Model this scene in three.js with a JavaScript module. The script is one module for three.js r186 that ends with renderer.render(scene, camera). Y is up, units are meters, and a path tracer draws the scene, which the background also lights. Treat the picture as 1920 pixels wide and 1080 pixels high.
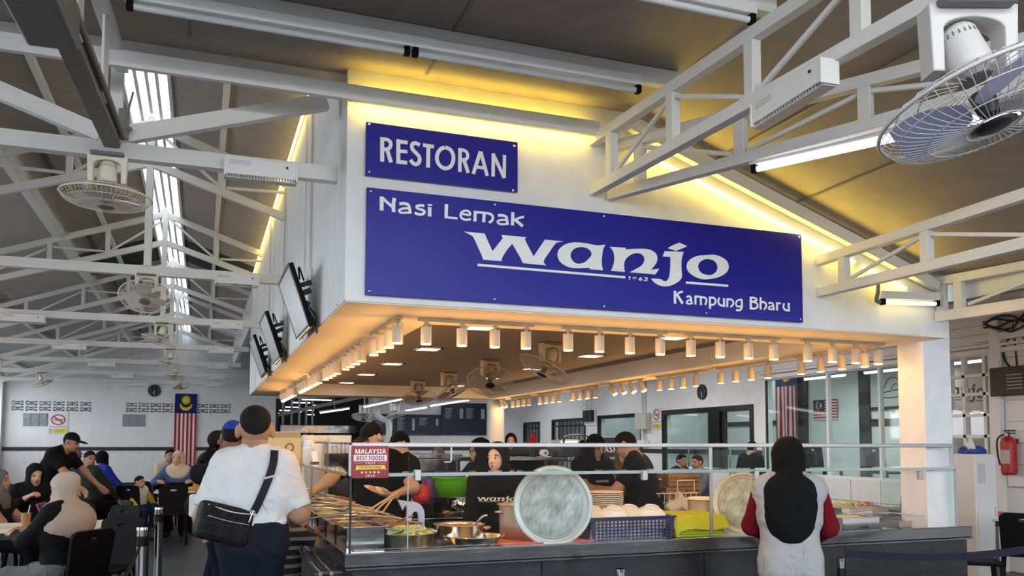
import * as THREE from 'three';
import { mergeGeometries, mergeVertices } from 'three/addons/utils/BufferGeometryUtils.js';
import { RoundedBoxGeometry } from 'three/addons/geometries/RoundedBoxGeometry.js';
import { ImprovedNoise } from 'three/addons/math/ImprovedNoise.js';
import { RectAreaLightUniformsLib } from 'three/addons/lights/RectAreaLightUniformsLib.js';
import { FontLoader } from 'three/addons/loaders/FontLoader.js';
import { TextGeometry } from 'three/addons/geometries/TextGeometry.js';

// ------------------------------------------------------------------ camera, sky, exposure
const scene = new THREE.Scene();
const FPX = 1566, PPY = 732.5, YAW = THREE.MathUtils.degToRad(20.375), PITCH = THREE.MathUtils.degToRad(3.61), ROLL = THREE.MathUtils.degToRad(0.113);
const camera = new THREE.PerspectiveCamera(2 * Math.atan(540 / FPX) * 180 / Math.PI, 1920 / 1080, 0.05, 200);
camera.position.set(0, 1.5, 0);
camera.rotation.set(PITCH, -YAW, ROLL, 'YXZ');
camera.setViewOffset(1920, 1080, 0, 540 - PPY, 1920, 1080);
camera.updateMatrixWorld();
scene.background = new THREE.Color(0.86, 0.93, 1.0);      // overcast sky beyond the open sides of the hall
scene.backgroundIntensity = 6.5;
const renderer = new THREE.WebGLRenderer({ antialias: true });
renderer.toneMapping = THREE.LinearToneMapping;
renderer.toneMappingExposure = 1.0;
renderer.shadowMap.enabled = true;
RectAreaLightUniformsLib.init();
const LIGHT = { tube: 9, front: 60, spot: 0.23, cove: 30, panel: 7, hall: 9 };

// ------------------------------------------------------------------ helpers
let seed = 7;
const rnd = () => { seed = (seed * 16807) % 2147483647; return seed / 2147483647; };
const rr = (a, b) => a + (b - a) * rnd();
const V = (x, y, z) => new THREE.Vector3(x, y, z);
const noise = new ImprovedNoise();
// calibrated survey: the ray of a photo pixel met with a plane of the room
const AX = (() => { const m = camera.matrixWorld.elements; return { r: V(m[0], m[1], m[2]), u: V(m[4], m[5], m[6]), f: V(-m[8], -m[9], -m[10]) }; })();
const ray = (x, y) => AX.f.clone().addScaledVector(AX.r, (x - 960) / FPX).addScaledVector(AX.u, -(y - PPY) / FPX);
const onZ = (x, y, z) => { const d = ray(x, y); return V(0, 1.5, 0).addScaledVector(d, z / d.z); };
const onX = (x, y, X) => { const d = ray(x, y); return V(0, 1.5, 0).addScaledVector(d, X / d.x); };
const onY = (x, y, Y) => { const d = ray(x, y); return V(0, 1.5, 0).addScaledVector(d, (Y - 1.5) / d.y); };

const used = {};
const numbered = (n) => { const k = used[n] = (used[n] ?? -1) + 1; return k ? n + '_' + String(k).padStart(3, '0') : n; };
function shade(o) { o.traverse((c) => { if (c.isMesh) { c.castShadow = true; c.receiveShadow = true; } }); return o; }
function thing(name, label, category, pos = [0, 0, 0], turn = 0, group) {
  const o = new THREE.Group(); o.name = numbered(name); scene.add(o);
  o.position.set(...pos); o.rotation.y = turn; o.userData = { label, category };
  if (group) o.userData.group = group;
  return o;
}
function part(name, geo, m, parent, label) {
  const o = new THREE.Mesh(Array.isArray(geo) ? merge(geo) : geo, m); o.name = name; o.castShadow = o.receiveShadow = true; parent.add(o);
  if (label) o.userData.label = label;
  return o;
}
function struct(name, geo, m, parent = scene) {
  const o = new THREE.Mesh(Array.isArray(geo) ? merge(geo) : geo, m); o.name = name; o.castShadow = o.receiveShadow = true; parent.add(o);
  if (parent === scene) o.userData.kind = 'structure';
  return o;
}
function solo(name, label, category, geo, m, group) {
  const o = new THREE.Mesh(Array.isArray(geo) ? merge(geo) : geo, m); o.name = numbered(name); o.castShadow = o.receiveShadow = true; scene.add(o);
  o.userData = { label, category }; if (group) o.userData.group = group;
  return o;
}
function dup(root, label, pos, turn) {
  const r = root.clone(); r.name = numbered(root.name.replace(/_\d{3}$/, '')); scene.add(r);
  r.userData = { ...root.userData, label }; if (pos) r.position.set(...pos); if (turn !== undefined) r.rotation.y = turn;
  return r;
}
const ORD = ['first', 'second', 'third', 'fourth', 'fifth', 'sixth', 'seventh', 'eighth', 'ninth', 'tenth', 'eleventh', 'twelfth', 'thirteenth', 'fourteenth', 'fifteenth', 'sixteenth', 'seventeenth', 'eighteenth', 'nineteenth', 'twentieth', 'twenty-first', 'twenty-second', 'twenty-third', 'twenty-fourth', 'twenty-fifth', 'twenty-sixth', 'twenty-seventh', 'twenty-eighth', 'twenty-ninth', 'thirtieth', 'thirty-first', 'thirty-second', 'thirty-third', 'thirty-fourth', 'thirty-fifth', 'thirty-sixth'];
function merge(list) {
  const gs = list.map((g) => { let h = g.index ? g.toNonIndexed() : g; for (const k of Object.keys(h.attributes)) if (!['position', 'normal', 'uv'].includes(k)) { h = h.clone(); h.deleteAttribute(k); } if (!h.attributes.uv) h.setAttribute('uv', new THREE.BufferAttribute(new Float32Array(h.attributes.position.count * 2), 2)); return h; });
  return gs.length === 1 ? gs[0] : mergeGeometries(gs);
}
function uvm(g) {           // uv in metres from the dominant axis of each face
  let h = g.index ? g.toNonIndexed() : g; const p = h.attributes.position, n = h.attributes.normal, uv = new Float32Array(p.count * 2);
  for (let i = 0; i < p.count; i += 3) {
    const ax = Math.abs(n.getX(i)), ay = Math.abs(n.getY(i)), az = Math.abs(n.getZ(i));
    for (let j = i; j < i + 3; j++) {
      const x = p.getX(j), y = p.getY(j), z = p.getZ(j);
      uv[2 * j] = ax > ay && ax > az ? z : x; uv[2 * j + 1] = ay >= ax && ay >= az ? z : y;
    }
  }
  h.setAttribute('uv', new THREE.BufferAttribute(uv, 2)); return h;
}
const bx = (w, h, d, x = 0, y = 0, z = 0) => uvm(new THREE.BoxGeometry(w, h, d).translate(x, y, z));
const bb = (x0, x1, y0, y1, z0, z1) => uvm(new THREE.BoxGeometry(Math.abs(x1 - x0), Math.abs(y1 - y0), Math.abs(z1 - z0)).translate((x0 + x1) / 2, (y0 + y1) / 2, (z0 + z1) / 2));
const rb = (w, h, d, r, x = 0, y = 0, z = 0, s = 2) => uvm(new RoundedBoxGeometry(w, h, d, s, Math.min(r, w / 2.01, h / 2.01, d / 2.01)).translate(x, y, z));
const cyl = (r0, r1, h, x = 0, y = 0, z = 0, n = 24, open = false) => new THREE.CylinderGeometry(r1, r0, h, n, 1, open).translate(x, y + h / 2, z);
const sph = (r, x = 0, y = 0, z = 0, sx = 1, sy = 1, sz = 1, n = 16) => new THREE.SphereGeometry(r, n, Math.max(6, n * .75 | 0)).scale(sx, sy, sz).translate(x, y, z);
function bar(a, b, w, h, r = 0.004) {     // rectangular bar from a to b, h across the vertical plane
  const A = V(...a), B = V(...b), L = A.distanceTo(B), d = B.clone().sub(A).normalize();
  const up = Math.abs(d.y) > 0.99 ? V(0, 0, 1) : V(0, 1, 0); const s = V().crossVectors(up, d).normalize(), u = V().crossVectors(d, s);
  const g = r && L > 4 * r ? new RoundedBoxGeometry(w, h, L, 1, Math.min(r, w / 2.1, h / 2.1)) : new THREE.BoxGeometry(w, h, L);
  return g.applyMatrix4(new THREE.Matrix4().makeBasis(s, u, d).setPosition(A.add(B).multiplyScalar(.5)));
}
const tube = (pts, r, n = 8, seg, closed = false) => new THREE.TubeGeometry(new THREE.CatmullRomCurve3(pts.map((p) => V(...p)), closed), seg ?? pts.length * 6, r, n, closed);
const rod = (a, b, r, r1 = r, n = 10) => { const A = V(...a), B = V(...b), g = new THREE.CylinderGeometry(r1, r, A.distanceTo(B), n); return g.applyQuaternion(new THREE.Quaternion().setFromUnitVectors(V(0, 1, 0), B.clone().sub(A).normalize())).translate((A.x + B.x) / 2, (A.y + B.y) / 2, (A.z + B.z) / 2); };
const lathe = (pts, n = 40) => new THREE.LatheGeometry(pts.map((p) => new THREE.Vector2(p[0], p[1])), n);
function extr(shape, depth, bevel = 0, steps = 8) { return new THREE.ExtrudeGeometry(shape, { depth, bevelEnabled: bevel > 0, bevelSize: bevel, bevelThickness: bevel, bevelSegments: 2, curveSegments: steps }); }
const poly = (pts) => { const s = new THREE.Shape(); pts.forEach((p, i) => i ? s.lineTo(p[0], p[1]) : s.moveTo(p[0], p[1])); s.closePath(); return s; };

// ------------------------------------------------------------------ textures and materials
function noiseTex(size, fn, srgb = false, rep = 1) {
  const d = new Uint8Array(size * size * 4);
  for (let y = 0; y < size; y++) for (let x = 0; x < size; x++) { const c = fn(x / size, y / size), i = 4 * (y * size + x); if (typeof c === 'number') { d[i] = d[i + 1] = d[i + 2] = c * 255; } else { d[i] = c[0] * 255; d[i + 1] = c[1] * 255; d[i + 2] = c[2] * 255; } d[i + 3] = 255; }
  const t = new THREE.DataTexture(d, size, size); t.wrapS = t.wrapT = THREE.RepeatWrapping; t.magFilter = THREE.LinearFilter; t.minFilter = THREE.LinearMipmapLinearFilter; t.generateMipmaps = true;
  if (srgb) t.colorSpace = THREE.SRGBColorSpace; t.repeat.set(rep, rep); t.needsUpdate = true; return t;
}
const tn = (u, v, f, o = 0) => { // tileable noise
  const a = u * 2 * Math.PI, b = v * 2 * Math.PI, R = f / (2 * Math.PI); return noise.noise(Math.cos(a) * R + o, Math.sin(a) * R + Math.cos(b) * R * .7 + 3.3, Math.sin(b) * R + o * 2);
};
const cl = (x, a = 0, b = 1) => Math.max(a, Math.min(b, x));
const T = {
  plaster: noiseTex(256, (u, v) => cl(.5 + .3 * tn(u, v, 12) + .25 * tn(u, v, 40, 5))),
  mottle: noiseTex(256, (u, v) => { const k = cl(.965 + .018 * tn(u, v, 6) + .025 * tn(u, v, 22, 9)); return [k, k, k]; }, true),
  brushed: noiseTex(256, (u, v) => cl(.45 + .3 * noise.noise(u * 3, v * 160, 1) + .18 * tn(u, v, 8))),
  cloth: noiseTex(128, (u, v) => cl(.5 + .25 * Math.sin(u * 128 * Math.PI) * Math.sin(v * 128 * Math.PI) + .2 * tn(u, v, 30))),
  floor: noiseTex(512, (u, v) => { const k = cl(.8 + .14 * tn(u, v, 9) + .12 * tn(u, v, 45, 4) + (rnd() - .5) * .06); return [k, k, k]; }, true),
  dust: noiseTex(256, (u, v) => { const k = cl(.95 + .035 * tn(u, v, 5) + .05 * tn(u, v, 30, 3)); return [k, k * .985, k * .97]; }, true),
};
T.folds = noiseTex(256, (u, v) => { const w = .6 * tn(u, v, 5, 2); const r = 1 - Math.abs(noise.noise(u * 6 + w * 2, v * 3 + w * 3, 7)) * 2.2; const e = Math.min(1, 8 * Math.min(u, 1 - u, v, 1 - v)); return cl(.5 + e * (.35 * (r - .5) + .25 * tn(u, v, 14, 6))); });
const C = (r, g, b) => new THREE.Color().setRGB(r, g, b);
function mat(col, rough = .6, metal = 0, o = {}) { return new THREE.MeshStandardMaterial({ color: col instanceof THREE.Color ? col : new THREE.Color(col), roughness: rough, metalness: metal, ...o }); }
const rep = (t, x, y = x) => { const c = t.clone(); c.repeat.set(x, y); c.needsUpdate = true; return c; };
const M = {
  wall: mat(C(.81, .81, .81), .75, 0, { bumpMap: rep(T.plaster, 1.5), bumpScale: .0005, map: rep(T.mottle, .5) }),
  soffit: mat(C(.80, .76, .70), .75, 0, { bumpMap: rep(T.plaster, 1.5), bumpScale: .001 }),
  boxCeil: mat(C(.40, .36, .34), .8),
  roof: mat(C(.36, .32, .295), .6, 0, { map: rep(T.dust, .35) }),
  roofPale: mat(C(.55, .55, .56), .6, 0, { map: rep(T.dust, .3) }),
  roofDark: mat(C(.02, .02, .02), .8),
  steelWhite: mat(C(.78, .77, .745), .5, 0, { map: rep(T.mottle, 1) }),
  steelGrey: mat(C(.17, .16, .15), .5),
  floor: mat(C(.062, .068, .084), .4, 0, { map: rep(T.floor, .4), bumpMap: rep(T.plaster, 2), bumpScale: .0006 }),
  black: mat(C(.012, .012, .013), .5), blackGloss: mat(C(.01, .01, .011), .18), blackPlastic: new THREE.MeshPhysicalMaterial({ color: C(.005, .005, .006), roughness: .6, specularIntensity: .2 }),
  white: mat(C(.78, .78, .77), .5), whiteGloss: mat(C(.8, .8, .79), .22), cream: mat(C(.74, .68, .55), .45),
  grey: mat(C(.35, .35, .36), .55), paleGrey: mat(C(.58, .6, .62), .5),
  inox: mat(C(.56, .55, .54), .32, 1, { roughnessMap: rep(T.brushed, 1.5) }), inoxDark: mat(C(.2, .2, .205), .42, .9, { roughnessMap: rep(T.brushed, 1) }),
  rail: mat(C(.42, .42, .43), .4, .85), chrome: mat(C(.62, .62, .63), .16, 1), alu: mat(C(.52, .55, .54), .5, .5, { map: rep(T.dust, 1), bumpMap: rep(T.plaster, 2), bumpScale: .0012 }), aluWarm: mat(C(.70, .62, .46), .5, .6, { map: rep(T.dust, 1) }),
  blue: new THREE.MeshPhysicalMaterial({ color: C(.012, .011, .27), roughness: .38, specularIntensity: .55 }), letter: mat(C(.84, .84, .84), .45), navy: mat(C(.012, .014, .06), .4),
  red: mat(C(.4, .012, .015), .4), lime: mat(C(.42, .52, .01), .4), green: mat(C(.10, .42, .01), .35), yellow: mat(C(.75, .55, .03), .5), orange: mat(C(.6, .16, .03), .5),
  wood: mat(C(.30, .16, .07), .6, 0, { map: rep(T.dust, 2) }), paleWood: mat(C(.58, .42, .26), .6, 0, { map: rep(T.dust, 2) }),
  glass: new THREE.MeshPhysicalMaterial({ color: 0xffffff, roughness: .02, transmission: 1, thickness: 0, ior: 1.45 }),
  glassGreen: new THREE.MeshPhysicalMaterial({ color: C(.90, .975, .955), roughness: .04, transmission: 1, thickness: 0, ior: 1.45 }),
  glassEdge: mat(C(.40, .48, .46), .25), skylight: new THREE.MeshPhysicalMaterial({ color: C(.97, .985, 1), roughness: .9, transmission: .9, thickness: 0 }),
  tubeOff: mat(C(.74, .76, .78), .35), tubeOn: mat(C(.9, .9, .9), .4, 0, { emissive: C(1, .97, .92), emissiveIntensity: 4 }),
  tubeWarm: mat(C(.9, .85, .7), .4, 0, { emissive: C(1, .86, .5), emissiveIntensity: 1.6 }),
  tubeFar: mat(C(.9, .9, .9), .4, 0, { emissive: C(.93, .97, 1), emissiveIntensity: 3.5 }),
  panel: mat(C(.9, .9, .9), .4, 0, { emissive: C(1, .96, .9), emissiveIntensity: 4 }),
  spotFace: mat(C(.9, .85, .7), .4, 0, { emissive: C(1, .72, .36), emissiveIntensity: 1.5 }), coveGlow: mat(C(.95, .9, .6), .4, 0, { emissive: C(1, .82, .28), emissiveIntensity: 3.2 }),
  spotBody: mat(C(.50, .42, .31), .5),
  tile: mat(C(.72, .72, .71), .25), screen: mat(C(.03, .032, .035), .1),
};
function canvasTex(w, h, draw) { const c = document.createElement('canvas'); c.width = w; c.height = h; const x = c.getContext('2d'); draw(x, w, h); const t = new THREE.CanvasTexture(c); t.colorSpace = THREE.SRGBColorSpace; t.anisotropy = 8; return t; }
const label2 = (w, h, tex, rough = .5) => ({ geo: new THREE.PlaneGeometry(w, h), m: mat(0xffffff, rough, 0, { map: tex }) });
const font = await new FontLoader().loadAsync('fonts/droid/droid_sans_bold.typeface.json');
// ------------------------------------------------------------------ the setting
function prism(pts, off) {                 // solid from a planar polygon pushed by off
  const P = pts.map((p) => V(...p)), o = V(...off), n = P.length, out = [];
  const tri = (a, b, c) => out.push(a.x, a.y, a.z, b.x, b.y, b.z, c.x, c.y, c.z);
  const Q = P.map((p) => p.clone().add(o));
  for (let i = 1; i < n - 1; i++) { tri(P[0], P[i + 1], P[i]); tri(Q[0], Q[i], Q[i + 1]); }
  for (let i = 0; i < n; i++) { const j = (i + 1) % n; tri(P[i], P[j], Q[j]); tri(P[i], Q[j], Q[i]); }
  const g = new THREE.BufferGeometry(); g.setAttribute('position', new THREE.Float32BufferAttribute(out, 3)); g.computeVertexNormals(); return uvm(g);
}
const slab = (pts, t = .02) => prism(pts, [0, t, 0]);
struct('floor', bb(-6.6, 16, -.2, 0, -48, 4.5), M.floor);
struct('ground', bb(-70, 70, -.5, -.21, -80, 70), mat(C(.40, .40, .39), .9));
struct('wall_street', [bb(-14, 14, 0, 1.75, 4.5, 4.7)], mat(C(.05, .055, .05), .9));   // low wall between the open front and the street
const ZF = -4.39, XL = .69, XRB = 4.9, ZB = -13.78, XR = 9, ZW = -23.2;
const FR = [-4.7, -7.95, -11.1, -14.15, -17.1, -20, -22.6];     // roof frames of the long hall
const RX = -.48, RY = 4.45, SL = .34;                              // ridge
const yHall = (x) => RY - SL * Math.abs(x - RX);
const yR = (x) => 3.5 - SL * Math.max(0, x - 2.384);

// front roof: flat bay over the entrance, then falling to the right
const roof = new THREE.Group(); roof.name = 'ceiling'; roof.userData.kind = 'structure'; scene.add(roof);
{
  const xs = [-6.5, -4.9, -3.7, -2.5, -1.3, -.1, 1.1, 2.384], zs = [-4.46, -3.82, -3.0, -2.1, -1.1, 0, 1.2];
  for (let i = 0; i < xs.length - 1; i++) for (let j = 0; j < zs.length - 1; j += 2) part('roof_panel', bb(xs[i], xs[i + 1], 3.5, 3.53, zs[j], zs[Math.min(j + 2, 6)]), M.roof, roof);
  const xr = [2.384, 3.0, 3.62, 4.25, 4.95], zr = [-4.46, -2.6, -.7, 1.2];
  for (let i = 0; i < 4; i++) for (let j = 0; j < 3; j++) part('roof_panel', slab([[xr[i], yR(xr[i]), zr[j]], [xr[i + 1], yR(xr[i + 1]), zr[j]], [xr[i + 1], yR(xr[i + 1]), zr[j + 1]], [xr[i], yR(xr[i]), zr[j + 1]]], .03), M.roof, roof);
  for (const z of [-3.82, -3.0, -2.1, -1.1, 0, 1.15]) part('purlin', bar([-6.5, 3.455, z], [2.36, 3.455, z], .06, .085), M.steelWhite, roof);
  for (const x of [3.0, 3.62, 4.25]) part('joint_strip', bar([x, yR(x) - .004, -4.4], [x, yR(x) - .004, 1.1], .022, .006, 0), M.steelGrey, roof);
  for (const z of [-2.6, -.7]) part('joint_strip', bar([2.4, yR(2.4) - .004, z], [4.9, yR(4.9) - .004, z], .02, .006, 0), M.steelGrey, roof);
  for (const x of [-1.3, -.1, 1.1]) part('joint_strip', bar([x, 3.496, -4.3], [x, 3.496, 1.1], .014, .006, 0), M.steelGrey, roof);
  part('edge_rail', bar([2.36, 3.40, -4.34], [4.75, 2.587, -4.34], .05, .06), M.steelWhite, roof);
  part('eave_board', prism([[4.9, 2.5, -4.4], [4.9, 2.66, -4.4], [4.9, 2.66, 1.2], [4.9, 2.5, 1.2]], [.03, 0, 0]), M.steelWhite, roof);
  part('roof_panel', bb(4.95, 9.2, 3.3, 3.33, -24, 1.2), M.roofPale, roof);
  part('gable_panel', bb(4.95, 4.98, 2.6, 3.32, -24, 1.2), M.wall, roof);
}
struct('trim_1', [bar([-5.2, 3.338, -4.312], [2.14, 3.338, -4.312], .036, .083)], M.steelWhite);   // edge beam over the sign
struct('wall_gable', prism([[-4.8, 3.44, -4.5], [XL, 3.44, -4.5], [XL, yHall(XL), -4.5], [RX, RY, -4.5], [-4.8, 3.5, -4.5]], [0, 0, .04]), M.steelWhite);
// hall roof
const hall = new THREE.Group(); hall.name = 'ceiling_hall'; hall.userData.kind = 'structure'; scene.add(hall);
{
  const zs = [-4.5, -6.3, -7.95, -9.5, -11.1, -12.6, -14.15, -15.6, -17.1, -18.5, -20, -21.6, ZW];
  for (let j = 0; j < zs.length - 1; j++) {
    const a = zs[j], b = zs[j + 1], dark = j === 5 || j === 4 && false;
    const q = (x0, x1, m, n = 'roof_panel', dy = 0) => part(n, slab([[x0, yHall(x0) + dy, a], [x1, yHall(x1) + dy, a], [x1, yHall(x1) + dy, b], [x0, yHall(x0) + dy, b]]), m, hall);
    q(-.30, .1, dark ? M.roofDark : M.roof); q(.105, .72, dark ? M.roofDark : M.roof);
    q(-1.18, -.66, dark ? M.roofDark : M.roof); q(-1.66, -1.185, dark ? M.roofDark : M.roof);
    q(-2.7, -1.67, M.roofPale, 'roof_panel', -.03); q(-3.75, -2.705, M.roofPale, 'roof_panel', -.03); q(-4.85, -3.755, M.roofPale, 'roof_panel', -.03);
    q(-.655, -.485, M.skylight, 'skylight_sheet', .02); q(-.475, -.305, M.skylight, 'skylight_sheet', .02);
  }
  for (const x of [-.655, -.56, -.48, -.40, -.305]) part('ridge_bar', bar([x, yHall(x) - .01, -4.5], [x, yHall(x) - .01, ZW], .028, .05), M.steelWhite, hall);
  for (const x of [.12, -1.18]) part('purlin', bar([x, yHall(x) - .03, -4.5], [x, yHall(x) - .03, ZW], .05, .05), M.steelWhite, hall);
  part('gutter_beam', bar([-1.66, yHall(-1.66) - .07, -4.5], [-1.66, yHall(-1.66) - .07, ZW], .09, .1), M.steelWhite, hall);
  for (let j = 0; j < 6; j++) part('purlin', bar([-1.4, yHall(-1.4) - .03, zs[2 * j] - .5], [-1.4, yHall(-1.4) - .03, zs[2 * j + 1] - .2], .04, .04), mat(C(.09, .05, .045), .6), hall);
  for (const x of [-2.9, -3.9]) part('purlin', bar([x, yHall(x) - .06, -4.5], [x, yHall(x) - .06, ZW], .06, .06), M.steelWhite, hall);
}
// far wall of the hall with openings
{
  const s = new THREE.Shape(); s.moveTo(-4.9, 0); s.lineTo(9.2, 0); s.lineTo(9.2, 4.5); s.lineTo(-4.9, 4.5); s.closePath();
  const h = new THREE.Path(); h.moveTo(1.9, .02); h.lineTo(4.3, .02); h.lineTo(4.3, 2.86); h.lineTo(1.9, 2.86); h.closePath(); s.holes.push(h);
  const holes = [];
  for (let r = 0; r < 2; r++) for (let i = 0; i < 6; i++) holes.push([-4.33 + i * .297, 2.41 - r * .135]);
  for (let r = 0; r < 2; r++) for (let i = 0; i < 9; i++) holes.push([-1.80 + i * .283, 2.41 - r * .135]);
  for (const [x, y] of holes) { const p = new THREE.Path(); p.moveTo(x, y); p.lineTo(x + .25, y); p.lineTo(x + .25, y + .105); p.lineTo(x, y + .105); p.closePath(); s.holes.push(p); }
  const w = struct('wall_far', uvm(extr(s, .15).translate(0, 0, ZW - .15)), M.wall);
  for (const [x, y] of holes) {
    const g = []; const W = .25, H = .105, t = .014;
    g.push(bar([x, y + H / 2, 0], [x + W / 2, y + H, 0], .03, t, 0), bar([x + W / 2, y + H, 0], [x + W, y + H / 2, 0], .03, t, 0), bar([x + W, y + H / 2, 0], [x + W / 2, y, 0], .03, t, 0), bar([x + W / 2, y, 0], [x, y + H / 2, 0], .03, t, 0), bar([x, y + H / 2, 0], [x + W, y + H / 2, 0], .03, t, 0));
    part('vent_block', merge(g).translate(0, 0, ZW - .03), M.wall, w);
  }
  part('vent_backing', bb(-4.5, .9, 2.2, 2.6, ZW - .34, ZW - .3), M.black, w);
  for (const x0 of [-4.08, -1.88]) for (let i = 0; i < 3; i++) for (let j = 0; j < 2; j++) part('glass_block', rb(.17, .15, .03, .01, x0 + .09 + i * .178, 1.98 + j * .158, ZW + .012), mat(C(.24, .26, .27), .25, 0, { bumpMap: rep(T.plaster, 2), bumpScale: .01 }), w);
  struct('trim_2', bb(-4.9, 1.9, 1.3, 1.39, ZW, ZW + .02), M.black);
  struct('trim_3', bb(4.3, 9, 1.3, 1.39, ZW, ZW + .02), M.black);
  struct('baseboard_far', bb(-4.9, 1.9, 0, .5, ZW, ZW + .03), M.black);
  struct('trim_4', [bb(1.86, 1.92, 0, 2.9, ZW - .02, ZW + .03), bb(1.86, 4.34, 2.84, 2.9, ZW - .02, ZW + .03), bb(4.28, 4.34, 0, 2.9, ZW - .02, ZW + .03)], M.black);
  struct('wall_pilaster', bb(-4.75, -4.5, 0, 4.2, ZW, ZW + .2), M.wall);
}
// hall's open left side: low wall and posts
struct('wall_left', bb(-5.0, -4.85, 0, 1.7, -24, -9), M.wall);
struct('wall_left_front', bb(-6.6, -6.45, 0, 3.5, -4.4, 1.2), M.wall);
struct('wall_left_low', bb(-5.0, -4.85, 0, 1.0, -9, -4.4), M.wall);
struct('wall_left_return', bb(-6.6, -4.85, 0, 3.4, -4.5, -4.4), M.wall);
for (const z of FR) struct('trim_post', bb(-4.98, -4.87, .9, 3.0, z - .06, z + .06), M.steelWhite);

// kiosk: bulkhead walls, soffit and ceiling
struct('wall_front', prism([[XL, 2.25, ZF], [4.634, 2.25, ZF], [4.80, 2.372, ZF], [4.80, 2.66, ZF], [4.3, 2.84, ZF], [2.384, 3.499, ZF], [XL, 3.499, ZF]], [0, 0, -.1]), M.wall);
struct('wall_side_left', prism([[XL, 2.25, ZF - .1], [XL, 2.25, ZB], [XL, 4.06, ZB], [XL, 4.06, -4.5], [XL, 3.46, -4.5], [XL, 3.46, ZF - .1]], [.1, 0, 0]), M.wall);
for (const [i, z] of [-4.62, -6.25, -7.7, -9.15, -10.6, -12.05].entries()) struct('trim_' + (5 + i), bb(XL - .012, XL, 2.26, 3.98, z - .018, z + .018), M.wall);
struct('wall_side_right', bb(XRB - .1, XRB, 2.25, 3.3, ZF - .3, ZB), M.wall);
struct('wall_back_bulkhead', bb(XL, XRB, 2.25, 4.0, ZB, ZB + .1), M.wall);
{
  const s = poly([[XL + .006, 4.4], [4.894, 4.4], [4.894, 13.77], [XL + .006, 13.77]]); const h = new THREE.Path(); h.moveTo(1.3, 5.06); h.lineTo(4.5, 5.06); h.lineTo(4.5, 13.2); h.lineTo(1.3, 13.2); h.closePath(); s.holes.push(h);
  const c = struct('ceiling_soffit', uvm(extr(s, .04).rotateX(-Math.PI / 2).translate(0, 2.244, 0)), M.soffit);
  part('soffit_riser', [bb(1.27, 1.294, 2.27, 2.44, -5.05, -13.21), bb(4.506, 4.53, 2.27, 2.44, -5.05, -13.21), bb(1.27, 4.53, 2.27, 2.44, -5.054, -5.03), bb(1.27, 4.53, 2.27, 2.44, -13.23, -13.206)], M.soffit, c);
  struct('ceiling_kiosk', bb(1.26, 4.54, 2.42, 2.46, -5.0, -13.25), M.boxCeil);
}
{ const z0 = -4.68, c = onZ(1733, 740, z0), r = onZ(1784, 740, z0), l = onX(1684, 740, c.x); struct('wall_column', rb(r.x - c.x, 2.6, z0 - l.z, .006, (r.x + c.x) / 2, 1.3, (z0 + l.z) / 2), M.wall); }
struct('wall_column_round', cyl(.14, .14, 2.25, 4.76, 0, -13.6, 32), M.white);
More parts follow.
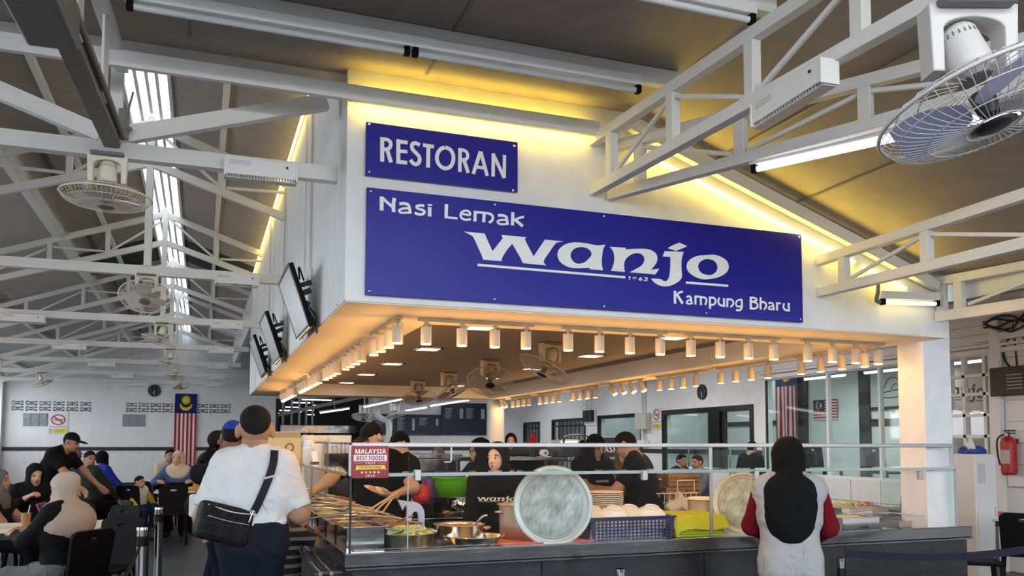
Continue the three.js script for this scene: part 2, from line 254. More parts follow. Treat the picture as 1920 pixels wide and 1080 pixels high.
// the shelf wall behind, right-hand wall with doors and windows
const rw = {};
{
  const zAt = (px) => -onX(px, 800, XR).z;
  rw.w1 = [zAt(1688) - .35, zAt(1436)]; rw.w2 = [zAt(1858), zAt(1778)]; rw.dA = [zAt(1201), zAt(1124)]; rw.dB = [zAt(1407), zAt(1247)]; rw.g1 = [zAt(1011), zAt(968)]; rw.g2 = [zAt(1096), zAt(1037)];
  const s = poly([[-1.2, 0], [24, 0], [24, 3.4], [-1.2, 3.4]]);
  const hole = (z0, z1, y0, y1) => { const p = new THREE.Path(); p.moveTo(z0, y0); p.lineTo(z1, y0); p.lineTo(z1, y1); p.lineTo(z0, y1); p.closePath(); s.holes.push(p); };
  hole(rw.w1[0], rw.w1[1], 1.02, 2.58); hole(rw.w2[0], rw.w2[1], .95, 2.58); hole(rw.dA[0], rw.dA[1], .02, 2.09); hole(rw.dB[0], rw.dB[1], .02, 2.09); hole(rw.g1[0], rw.g1[1], .9, 2.05); hole(rw.g2[0], rw.g2[1], .02, 2.08);
  const g = extr(s, .14).rotateY(Math.PI / 2).translate(XR, 0, 0);   // shape x -> -z, extrude -> +x
  struct('wall_right', uvm(g), M.wall);
  struct('wall_inner', bb(10.6, 10.7, 0, 3.4, -24, 1.2), mat(C(.74, .78, .77), .6));
  struct('ceiling_inner', bb(9.1, 10.7, 3.3, 3.4, -24, 1.2), M.wall);
  struct('trim_11', bb(XR - .012, XR, 1.3, 1.39, -23, -rw.w1[1] - .1), M.black);
  struct('trim_12', bb(10.58, 10.6, 1.86, 1.96, -15.2, -13.6), M.black);
  for (const [i, px] of [1506, 1622].entries()) { const z = onX(px, 780, 10.58).z; struct('trim_' + (15 + i), bb(10.56, 10.6, 0, 3.3, z - .12, z + .12), M.black); }
  { const z = onX(1622, 780, 10.58).z; struct('trim_17', bb(10.58, 10.6, 1.80, 1.92, z, z + 1.6), M.black); }
  // windows of the glazed room
  const win = (n, [z0, z1], y0, y1, bars, hs, m, glass, w = .05) => {
    const o = new THREE.Group(); o.name = n; o.userData.kind = 'structure'; scene.add(o);
    const b = (a, c, d, e) => bb(XR - .02, XR + .05, d, e, -a, -c);
    part('window_frame', [b(z0 - w, z0, y0 - w, y1 + w), b(z1, z1 + w, y0 - w, y1 + w), b(z0, z1, y1, y1 + w), b(z0, z1, y0 - w, y0)], m, o);
    for (const z of bars) part('mullion', b(z - .02, z + .02, y0, y1), m, o);
    for (const y of hs) part('mullion', b(z0, z1, y - .018, y + .018), m, o);
    const st = [z0, ...bars, z1]; for (let i = 0; i < st.length - 1; i++) part('pane', bb(XR + .02, XR + .026, y0, y1, -st[i], -st[i + 1]), glass, o);
    return o;
  };
  win('window_1', rw.w1, 1.02, 2.58, [rw.w1[0] + .7, rw.w1[0] + 1.75], [], M.white, M.glassGreen, .04);
  win('window_2', rw.w2, .95, 2.58, [rw.w2[0] + .06, rw.w2[0] + .36], [2.35, 2.12, 1.86, 1.6], M.white, M.glass, .04);
  win('door_1', rw.dA, .02, 2.09, [], [], M.blackGloss, M.glassGreen, .08);
  win('door_2', rw.dB, .02, 2.09, [rw.dB[0] + (rw.dB[1] - rw.dB[0]) * .27], [], M.blackGloss, M.glassGreen, .1);
  struct('trim_13', bb(XR - .05, XR + .06, 0, 2.1, -(rw.dB[0] + (rw.dB[1] - rw.dB[0]) * .30), -(rw.dB[0] + (rw.dB[1] - rw.dB[0]) * .43)), M.blackGloss);
  const grille = (n, z, y0, y1) => { const k = []; for (let i = 1; i < 8; i++) k.push(z[0] + (z[1] - z[0]) * i / 8); const o = win(n, z, y0, y1, [], [y0 + (y1 - y0) * .5, y1 - .12], M.black, M.glassGreen, .07); for (const q of k) part('grille_bar', rod([XR - .03, y0, -q], [XR - .03, y1, -q], .012), M.black, o); return o; };
  grille('window_3', rw.g1, .9, 2.05); grille('door_3', rw.g2, .02, 2.08);
  // boarded band and rails above the glazed room
  const band = struct('trim_14', [bb(XR - .05, XR, 2.60, 2.66, -rw.w1[1] - .1, -6.9), bb(XR - .08, XR, 2.68, 2.71, -rw.w1[1] - .1, -6.9)], M.white);
  for (let j = 0; j < 5; j++) for (let i = 0; i < 4; i++) part('board', bb(XR - .022 - .004 * (j % 2), XR, 2.735 + j * .115, 2.735 + j * .115 + .104, -7 - i * 1.27, -7 - i * 1.27 - 1.26), M.white, band);
  for (let i = 0; i < 5; i++) part('batten', bb(XR - .035, XR, 2.72, 3.3, -7.05 - i * 1.27 - .03, -7.05 - i * 1.27 + .03), M.white, band);
  struct('wall_pilaster_right', bb(XR - .09, XR, 0, 3.3, -7.42, -7.30), M.white);
  // wall tiles below the glazing and on the near stretch
  const tl = struct('wall_tiling', bb(XR - .008, XR, 0, 1.0, -12.2, -5.2), M.grey);
  for (let j = 0; j < 3; j++) for (let i = 0; i < 12; i++) part('tile', rb(.012, .316, .563, .003, XR - .012, .165 + j * .332, -5.5 - i * .58), M.tile, tl);
  const t2 = struct('wall_boarding', bb(XR - .006, XR, 1.0, 3.3, -7.28, -5.2), M.grey);
  for (let j = 0; j < 9; j++) for (let i = 0; i < 2; i++) part('board', bb(XR - .02, XR - .006, 1.01 + j * .254, 1.01 + j * .254 + .247, -7.28 + i * 1.0, -7.28 + i * 1.0 + .99), M.white, t2);
}
// the neighbouring dark hall beyond the far opening
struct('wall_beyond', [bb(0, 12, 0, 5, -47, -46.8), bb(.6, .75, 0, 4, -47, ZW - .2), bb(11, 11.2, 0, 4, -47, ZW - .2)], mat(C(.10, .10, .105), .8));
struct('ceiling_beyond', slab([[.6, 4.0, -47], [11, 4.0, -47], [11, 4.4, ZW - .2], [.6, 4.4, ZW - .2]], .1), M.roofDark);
struct('wall_clerestory', bb(.72, .8, 3.44, 4.08, ZB, ZW), M.wall);
struct('wall_side_end', bb(9, 9.2, 0, 3.4, ZW, -24), M.wall);
// ------------------------------------------------------------------ roof frames and trusses
const beamBox = (p, n, a, b, w, h) => part(n, bar(a, b, w, h), M.steelWhite, p);
const frameLabels = ['nearest white steel roof frame, its tie beam carrying the nearest left-hand fan', 'white roof frame second from the front, tie reaching the topmost wall television', 'white roof frame third from the front along the ridge, just behind the second fan', 'white roof frame fourth from the front beneath the dark roof sheets', 'white roof frame fifth from the front in the long hall', 'white roof frame sixth from the front in the long hall', 'farthest white roof frame close to the back wall'];
FR.forEach((z, i) => {
  const t = thing('roof_frame', frameLabels[i], 'roof frame', [0, 0, z], 0, 'white steel roof frames across the long hall');
  beamBox(t, 'tie_beam', [-4.85, 3.01, 0], [XL, 3.01, 0], .07, .085);
  const up = (x) => 4.335 - .35 * Math.abs(x - RX), lo = (x) => 3.98 - .325 * Math.abs(x - RX);
  if (i > 0) {
    beamBox(t, 'top_chord', [RX, up(RX), 0], [XL, up(XL), 0], .05, .07); beamBox(t, 'top_chord', [RX, up(RX), 0], [-4.8, up(-4.8), 0], .05, .07);
    beamBox(t, 'lower_chord', [RX, lo(RX), 0], [XL, lo(XL), 0], .05, .07); beamBox(t, 'lower_chord', [RX, lo(RX), 0], [-3.5, lo(-3.5), 0], .05, .07);
    beamBox(t, 'king_post', [RX, 3.05, 0], [RX, up(RX) + .06, 0], .06, .1);
    for (const x of [.13, -1.12, -1.74, -2.5]) beamBox(t, 'web_post', [x, lo(x), 0], [x, up(x), 0], .05, .065);
    beamBox(t, 'web_brace', [RX + .05, up(RX) - .06, .01], [.1, lo(.1) + .04, .01], .025, .025); beamBox(t, 'web_brace', [.16, lo(.16) + .05, .01], [XL, up(XL) - .09, .01], .025, .025);
    beamBox(t, 'web_brace', [RX - .05, up(RX) - .1, .01], [-1.09, lo(-1.09) + .04, .01], .025, .025); beamBox(t, 'web_brace', [-1.15, lo(-1.15) + .05, .01], [-1.7, up(-1.7) - .09, .01], .025, .025);
    beamBox(t, 'web_brace', [-1.78, up(-1.78) - .09, .01], [-2.48, lo(-2.48) + .05, .01], .025, .025);
  } else {
    beamBox(t, 'v_brace', [RX + .04, 3.08, .02], [.62, 3.42, .02], .06, .085); beamBox(t, 'v_brace', [RX - .04, 3.08, .02], [-2.0, 3.6, .02], .06, .085);
    beamBox(t, 'king_post', [RX + .03, 3.05, .03], [RX + .03, 3.48, .03], .06, .075);
    part('bolt_plate', [rb(.05, .16, .02, .004, RX + .07, 3.13, .08), rod([RX + .06, 3.06, .09], [RX + .11, 3.3, .09], .006), sph(.012, RX + .1, 3.1, .1)], M.steelGrey, t);
  }
});
function truss(label, a, dir, L, y0, y1, ys, n, firstUp = true) {
  const t = thing('roof_truss', label, 'roof truss', [a[0], 0, a[1]], Math.atan2(dir[0], dir[1]), 'white parallel-chord trusses over the entrance');
  const top = (s) => y1 + (ys - y1) * s / L;
  beamBox(t, 'top_chord', [0, y1, 0], [0, ys, L], .055, .06); beamBox(t, 'bottom_chord', [0, y0, 0], [0, y0, L], .055, .06);
  for (let i = 0; i < n; i++) {
    const s0 = L * (i + .35) / n, s1 = L * (i + 1.35) / n;
    beamBox(t, 'web_post', [0, y0, s0], [0, top(s0), s0], .05, .06);
    if (s1 < L) i % 2 === (firstUp ? 0 : 1) ? beamBox(t, 'web_brace', [0, y0 + .04, s0 + .04], [0, top(s1) - .05, s1 - .03], .02, .022) : beamBox(t, 'web_brace', [0, top(s0) - .05, s0 + .03], [0, y0 + .04, s1 - .04], .02, .022);
  }
  return t;
}
truss('white steel truss running forward from the sign wall, carrying the big near fan', [2.14, -4.385], [.062, 1], 3.6, 2.99, 3.29, 3.29, 6);
truss('white steel truss angled to the right with the lit tube lamp under its bottom chord', [2.24, -4.375], [.437, 1], 2.6, 2.97, 3.26, 3.12, 4, false);
truss('white steel truss over the right end of the large blue sign', [3.78, -4.385], [.006, 1], 3.2, 2.49, 2.70, 2.77, 5);
{
  const t = thing('roof_truss', 'low warm-lit steel truss above the square column at right', 'roof truss', [4.79, 0, -4.385], .13, 'white parallel-chord trusses over the entrance');
  beamBox(t, 'bottom_chord', [0, 2.385, 0], [0, 2.385, 3], .055, .075); beamBox(t, 'top_chord', [0, 2.63, 0], [0, 2.63, 3], .055, .06);
  for (const s of [.04, .17, 1.1]) beamBox(t, 'web_post', [0, 2.39, s], [0, 2.63, s], .05, .06); beamBox(t, 'web_brace', [0, 2.44, .23], [0, 2.6, .95], .02, .022);
}
{
  const t = thing('roof_truss', 'dark steel truss at top left running over the nearest left-hand fan', 'roof truss', [-.455, 0, -4.56], -.045);
  part('bottom_channel', [bar([0, 2.985, 0], [0, 2.985, 4], .07, .012, 0), bar([.035, 3.02, 0], [.035, 3.02, 4], .008, .07, 0), bar([-.035, 3.02, 0], [-.035, 3.02, 4], .008, .07, 0)], M.steelGrey, t);
  beamBox(t, 'top_chord', [.035, 3.40, 0], [.035, 3.40, 4], .06, .06);
  for (const s of [.55, 1.15, 1.8]) beamBox(t, 'web_plate', [.04, 3.02, s], [.04, 3.38, s], .012, .13);
  part('pipe', [tube([[.055, 3.03, .02], [.055, 3.04, 1.2], [.055, 3.04, 4]], .014)], M.steelGrey, t);
  part('junction_box', rb(.17, .16, 1.2, .012, -.02, 2.99, 1.85), M.steelGrey, t);
}
// ------------------------------------------------------------------ fittings under the roof
function insectBox(label, pos, turn, w = .36) {
  const t = thing('beam_box', label, 'metal box', pos, turn, 'white grilled boxes hung on the roof steel');
  part('housing', [rb(w, .075, .075, .006, 0, -.005, 0), rb(w, .03, .012, .003, 0, -.045, .03)], M.whiteGloss, t);
  part('grille', (() => { const g = []; for (let i = 0; i < 24; i++) g.push(bx(.004, .034, .055, -w / 2 + .012 + i * (w - .024) / 23, -.058, 0)); g.push(bx(w, .003, .06, 0, -.077, 0)); return g; })(), M.paleGrey, t);
  part('end_cap', rb(.012, .1, .085, .004, -w / 2, -.022, 0), M.white, t); part('end_cap', rb(.012, .1, .085, .004, w / 2, -.022, 0), M.white, t);
  part('rating_plate', bx(.11, .026, .002, -w * .3, .005, .039), M.paleGrey, t); part('switch', rb(.012, .012, .008, .002, w * .36, .0, .04), M.black, t);
  return t;
}
const ib = ['white grilled box under the nearest tie beam beside the blank left fascia', 'white grilled box on the second tie beam near the topmost television', 'white grilled box on the third tie beam near the fascia', 'white grilled box on the fourth tie beam near the fascia', 'white grilled box on the fifth tie beam near the fascia', 'white grilled box on the sixth tie beam near the fascia', 'white grilled box on the farthest tie beam near the fascia'];
FR.forEach((z, i) => insectBox(ib[i], [.27, 2.99, z + .06], 0, .37));
const ib2 = ['white grilled box at the left end of the third tie beam', 'white grilled box at the left on the fourth tie beam', 'white grilled box at the left on the fifth tie beam', 'white grilled box at the left on the sixth tie beam', 'white grilled box at the left on the farthest tie beam'];
FR.slice(2).forEach((z, i) => insectBox(ib2[i], [[-1.98, -1.9, -1.75, -1.65, -1.55][i], 2.96, z + .06], 0, .45));
insectBox('white grilled box clipped under the truss left of the big near fan', [2.225, 2.94, -2.72], Math.PI / 2 - .06 + Math.PI, .47);

function fan(name, label, pos, turn, tilt, swing, R = .215, body = M.cream, group = 'white orbit fans under the tie beams', blades = M.blackPlastic) {
  const t = thing(name, label, 'fan', pos, turn, group);
  const k = R / .215;
  const S = (g) => g.scale(k, k, k);
  part('mounting_plate', S(rb(.16, .02, .12, .01, 0, -.01, 0)), M.steelGrey, t);
  const yo = []; { const s = new THREE.Shape(); s.moveTo(-.09, -.012); s.quadraticCurveTo(0, .004, .09, -.012); s.lineTo(.085, -.15); s.lineTo(.068, -.15); s.lineTo(.068, -.06); s.quadraticCurveTo(.06, -.035, 0, -.032); s.quadraticCurveTo(-.06, -.035, -.068, -.06); s.lineTo(-.068, -.15); s.lineTo(-.085, -.15); s.closePath(); yo.push(extr(s, .05, .004).translate(0, 0, -.025)); }
  part('yoke', S(merge(yo)), body, t);
  const m = new THREE.Group(); m.name = 'head'; m.position.set(0, -.125 * k, 0); m.rotation.set(tilt, 0, swing, 'ZXY'); t.add(m);
  part('motor', S(merge([lathe([[.001, .085], [.03, .083], [.038, .07], [.046, 0], [.048, -.02], [.03, -.026], [.001, -.028]], 28)])), body, m);
  part('motor_vent', S(merge([...Array(22)].map((_, i) => { const a = i * Math.PI * 2 / 22; return rod([.034 * Math.cos(a), .074, .034 * Math.sin(a)], [.04 * Math.cos(a), .055, .04 * Math.sin(a)], .0022, .0022, 4); }))), M.steelGrey, m); part('motor_ring', S(cyl(.034, .038, .012, 0, -.04, 0)), M.steelGrey, m);
  const wire = [], rings = [];
  const top = [[.045, -.05], [.12, -.055], [.19, -.075], [.215, -.095]], bot = [[.215, -.095], [.2, -.12], [.14, -.142], [.05, -.15]];
  for (let i = 0; i < 60; i++) { const a = i * Math.PI / 30, c = Math.cos(a), s = Math.sin(a); wire.push(new THREE.TubeGeometry(new THREE.CatmullRomCurve3(bot.map(([r, y]) => V(r * c, y, r * s))), 6, .0011, 4)); if (i % 2 === 0) wire.push(new THREE.TubeGeometry(new THREE.CatmullRomCurve3(top.map(([r, y]) => V(r * c, y, r * s))), 6, .0011, 4)); }
  for (const [r, y, q] of [[.215, -.095, .0045], [.12, -.056, .0016], [.17, -.068, .0014], [.19, -.126, .0014], [.13, -.144, .0014], [.055, -.151, .0016]]) rings.push(new THREE.TorusGeometry(r, q, 6, 48).rotateX(Math.PI / 2).translate(0, y, 0));
  part('wire_guard', S(merge(wire)), body, m); part('guard_ring', S(merge(rings)), body, m);
  for (let b = 0; b < 3; b++) {
    const g = new THREE.PlaneGeometry(.15, .12, 8, 6).translate(.105, 0, 0); const p = g.attributes.position;
    for (let i = 0; i < p.count; i++) { const x = p.getX(i), y = p.getY(i); const w = .45 + .75 * Math.sin(cl((x - .03) / .16) * 2.6); p.setXYZ(i, x, -.1 - y * w * .32, y * w); }
    g.computeVertexNormals(); part('blade', S(g.rotateY(b * 2 * Math.PI / 3 + .4)), blades, m);
  }
  part('hub', S(merge([cyl(.02, .026, .05, 0, -.125, 0), lathe([[.001, -.158], [.03, -.156], [.045, -.15], [.03, -.146], [.001, -.145]], 28)])), body === M.cream ? M.steelGrey : M.black, m);
  return t;
}
{
  const lab = ['nearest orbit fan under the tie beam at left, seen nearly edge on', 'second orbit fan down the hall, guard tipped to show its round face', 'third orbit fan down the hall, tipped to the left', 'fourth orbit fan down the ridge line', 'fifth orbit fan down the ridge line', 'farthest orbit fan hanging over the striped flag'];
  const bl = mat(C(.55, .56, .58), .4);
  const tl = [[.0, -.03], [-.55, -.05], [.1, -.32], [.05, -.2], [-.1, -.15], [-.2, .25]];
  FR.slice(0, 6).forEach((z, i) => fan('orbit_fan', lab[i], [RX, 2.97, z + .06], 0, tl[i][0], tl[i][1], .215, M.cream, undefined, bl));
  fan('orbit_fan', 'dim orbit fan at far left under the tie beams', [-3.2, 2.97, FR[3] + .05], 0, .1, .1, .215, M.cream, undefined, bl);
  fan('orbit_fan', 'small orbit fan at far left, tipped right', [-3.45, 2.97, FR[4] + .05], 0, .1, -.3, .215, M.cream, undefined, bl);
  fan('orbit_fan', 'small orbit fan alone before the far wall, tipped up to the right', [-3.2, 2.97, FR[5] + .05], 0, .2, .35, .215, M.cream, undefined, bl);
  const cf = ['nearest ceiling fan inside the kiosk, guard steeply tilted to the right', 'second ceiling fan inside the kiosk, facing down left', 'third ceiling fan inside the kiosk, tilted up to the right', 'farthest ceiling fan inside the kiosk, nearly level'];
  [[2.97, -7.0, .12, -.5], [2.97, -8.7, -.5, -.35], [2.99, -10.4, -.3, .35], [2.95, -11.9, -.35, -.05]].forEach(([x, z, a, b], i) => fan('ceiling_fan', cf[i], [x, 2.42, z], .25, a, b, .25, mat(C(.50, .44, .36), .4), 'fans on the kiosk ceiling', mat(C(.35, .3, .26), .4)));
  const p = V(0, 1.5, 0).addScaledVector(ray(1812, 12), 2.36);
  fan('orbit_fan', 'big near fan at upper right with translucent bluish blades behind a wire guard', [p.x, p.y, p.z], -.35, -.16, .25, .285, mat(C(.5, .5, .5), .45), undefined, mat(C(.42, .42, .62), .35));
}
// tube lamps
function tubeLamp(label, a, b, lit, group = 'fluorescent battens', two = false, warm = 0) {
  const A = V(...a), B = V(...b), L = A.distanceTo(B), t = thing('tube_lamp', label, 'tube lamp', A.clone().add(B).multiplyScalar(.5).toArray(), Math.atan2(-(B.z - A.z), B.x - A.x), group);
  const tilt = Math.asin((B.y - A.y) / L), n = two ? 2 : 1, w = L / n; t.rotation.order = 'YZX'; t.rotation.z = tilt;
  part('batten', rb(L, .055, .05, .006, 0, .05, 0), M.whiteGloss, t);
  for (let i = 0; i < n; i++) {
    const c = -L / 2 + w * (i + .5);
    part('lamp_tube', new THREE.CylinderGeometry(.014, .014, w - .07, 14).rotateZ(Math.PI / 2).translate(c, 0, .004), warm ? M.tubeWarm : lit ? M.tubeOn : M.tubeOff, t);
    for (const s of [-1, 1]) part('lamp_holder', rb(.028, .05, .036, .005, c + s * (w / 2 - .02), .008, .004), M.blackPlastic, t);
  }
  if (lit) { const l = new THREE.RectAreaLight(warm ? new THREE.Color(1, .75, .3) : new THREE.Color(1, .97, .92), LIGHT.tube * (warm || 1), L - .08, .03); l.position.set(0, -.02, .004); l.rotation.x = -Math.PI / 2; t.add(l); }
  return t;
}
tubeLamp('unlit twin tube lamp under the roof above the blue signs', [-.345, 3.332, -3.755], [2.11, 3.337, -3.755], false, undefined, true);
tubeLamp('unlit tube lamp cut off by the top edge, above the twin lamp', [-.25, 3.334, -2.945], [2.22, 3.338, -2.945], false, undefined, true);
{ const p = onY(1408, 320, 2.905), q = onY(1690, 258, 2.905), d = q.clone().sub(p).setLength(1.25); tubeLamp('lit white tube lamp beneath the angled truss by the big near fan', p.toArray(), p.clone().add(d).toArray(), true); }
{ const p = onZ(1650, 567, -4.33), q = onZ(1760, 570, -4.33); tubeLamp('short warm tube lamp on the fascia by the top of the square column', p.toArray(), q.toArray(), true, undefined, false, .35); const c = [p.x, p.y, p.z]; solo('conduit_pipe', 'grey conduit pipe dropping to the short warm tube lamp', 'pipe', tube([[c[0] - .03, c[1] + .16, c[2] + .02], [c[0] - .035, c[1] + .07, c[2] + .02], [c[0] - .03, c[1] + .01, c[2]], [c[0], c[1], c[2]]], .013), M.steelGrey); }
// more lit tubes of the same kind nearer the street, above and behind the viewpoint
for (const [i, x] of [-.9, .7, 2.2].entries()) { const t = tubeLamp(`lit tube lamp near the street side above the entrance, ${ORD[i]} from the left`, [x, 3.33, -.35], [x + 1.25, 3.33, -.35], false); t.children[1].material = M.tubeOn; const l = new THREE.RectAreaLight(new THREE.Color(1, .97, .93), LIGHT.front, 1.2, .05); l.position.set(0, -.01, -.03); l.rotation.x = -.35; t.add(l); }
// cove strips along the top of the kiosk walls
function cove(label, a, b, n, m = M.coveGlow, kp = 1, up = .85) {
  const t = solo('light_strip', label, 'strip light', bar(a, b, .018, .018, .003), m, 'yellow cove strips around the kiosk');
  const A = V(...a), B = V(...b), L = A.distanceTo(B), ax = B.clone().sub(A).normalize(), out = a[0] === b[0] ? V(-1, 0, 0) : V(0, 0, 1);
  const area = (dir, off, pw) => { const l = new THREE.RectAreaLight(new THREE.Color(1, .70, .07), pw * kp * LIGHT.cove, L * .98, .03); const z = dir.clone().normalize().negate(), y = V().crossVectors(z, ax).normalize(); l.quaternion.setFromRotationMatrix(new THREE.Matrix4().makeBasis(ax, y, z)); l.position.copy(A).add(B).multiplyScalar(.5).addScaledVector(out, off); scene.add(l); };
  const dn = V().crossVectors(out, ax).normalize(); if (dn.y > 0) dn.negate();
  area(dn.clone().addScaledVector(out, -.15), .02, 1); area(dn.clone().negate().addScaledVector(out, 1.2), .03, up);
  return t;
}
cove('yellow strip light along the level top of the sign wall', [.72, 3.335, -4.378], [2.10, 3.335, -4.378], 6);
cove('yellow strip light sloping down to the right above the large sign', [2.39, 3.285, -4.375], [4.07, 2.712, -4.375], 8);
cove('yellow strip light sloping by the short warm tube lamp', [4.12, 2.69, -4.365], [4.5, 2.56, -4.365], 2);
cove('yellow strip light along the top of the left fascia', [XL - .025, 3.985, -5.2], [XL - .025, 3.985, -13.2], 10, M.coveGlow, .4, .08);
// track lamps under the soffit
const spotG = { head: merge([cyl(.032, .032, .1, 0, -.16, 0, 20)]), neck: merge([cyl(.008, .008, .03, 0, -.065, 0, 8), rb(.03, .02, .03, .004, 0, -.03, 0), tube([[.01, -.035, 0], [.03, -.05, .01], [.02, -.065, 0]], .0025, 5)]), face: new THREE.CylinderGeometry(.03, .03, .006, 20).translate(0, -.163, 0) };
function track(label, a, b) { return solo('lamp_track', label, 'lamp track', bar([a[0], 2.235, a[1]], [b[0], 2.235, b[1]], .034, .02, .003), M.spotBody, 'lamp tracks under the soffit'); }
let spotRoot;
function spot(label, x, z, tx = 0, tz = 0, lit = 1) {
  const t = thing('track_lamp', label, 'spot lamp', [x, 2.25, z], 0, 'cylindrical track lamps under the soffit');
  const hd = new THREE.Group(); hd.name = 'lamp_head'; hd.position.y = -.05; hd.rotation.set(tx, 0, tz); t.add(hd);
  part('stem', spotG.neck, M.spotBody, t); const h = part('cylinder', spotG.head, M.spotBody, hd); h.position.y = .05; const f = part('glowing_face', spotG.face, M.spotFace, hd); f.position.y = .05;
  const l = new THREE.PointLight(new THREE.Color(1, .5, .13), LIGHT.spot * lit); l.position.y = .05 - .185; l.castShadow = true; hd.add(l);
  return t;
}
{
  const fx = [1.238, 1.46, 1.67, 1.875, 2.16, 2.38, 2.60, 2.825, 3.06, 3.29, 3.52, 3.73, 4.02, 4.24, 4.45, 4.66];
  for (let i = 0; i < 4; i++) track(`${ORD[i]} white lamp track from the left along the front of the soffit`, [fx[4 * i] - .05, -4.8], [fx[4 * i + 3] + .05, -4.8]);
  fx.forEach((x, i) => spot(`${ORD[i]} white cylinder spot lamp from the left along the front of the soffit`, x, -4.8, 0, 0, i > 12 ? .45 : 1));
  const per = (px, arr, n0, x, side, tip) => arr.forEach((z, k) => { if (k % 4 === 0) track(`${ORD[k / 4]} lamp track from the front along the ${side} edge of the soffit`, [x, z + .06], [x, arr[Math.min(k + 3, arr.length - 1)] - .06]); const tl = tip.includes(Math.floor(k / 4)); spot(`${ORD[k]} cylinder spot lamp from the front along the ${side} edge of the soffit`, x, z, tl ? -.5 : 0, tl ? .25 : 0, side === 'right' && k < 4 ? .4 : 1); });
  const seq = (z0, n) => [...Array(n)].map((_, i) => z0 - Math.floor(i / 4) * 1.16 - (i % 4) * .24);
  per(0, seq(-4.82, 28), 0, 1.07, 'left', [4, 6]);
  const rz = seq(-5.0, 32); per(0, rz, 0, 4.72, 'right', [3, 7]);
}
// lit panels in the kiosk ceiling
for (let i = 0; i < 5; i++) for (const [j, x] of [2.05, 3.8].entries()) {
  const z = -6.25 - i * 1.62, t = thing('ceiling_light', `square lit panel in the kiosk ceiling, ${ORD[i]} row, ${j ? 'right' : 'left'} one`, 'ceiling light', [x, 2.42, z], 0, 'lit panels in the kiosk ceiling');
  part('frame', [bx(.24, .012, .02, 0, -.006, .11), bx(.24, .012, .02, 0, -.006, -.11), bx(.02, .012, .24, .11, -.006, 0), bx(.02, .012, .24, -.11, -.006, 0)], M.white, t);
  part('diffuser', bx(.2, .006, .2, 0, -.005, 0), M.panel, t);
  const l = new THREE.RectAreaLight(new THREE.Color(1, .93, .82), LIGHT.panel, .2, .2); l.position.set(0, -.012, 0); l.rotation.x = -Math.PI / 2; t.add(l);
}
// tube lamps of the aisle on the right, the glazed room, the back hall and the hall beyond
function hallTube(label, x, y, z, L, turn, power, glow = M.tubeFar, ceil = 0) {
  const t = thing('tube_lamp', label, 'tube lamp', [x, y, z], turn, 'lit tube lamps further inside');
  part('batten', rb(L, .03, .05, .004, 0, .03, 0), M.white, t); part('lamp_tube', new THREE.CylinderGeometry(.02, .02, L - .03, 10).rotateZ(Math.PI / 2), glow, t);
  if (ceil) for (const s of [-1, 1]) part('hanger', rod([s * L * .35, .04, 0], [s * L * .35, ceil - y, 0], .004, .004, 6), M.white, t);
  if (power) { const l = new THREE.RectAreaLight(new THREE.Color(.93, .97, 1), power, L, .05); l.position.y = -.03; l.rotation.x = -Math.PI / 2; t.add(l); }
  return t;
}
[-10.5, -13.5, -17, -20.5].forEach((z, i) => hallTube(`${ORD[i]} lit tube lamp over the right-hand aisle`, 7, 3.25, z, 1.2, Math.PI / 2, LIGHT.hall * 28));
[-8.3, -9.9, -11.3].forEach((z, i) => hallTube(`lit tube lamp inside the glazed room, ${ORD[i]} from the right`, 9.8, 2.62, z, 1.0, Math.PI / 2, LIGHT.hall * 5, M.tubeFar, 3.3));
[-14, -17.5, -20.5].forEach((z, i) => hallTube(`lit tube lamp in the room behind the black doors, ${ORD[i]} one`, 9.85, 3.26, z, 1.2, Math.PI / 2, LIGHT.hall * 8, M.tubeFar, 3.3));
for (const [i, [x0, y0, x1, y1, z]] of [[682, 763, 754, 748, -17], [807, 761, 880, 750, -17.2], [600, 774, 655, 766, -20], [760, 770, 800, 764, -20.5]].entries()) { const a = onZ(x0, y0, z), b = onZ(x1, y1, z - .6); const t = hallTube(`long lit tube lamp hanging behind the kiosk, ${ORD[i]} one`, (a.x + b.x) / 2, (a.y + b.y) / 2, (a.z + b.z) / 2, a.distanceTo(b), Math.atan2(-(b.z - a.z), b.x - a.x), LIGHT.hall * 1.5); t.rotation.order = 'YZX'; t.rotation.z = Math.asin((b.y - a.y) / a.distanceTo(b)); part('hanger', rod([0, .03, 0], [0, 3.452 - (a.y + b.y) / 2, 0], .006), M.white, t); }
[[565, 745, 620, 754], [546, 752, 582, 758], [532, 760, 562, 767], [585, 758, 610, 763], [522, 767, 545, 772], [568, 767, 588, 771], [519, 773, 538, 777], [548, 770, 564, 774], [518, 780, 543, 785], [552, 779, 566, 782], [572, 776, 590, 779]].forEach(([x0, y0, x1, y1], i) => { const a = onY(x0, y0, 3.0), b = onY(x1, y1, 3.0); if (a.z < -46) return; const c = a.clone().add(b).multiplyScalar(.5), L = cl((x1 - x0) / 1566 * 30, .5, 1.6); hallTube(`bright tube lamp in the dark hall beyond, ${ORD[i]} from the top`, c.x, 3.0, c.z, L, .05, LIGHT.hall * .3, M.tubeFar, 4.05); });
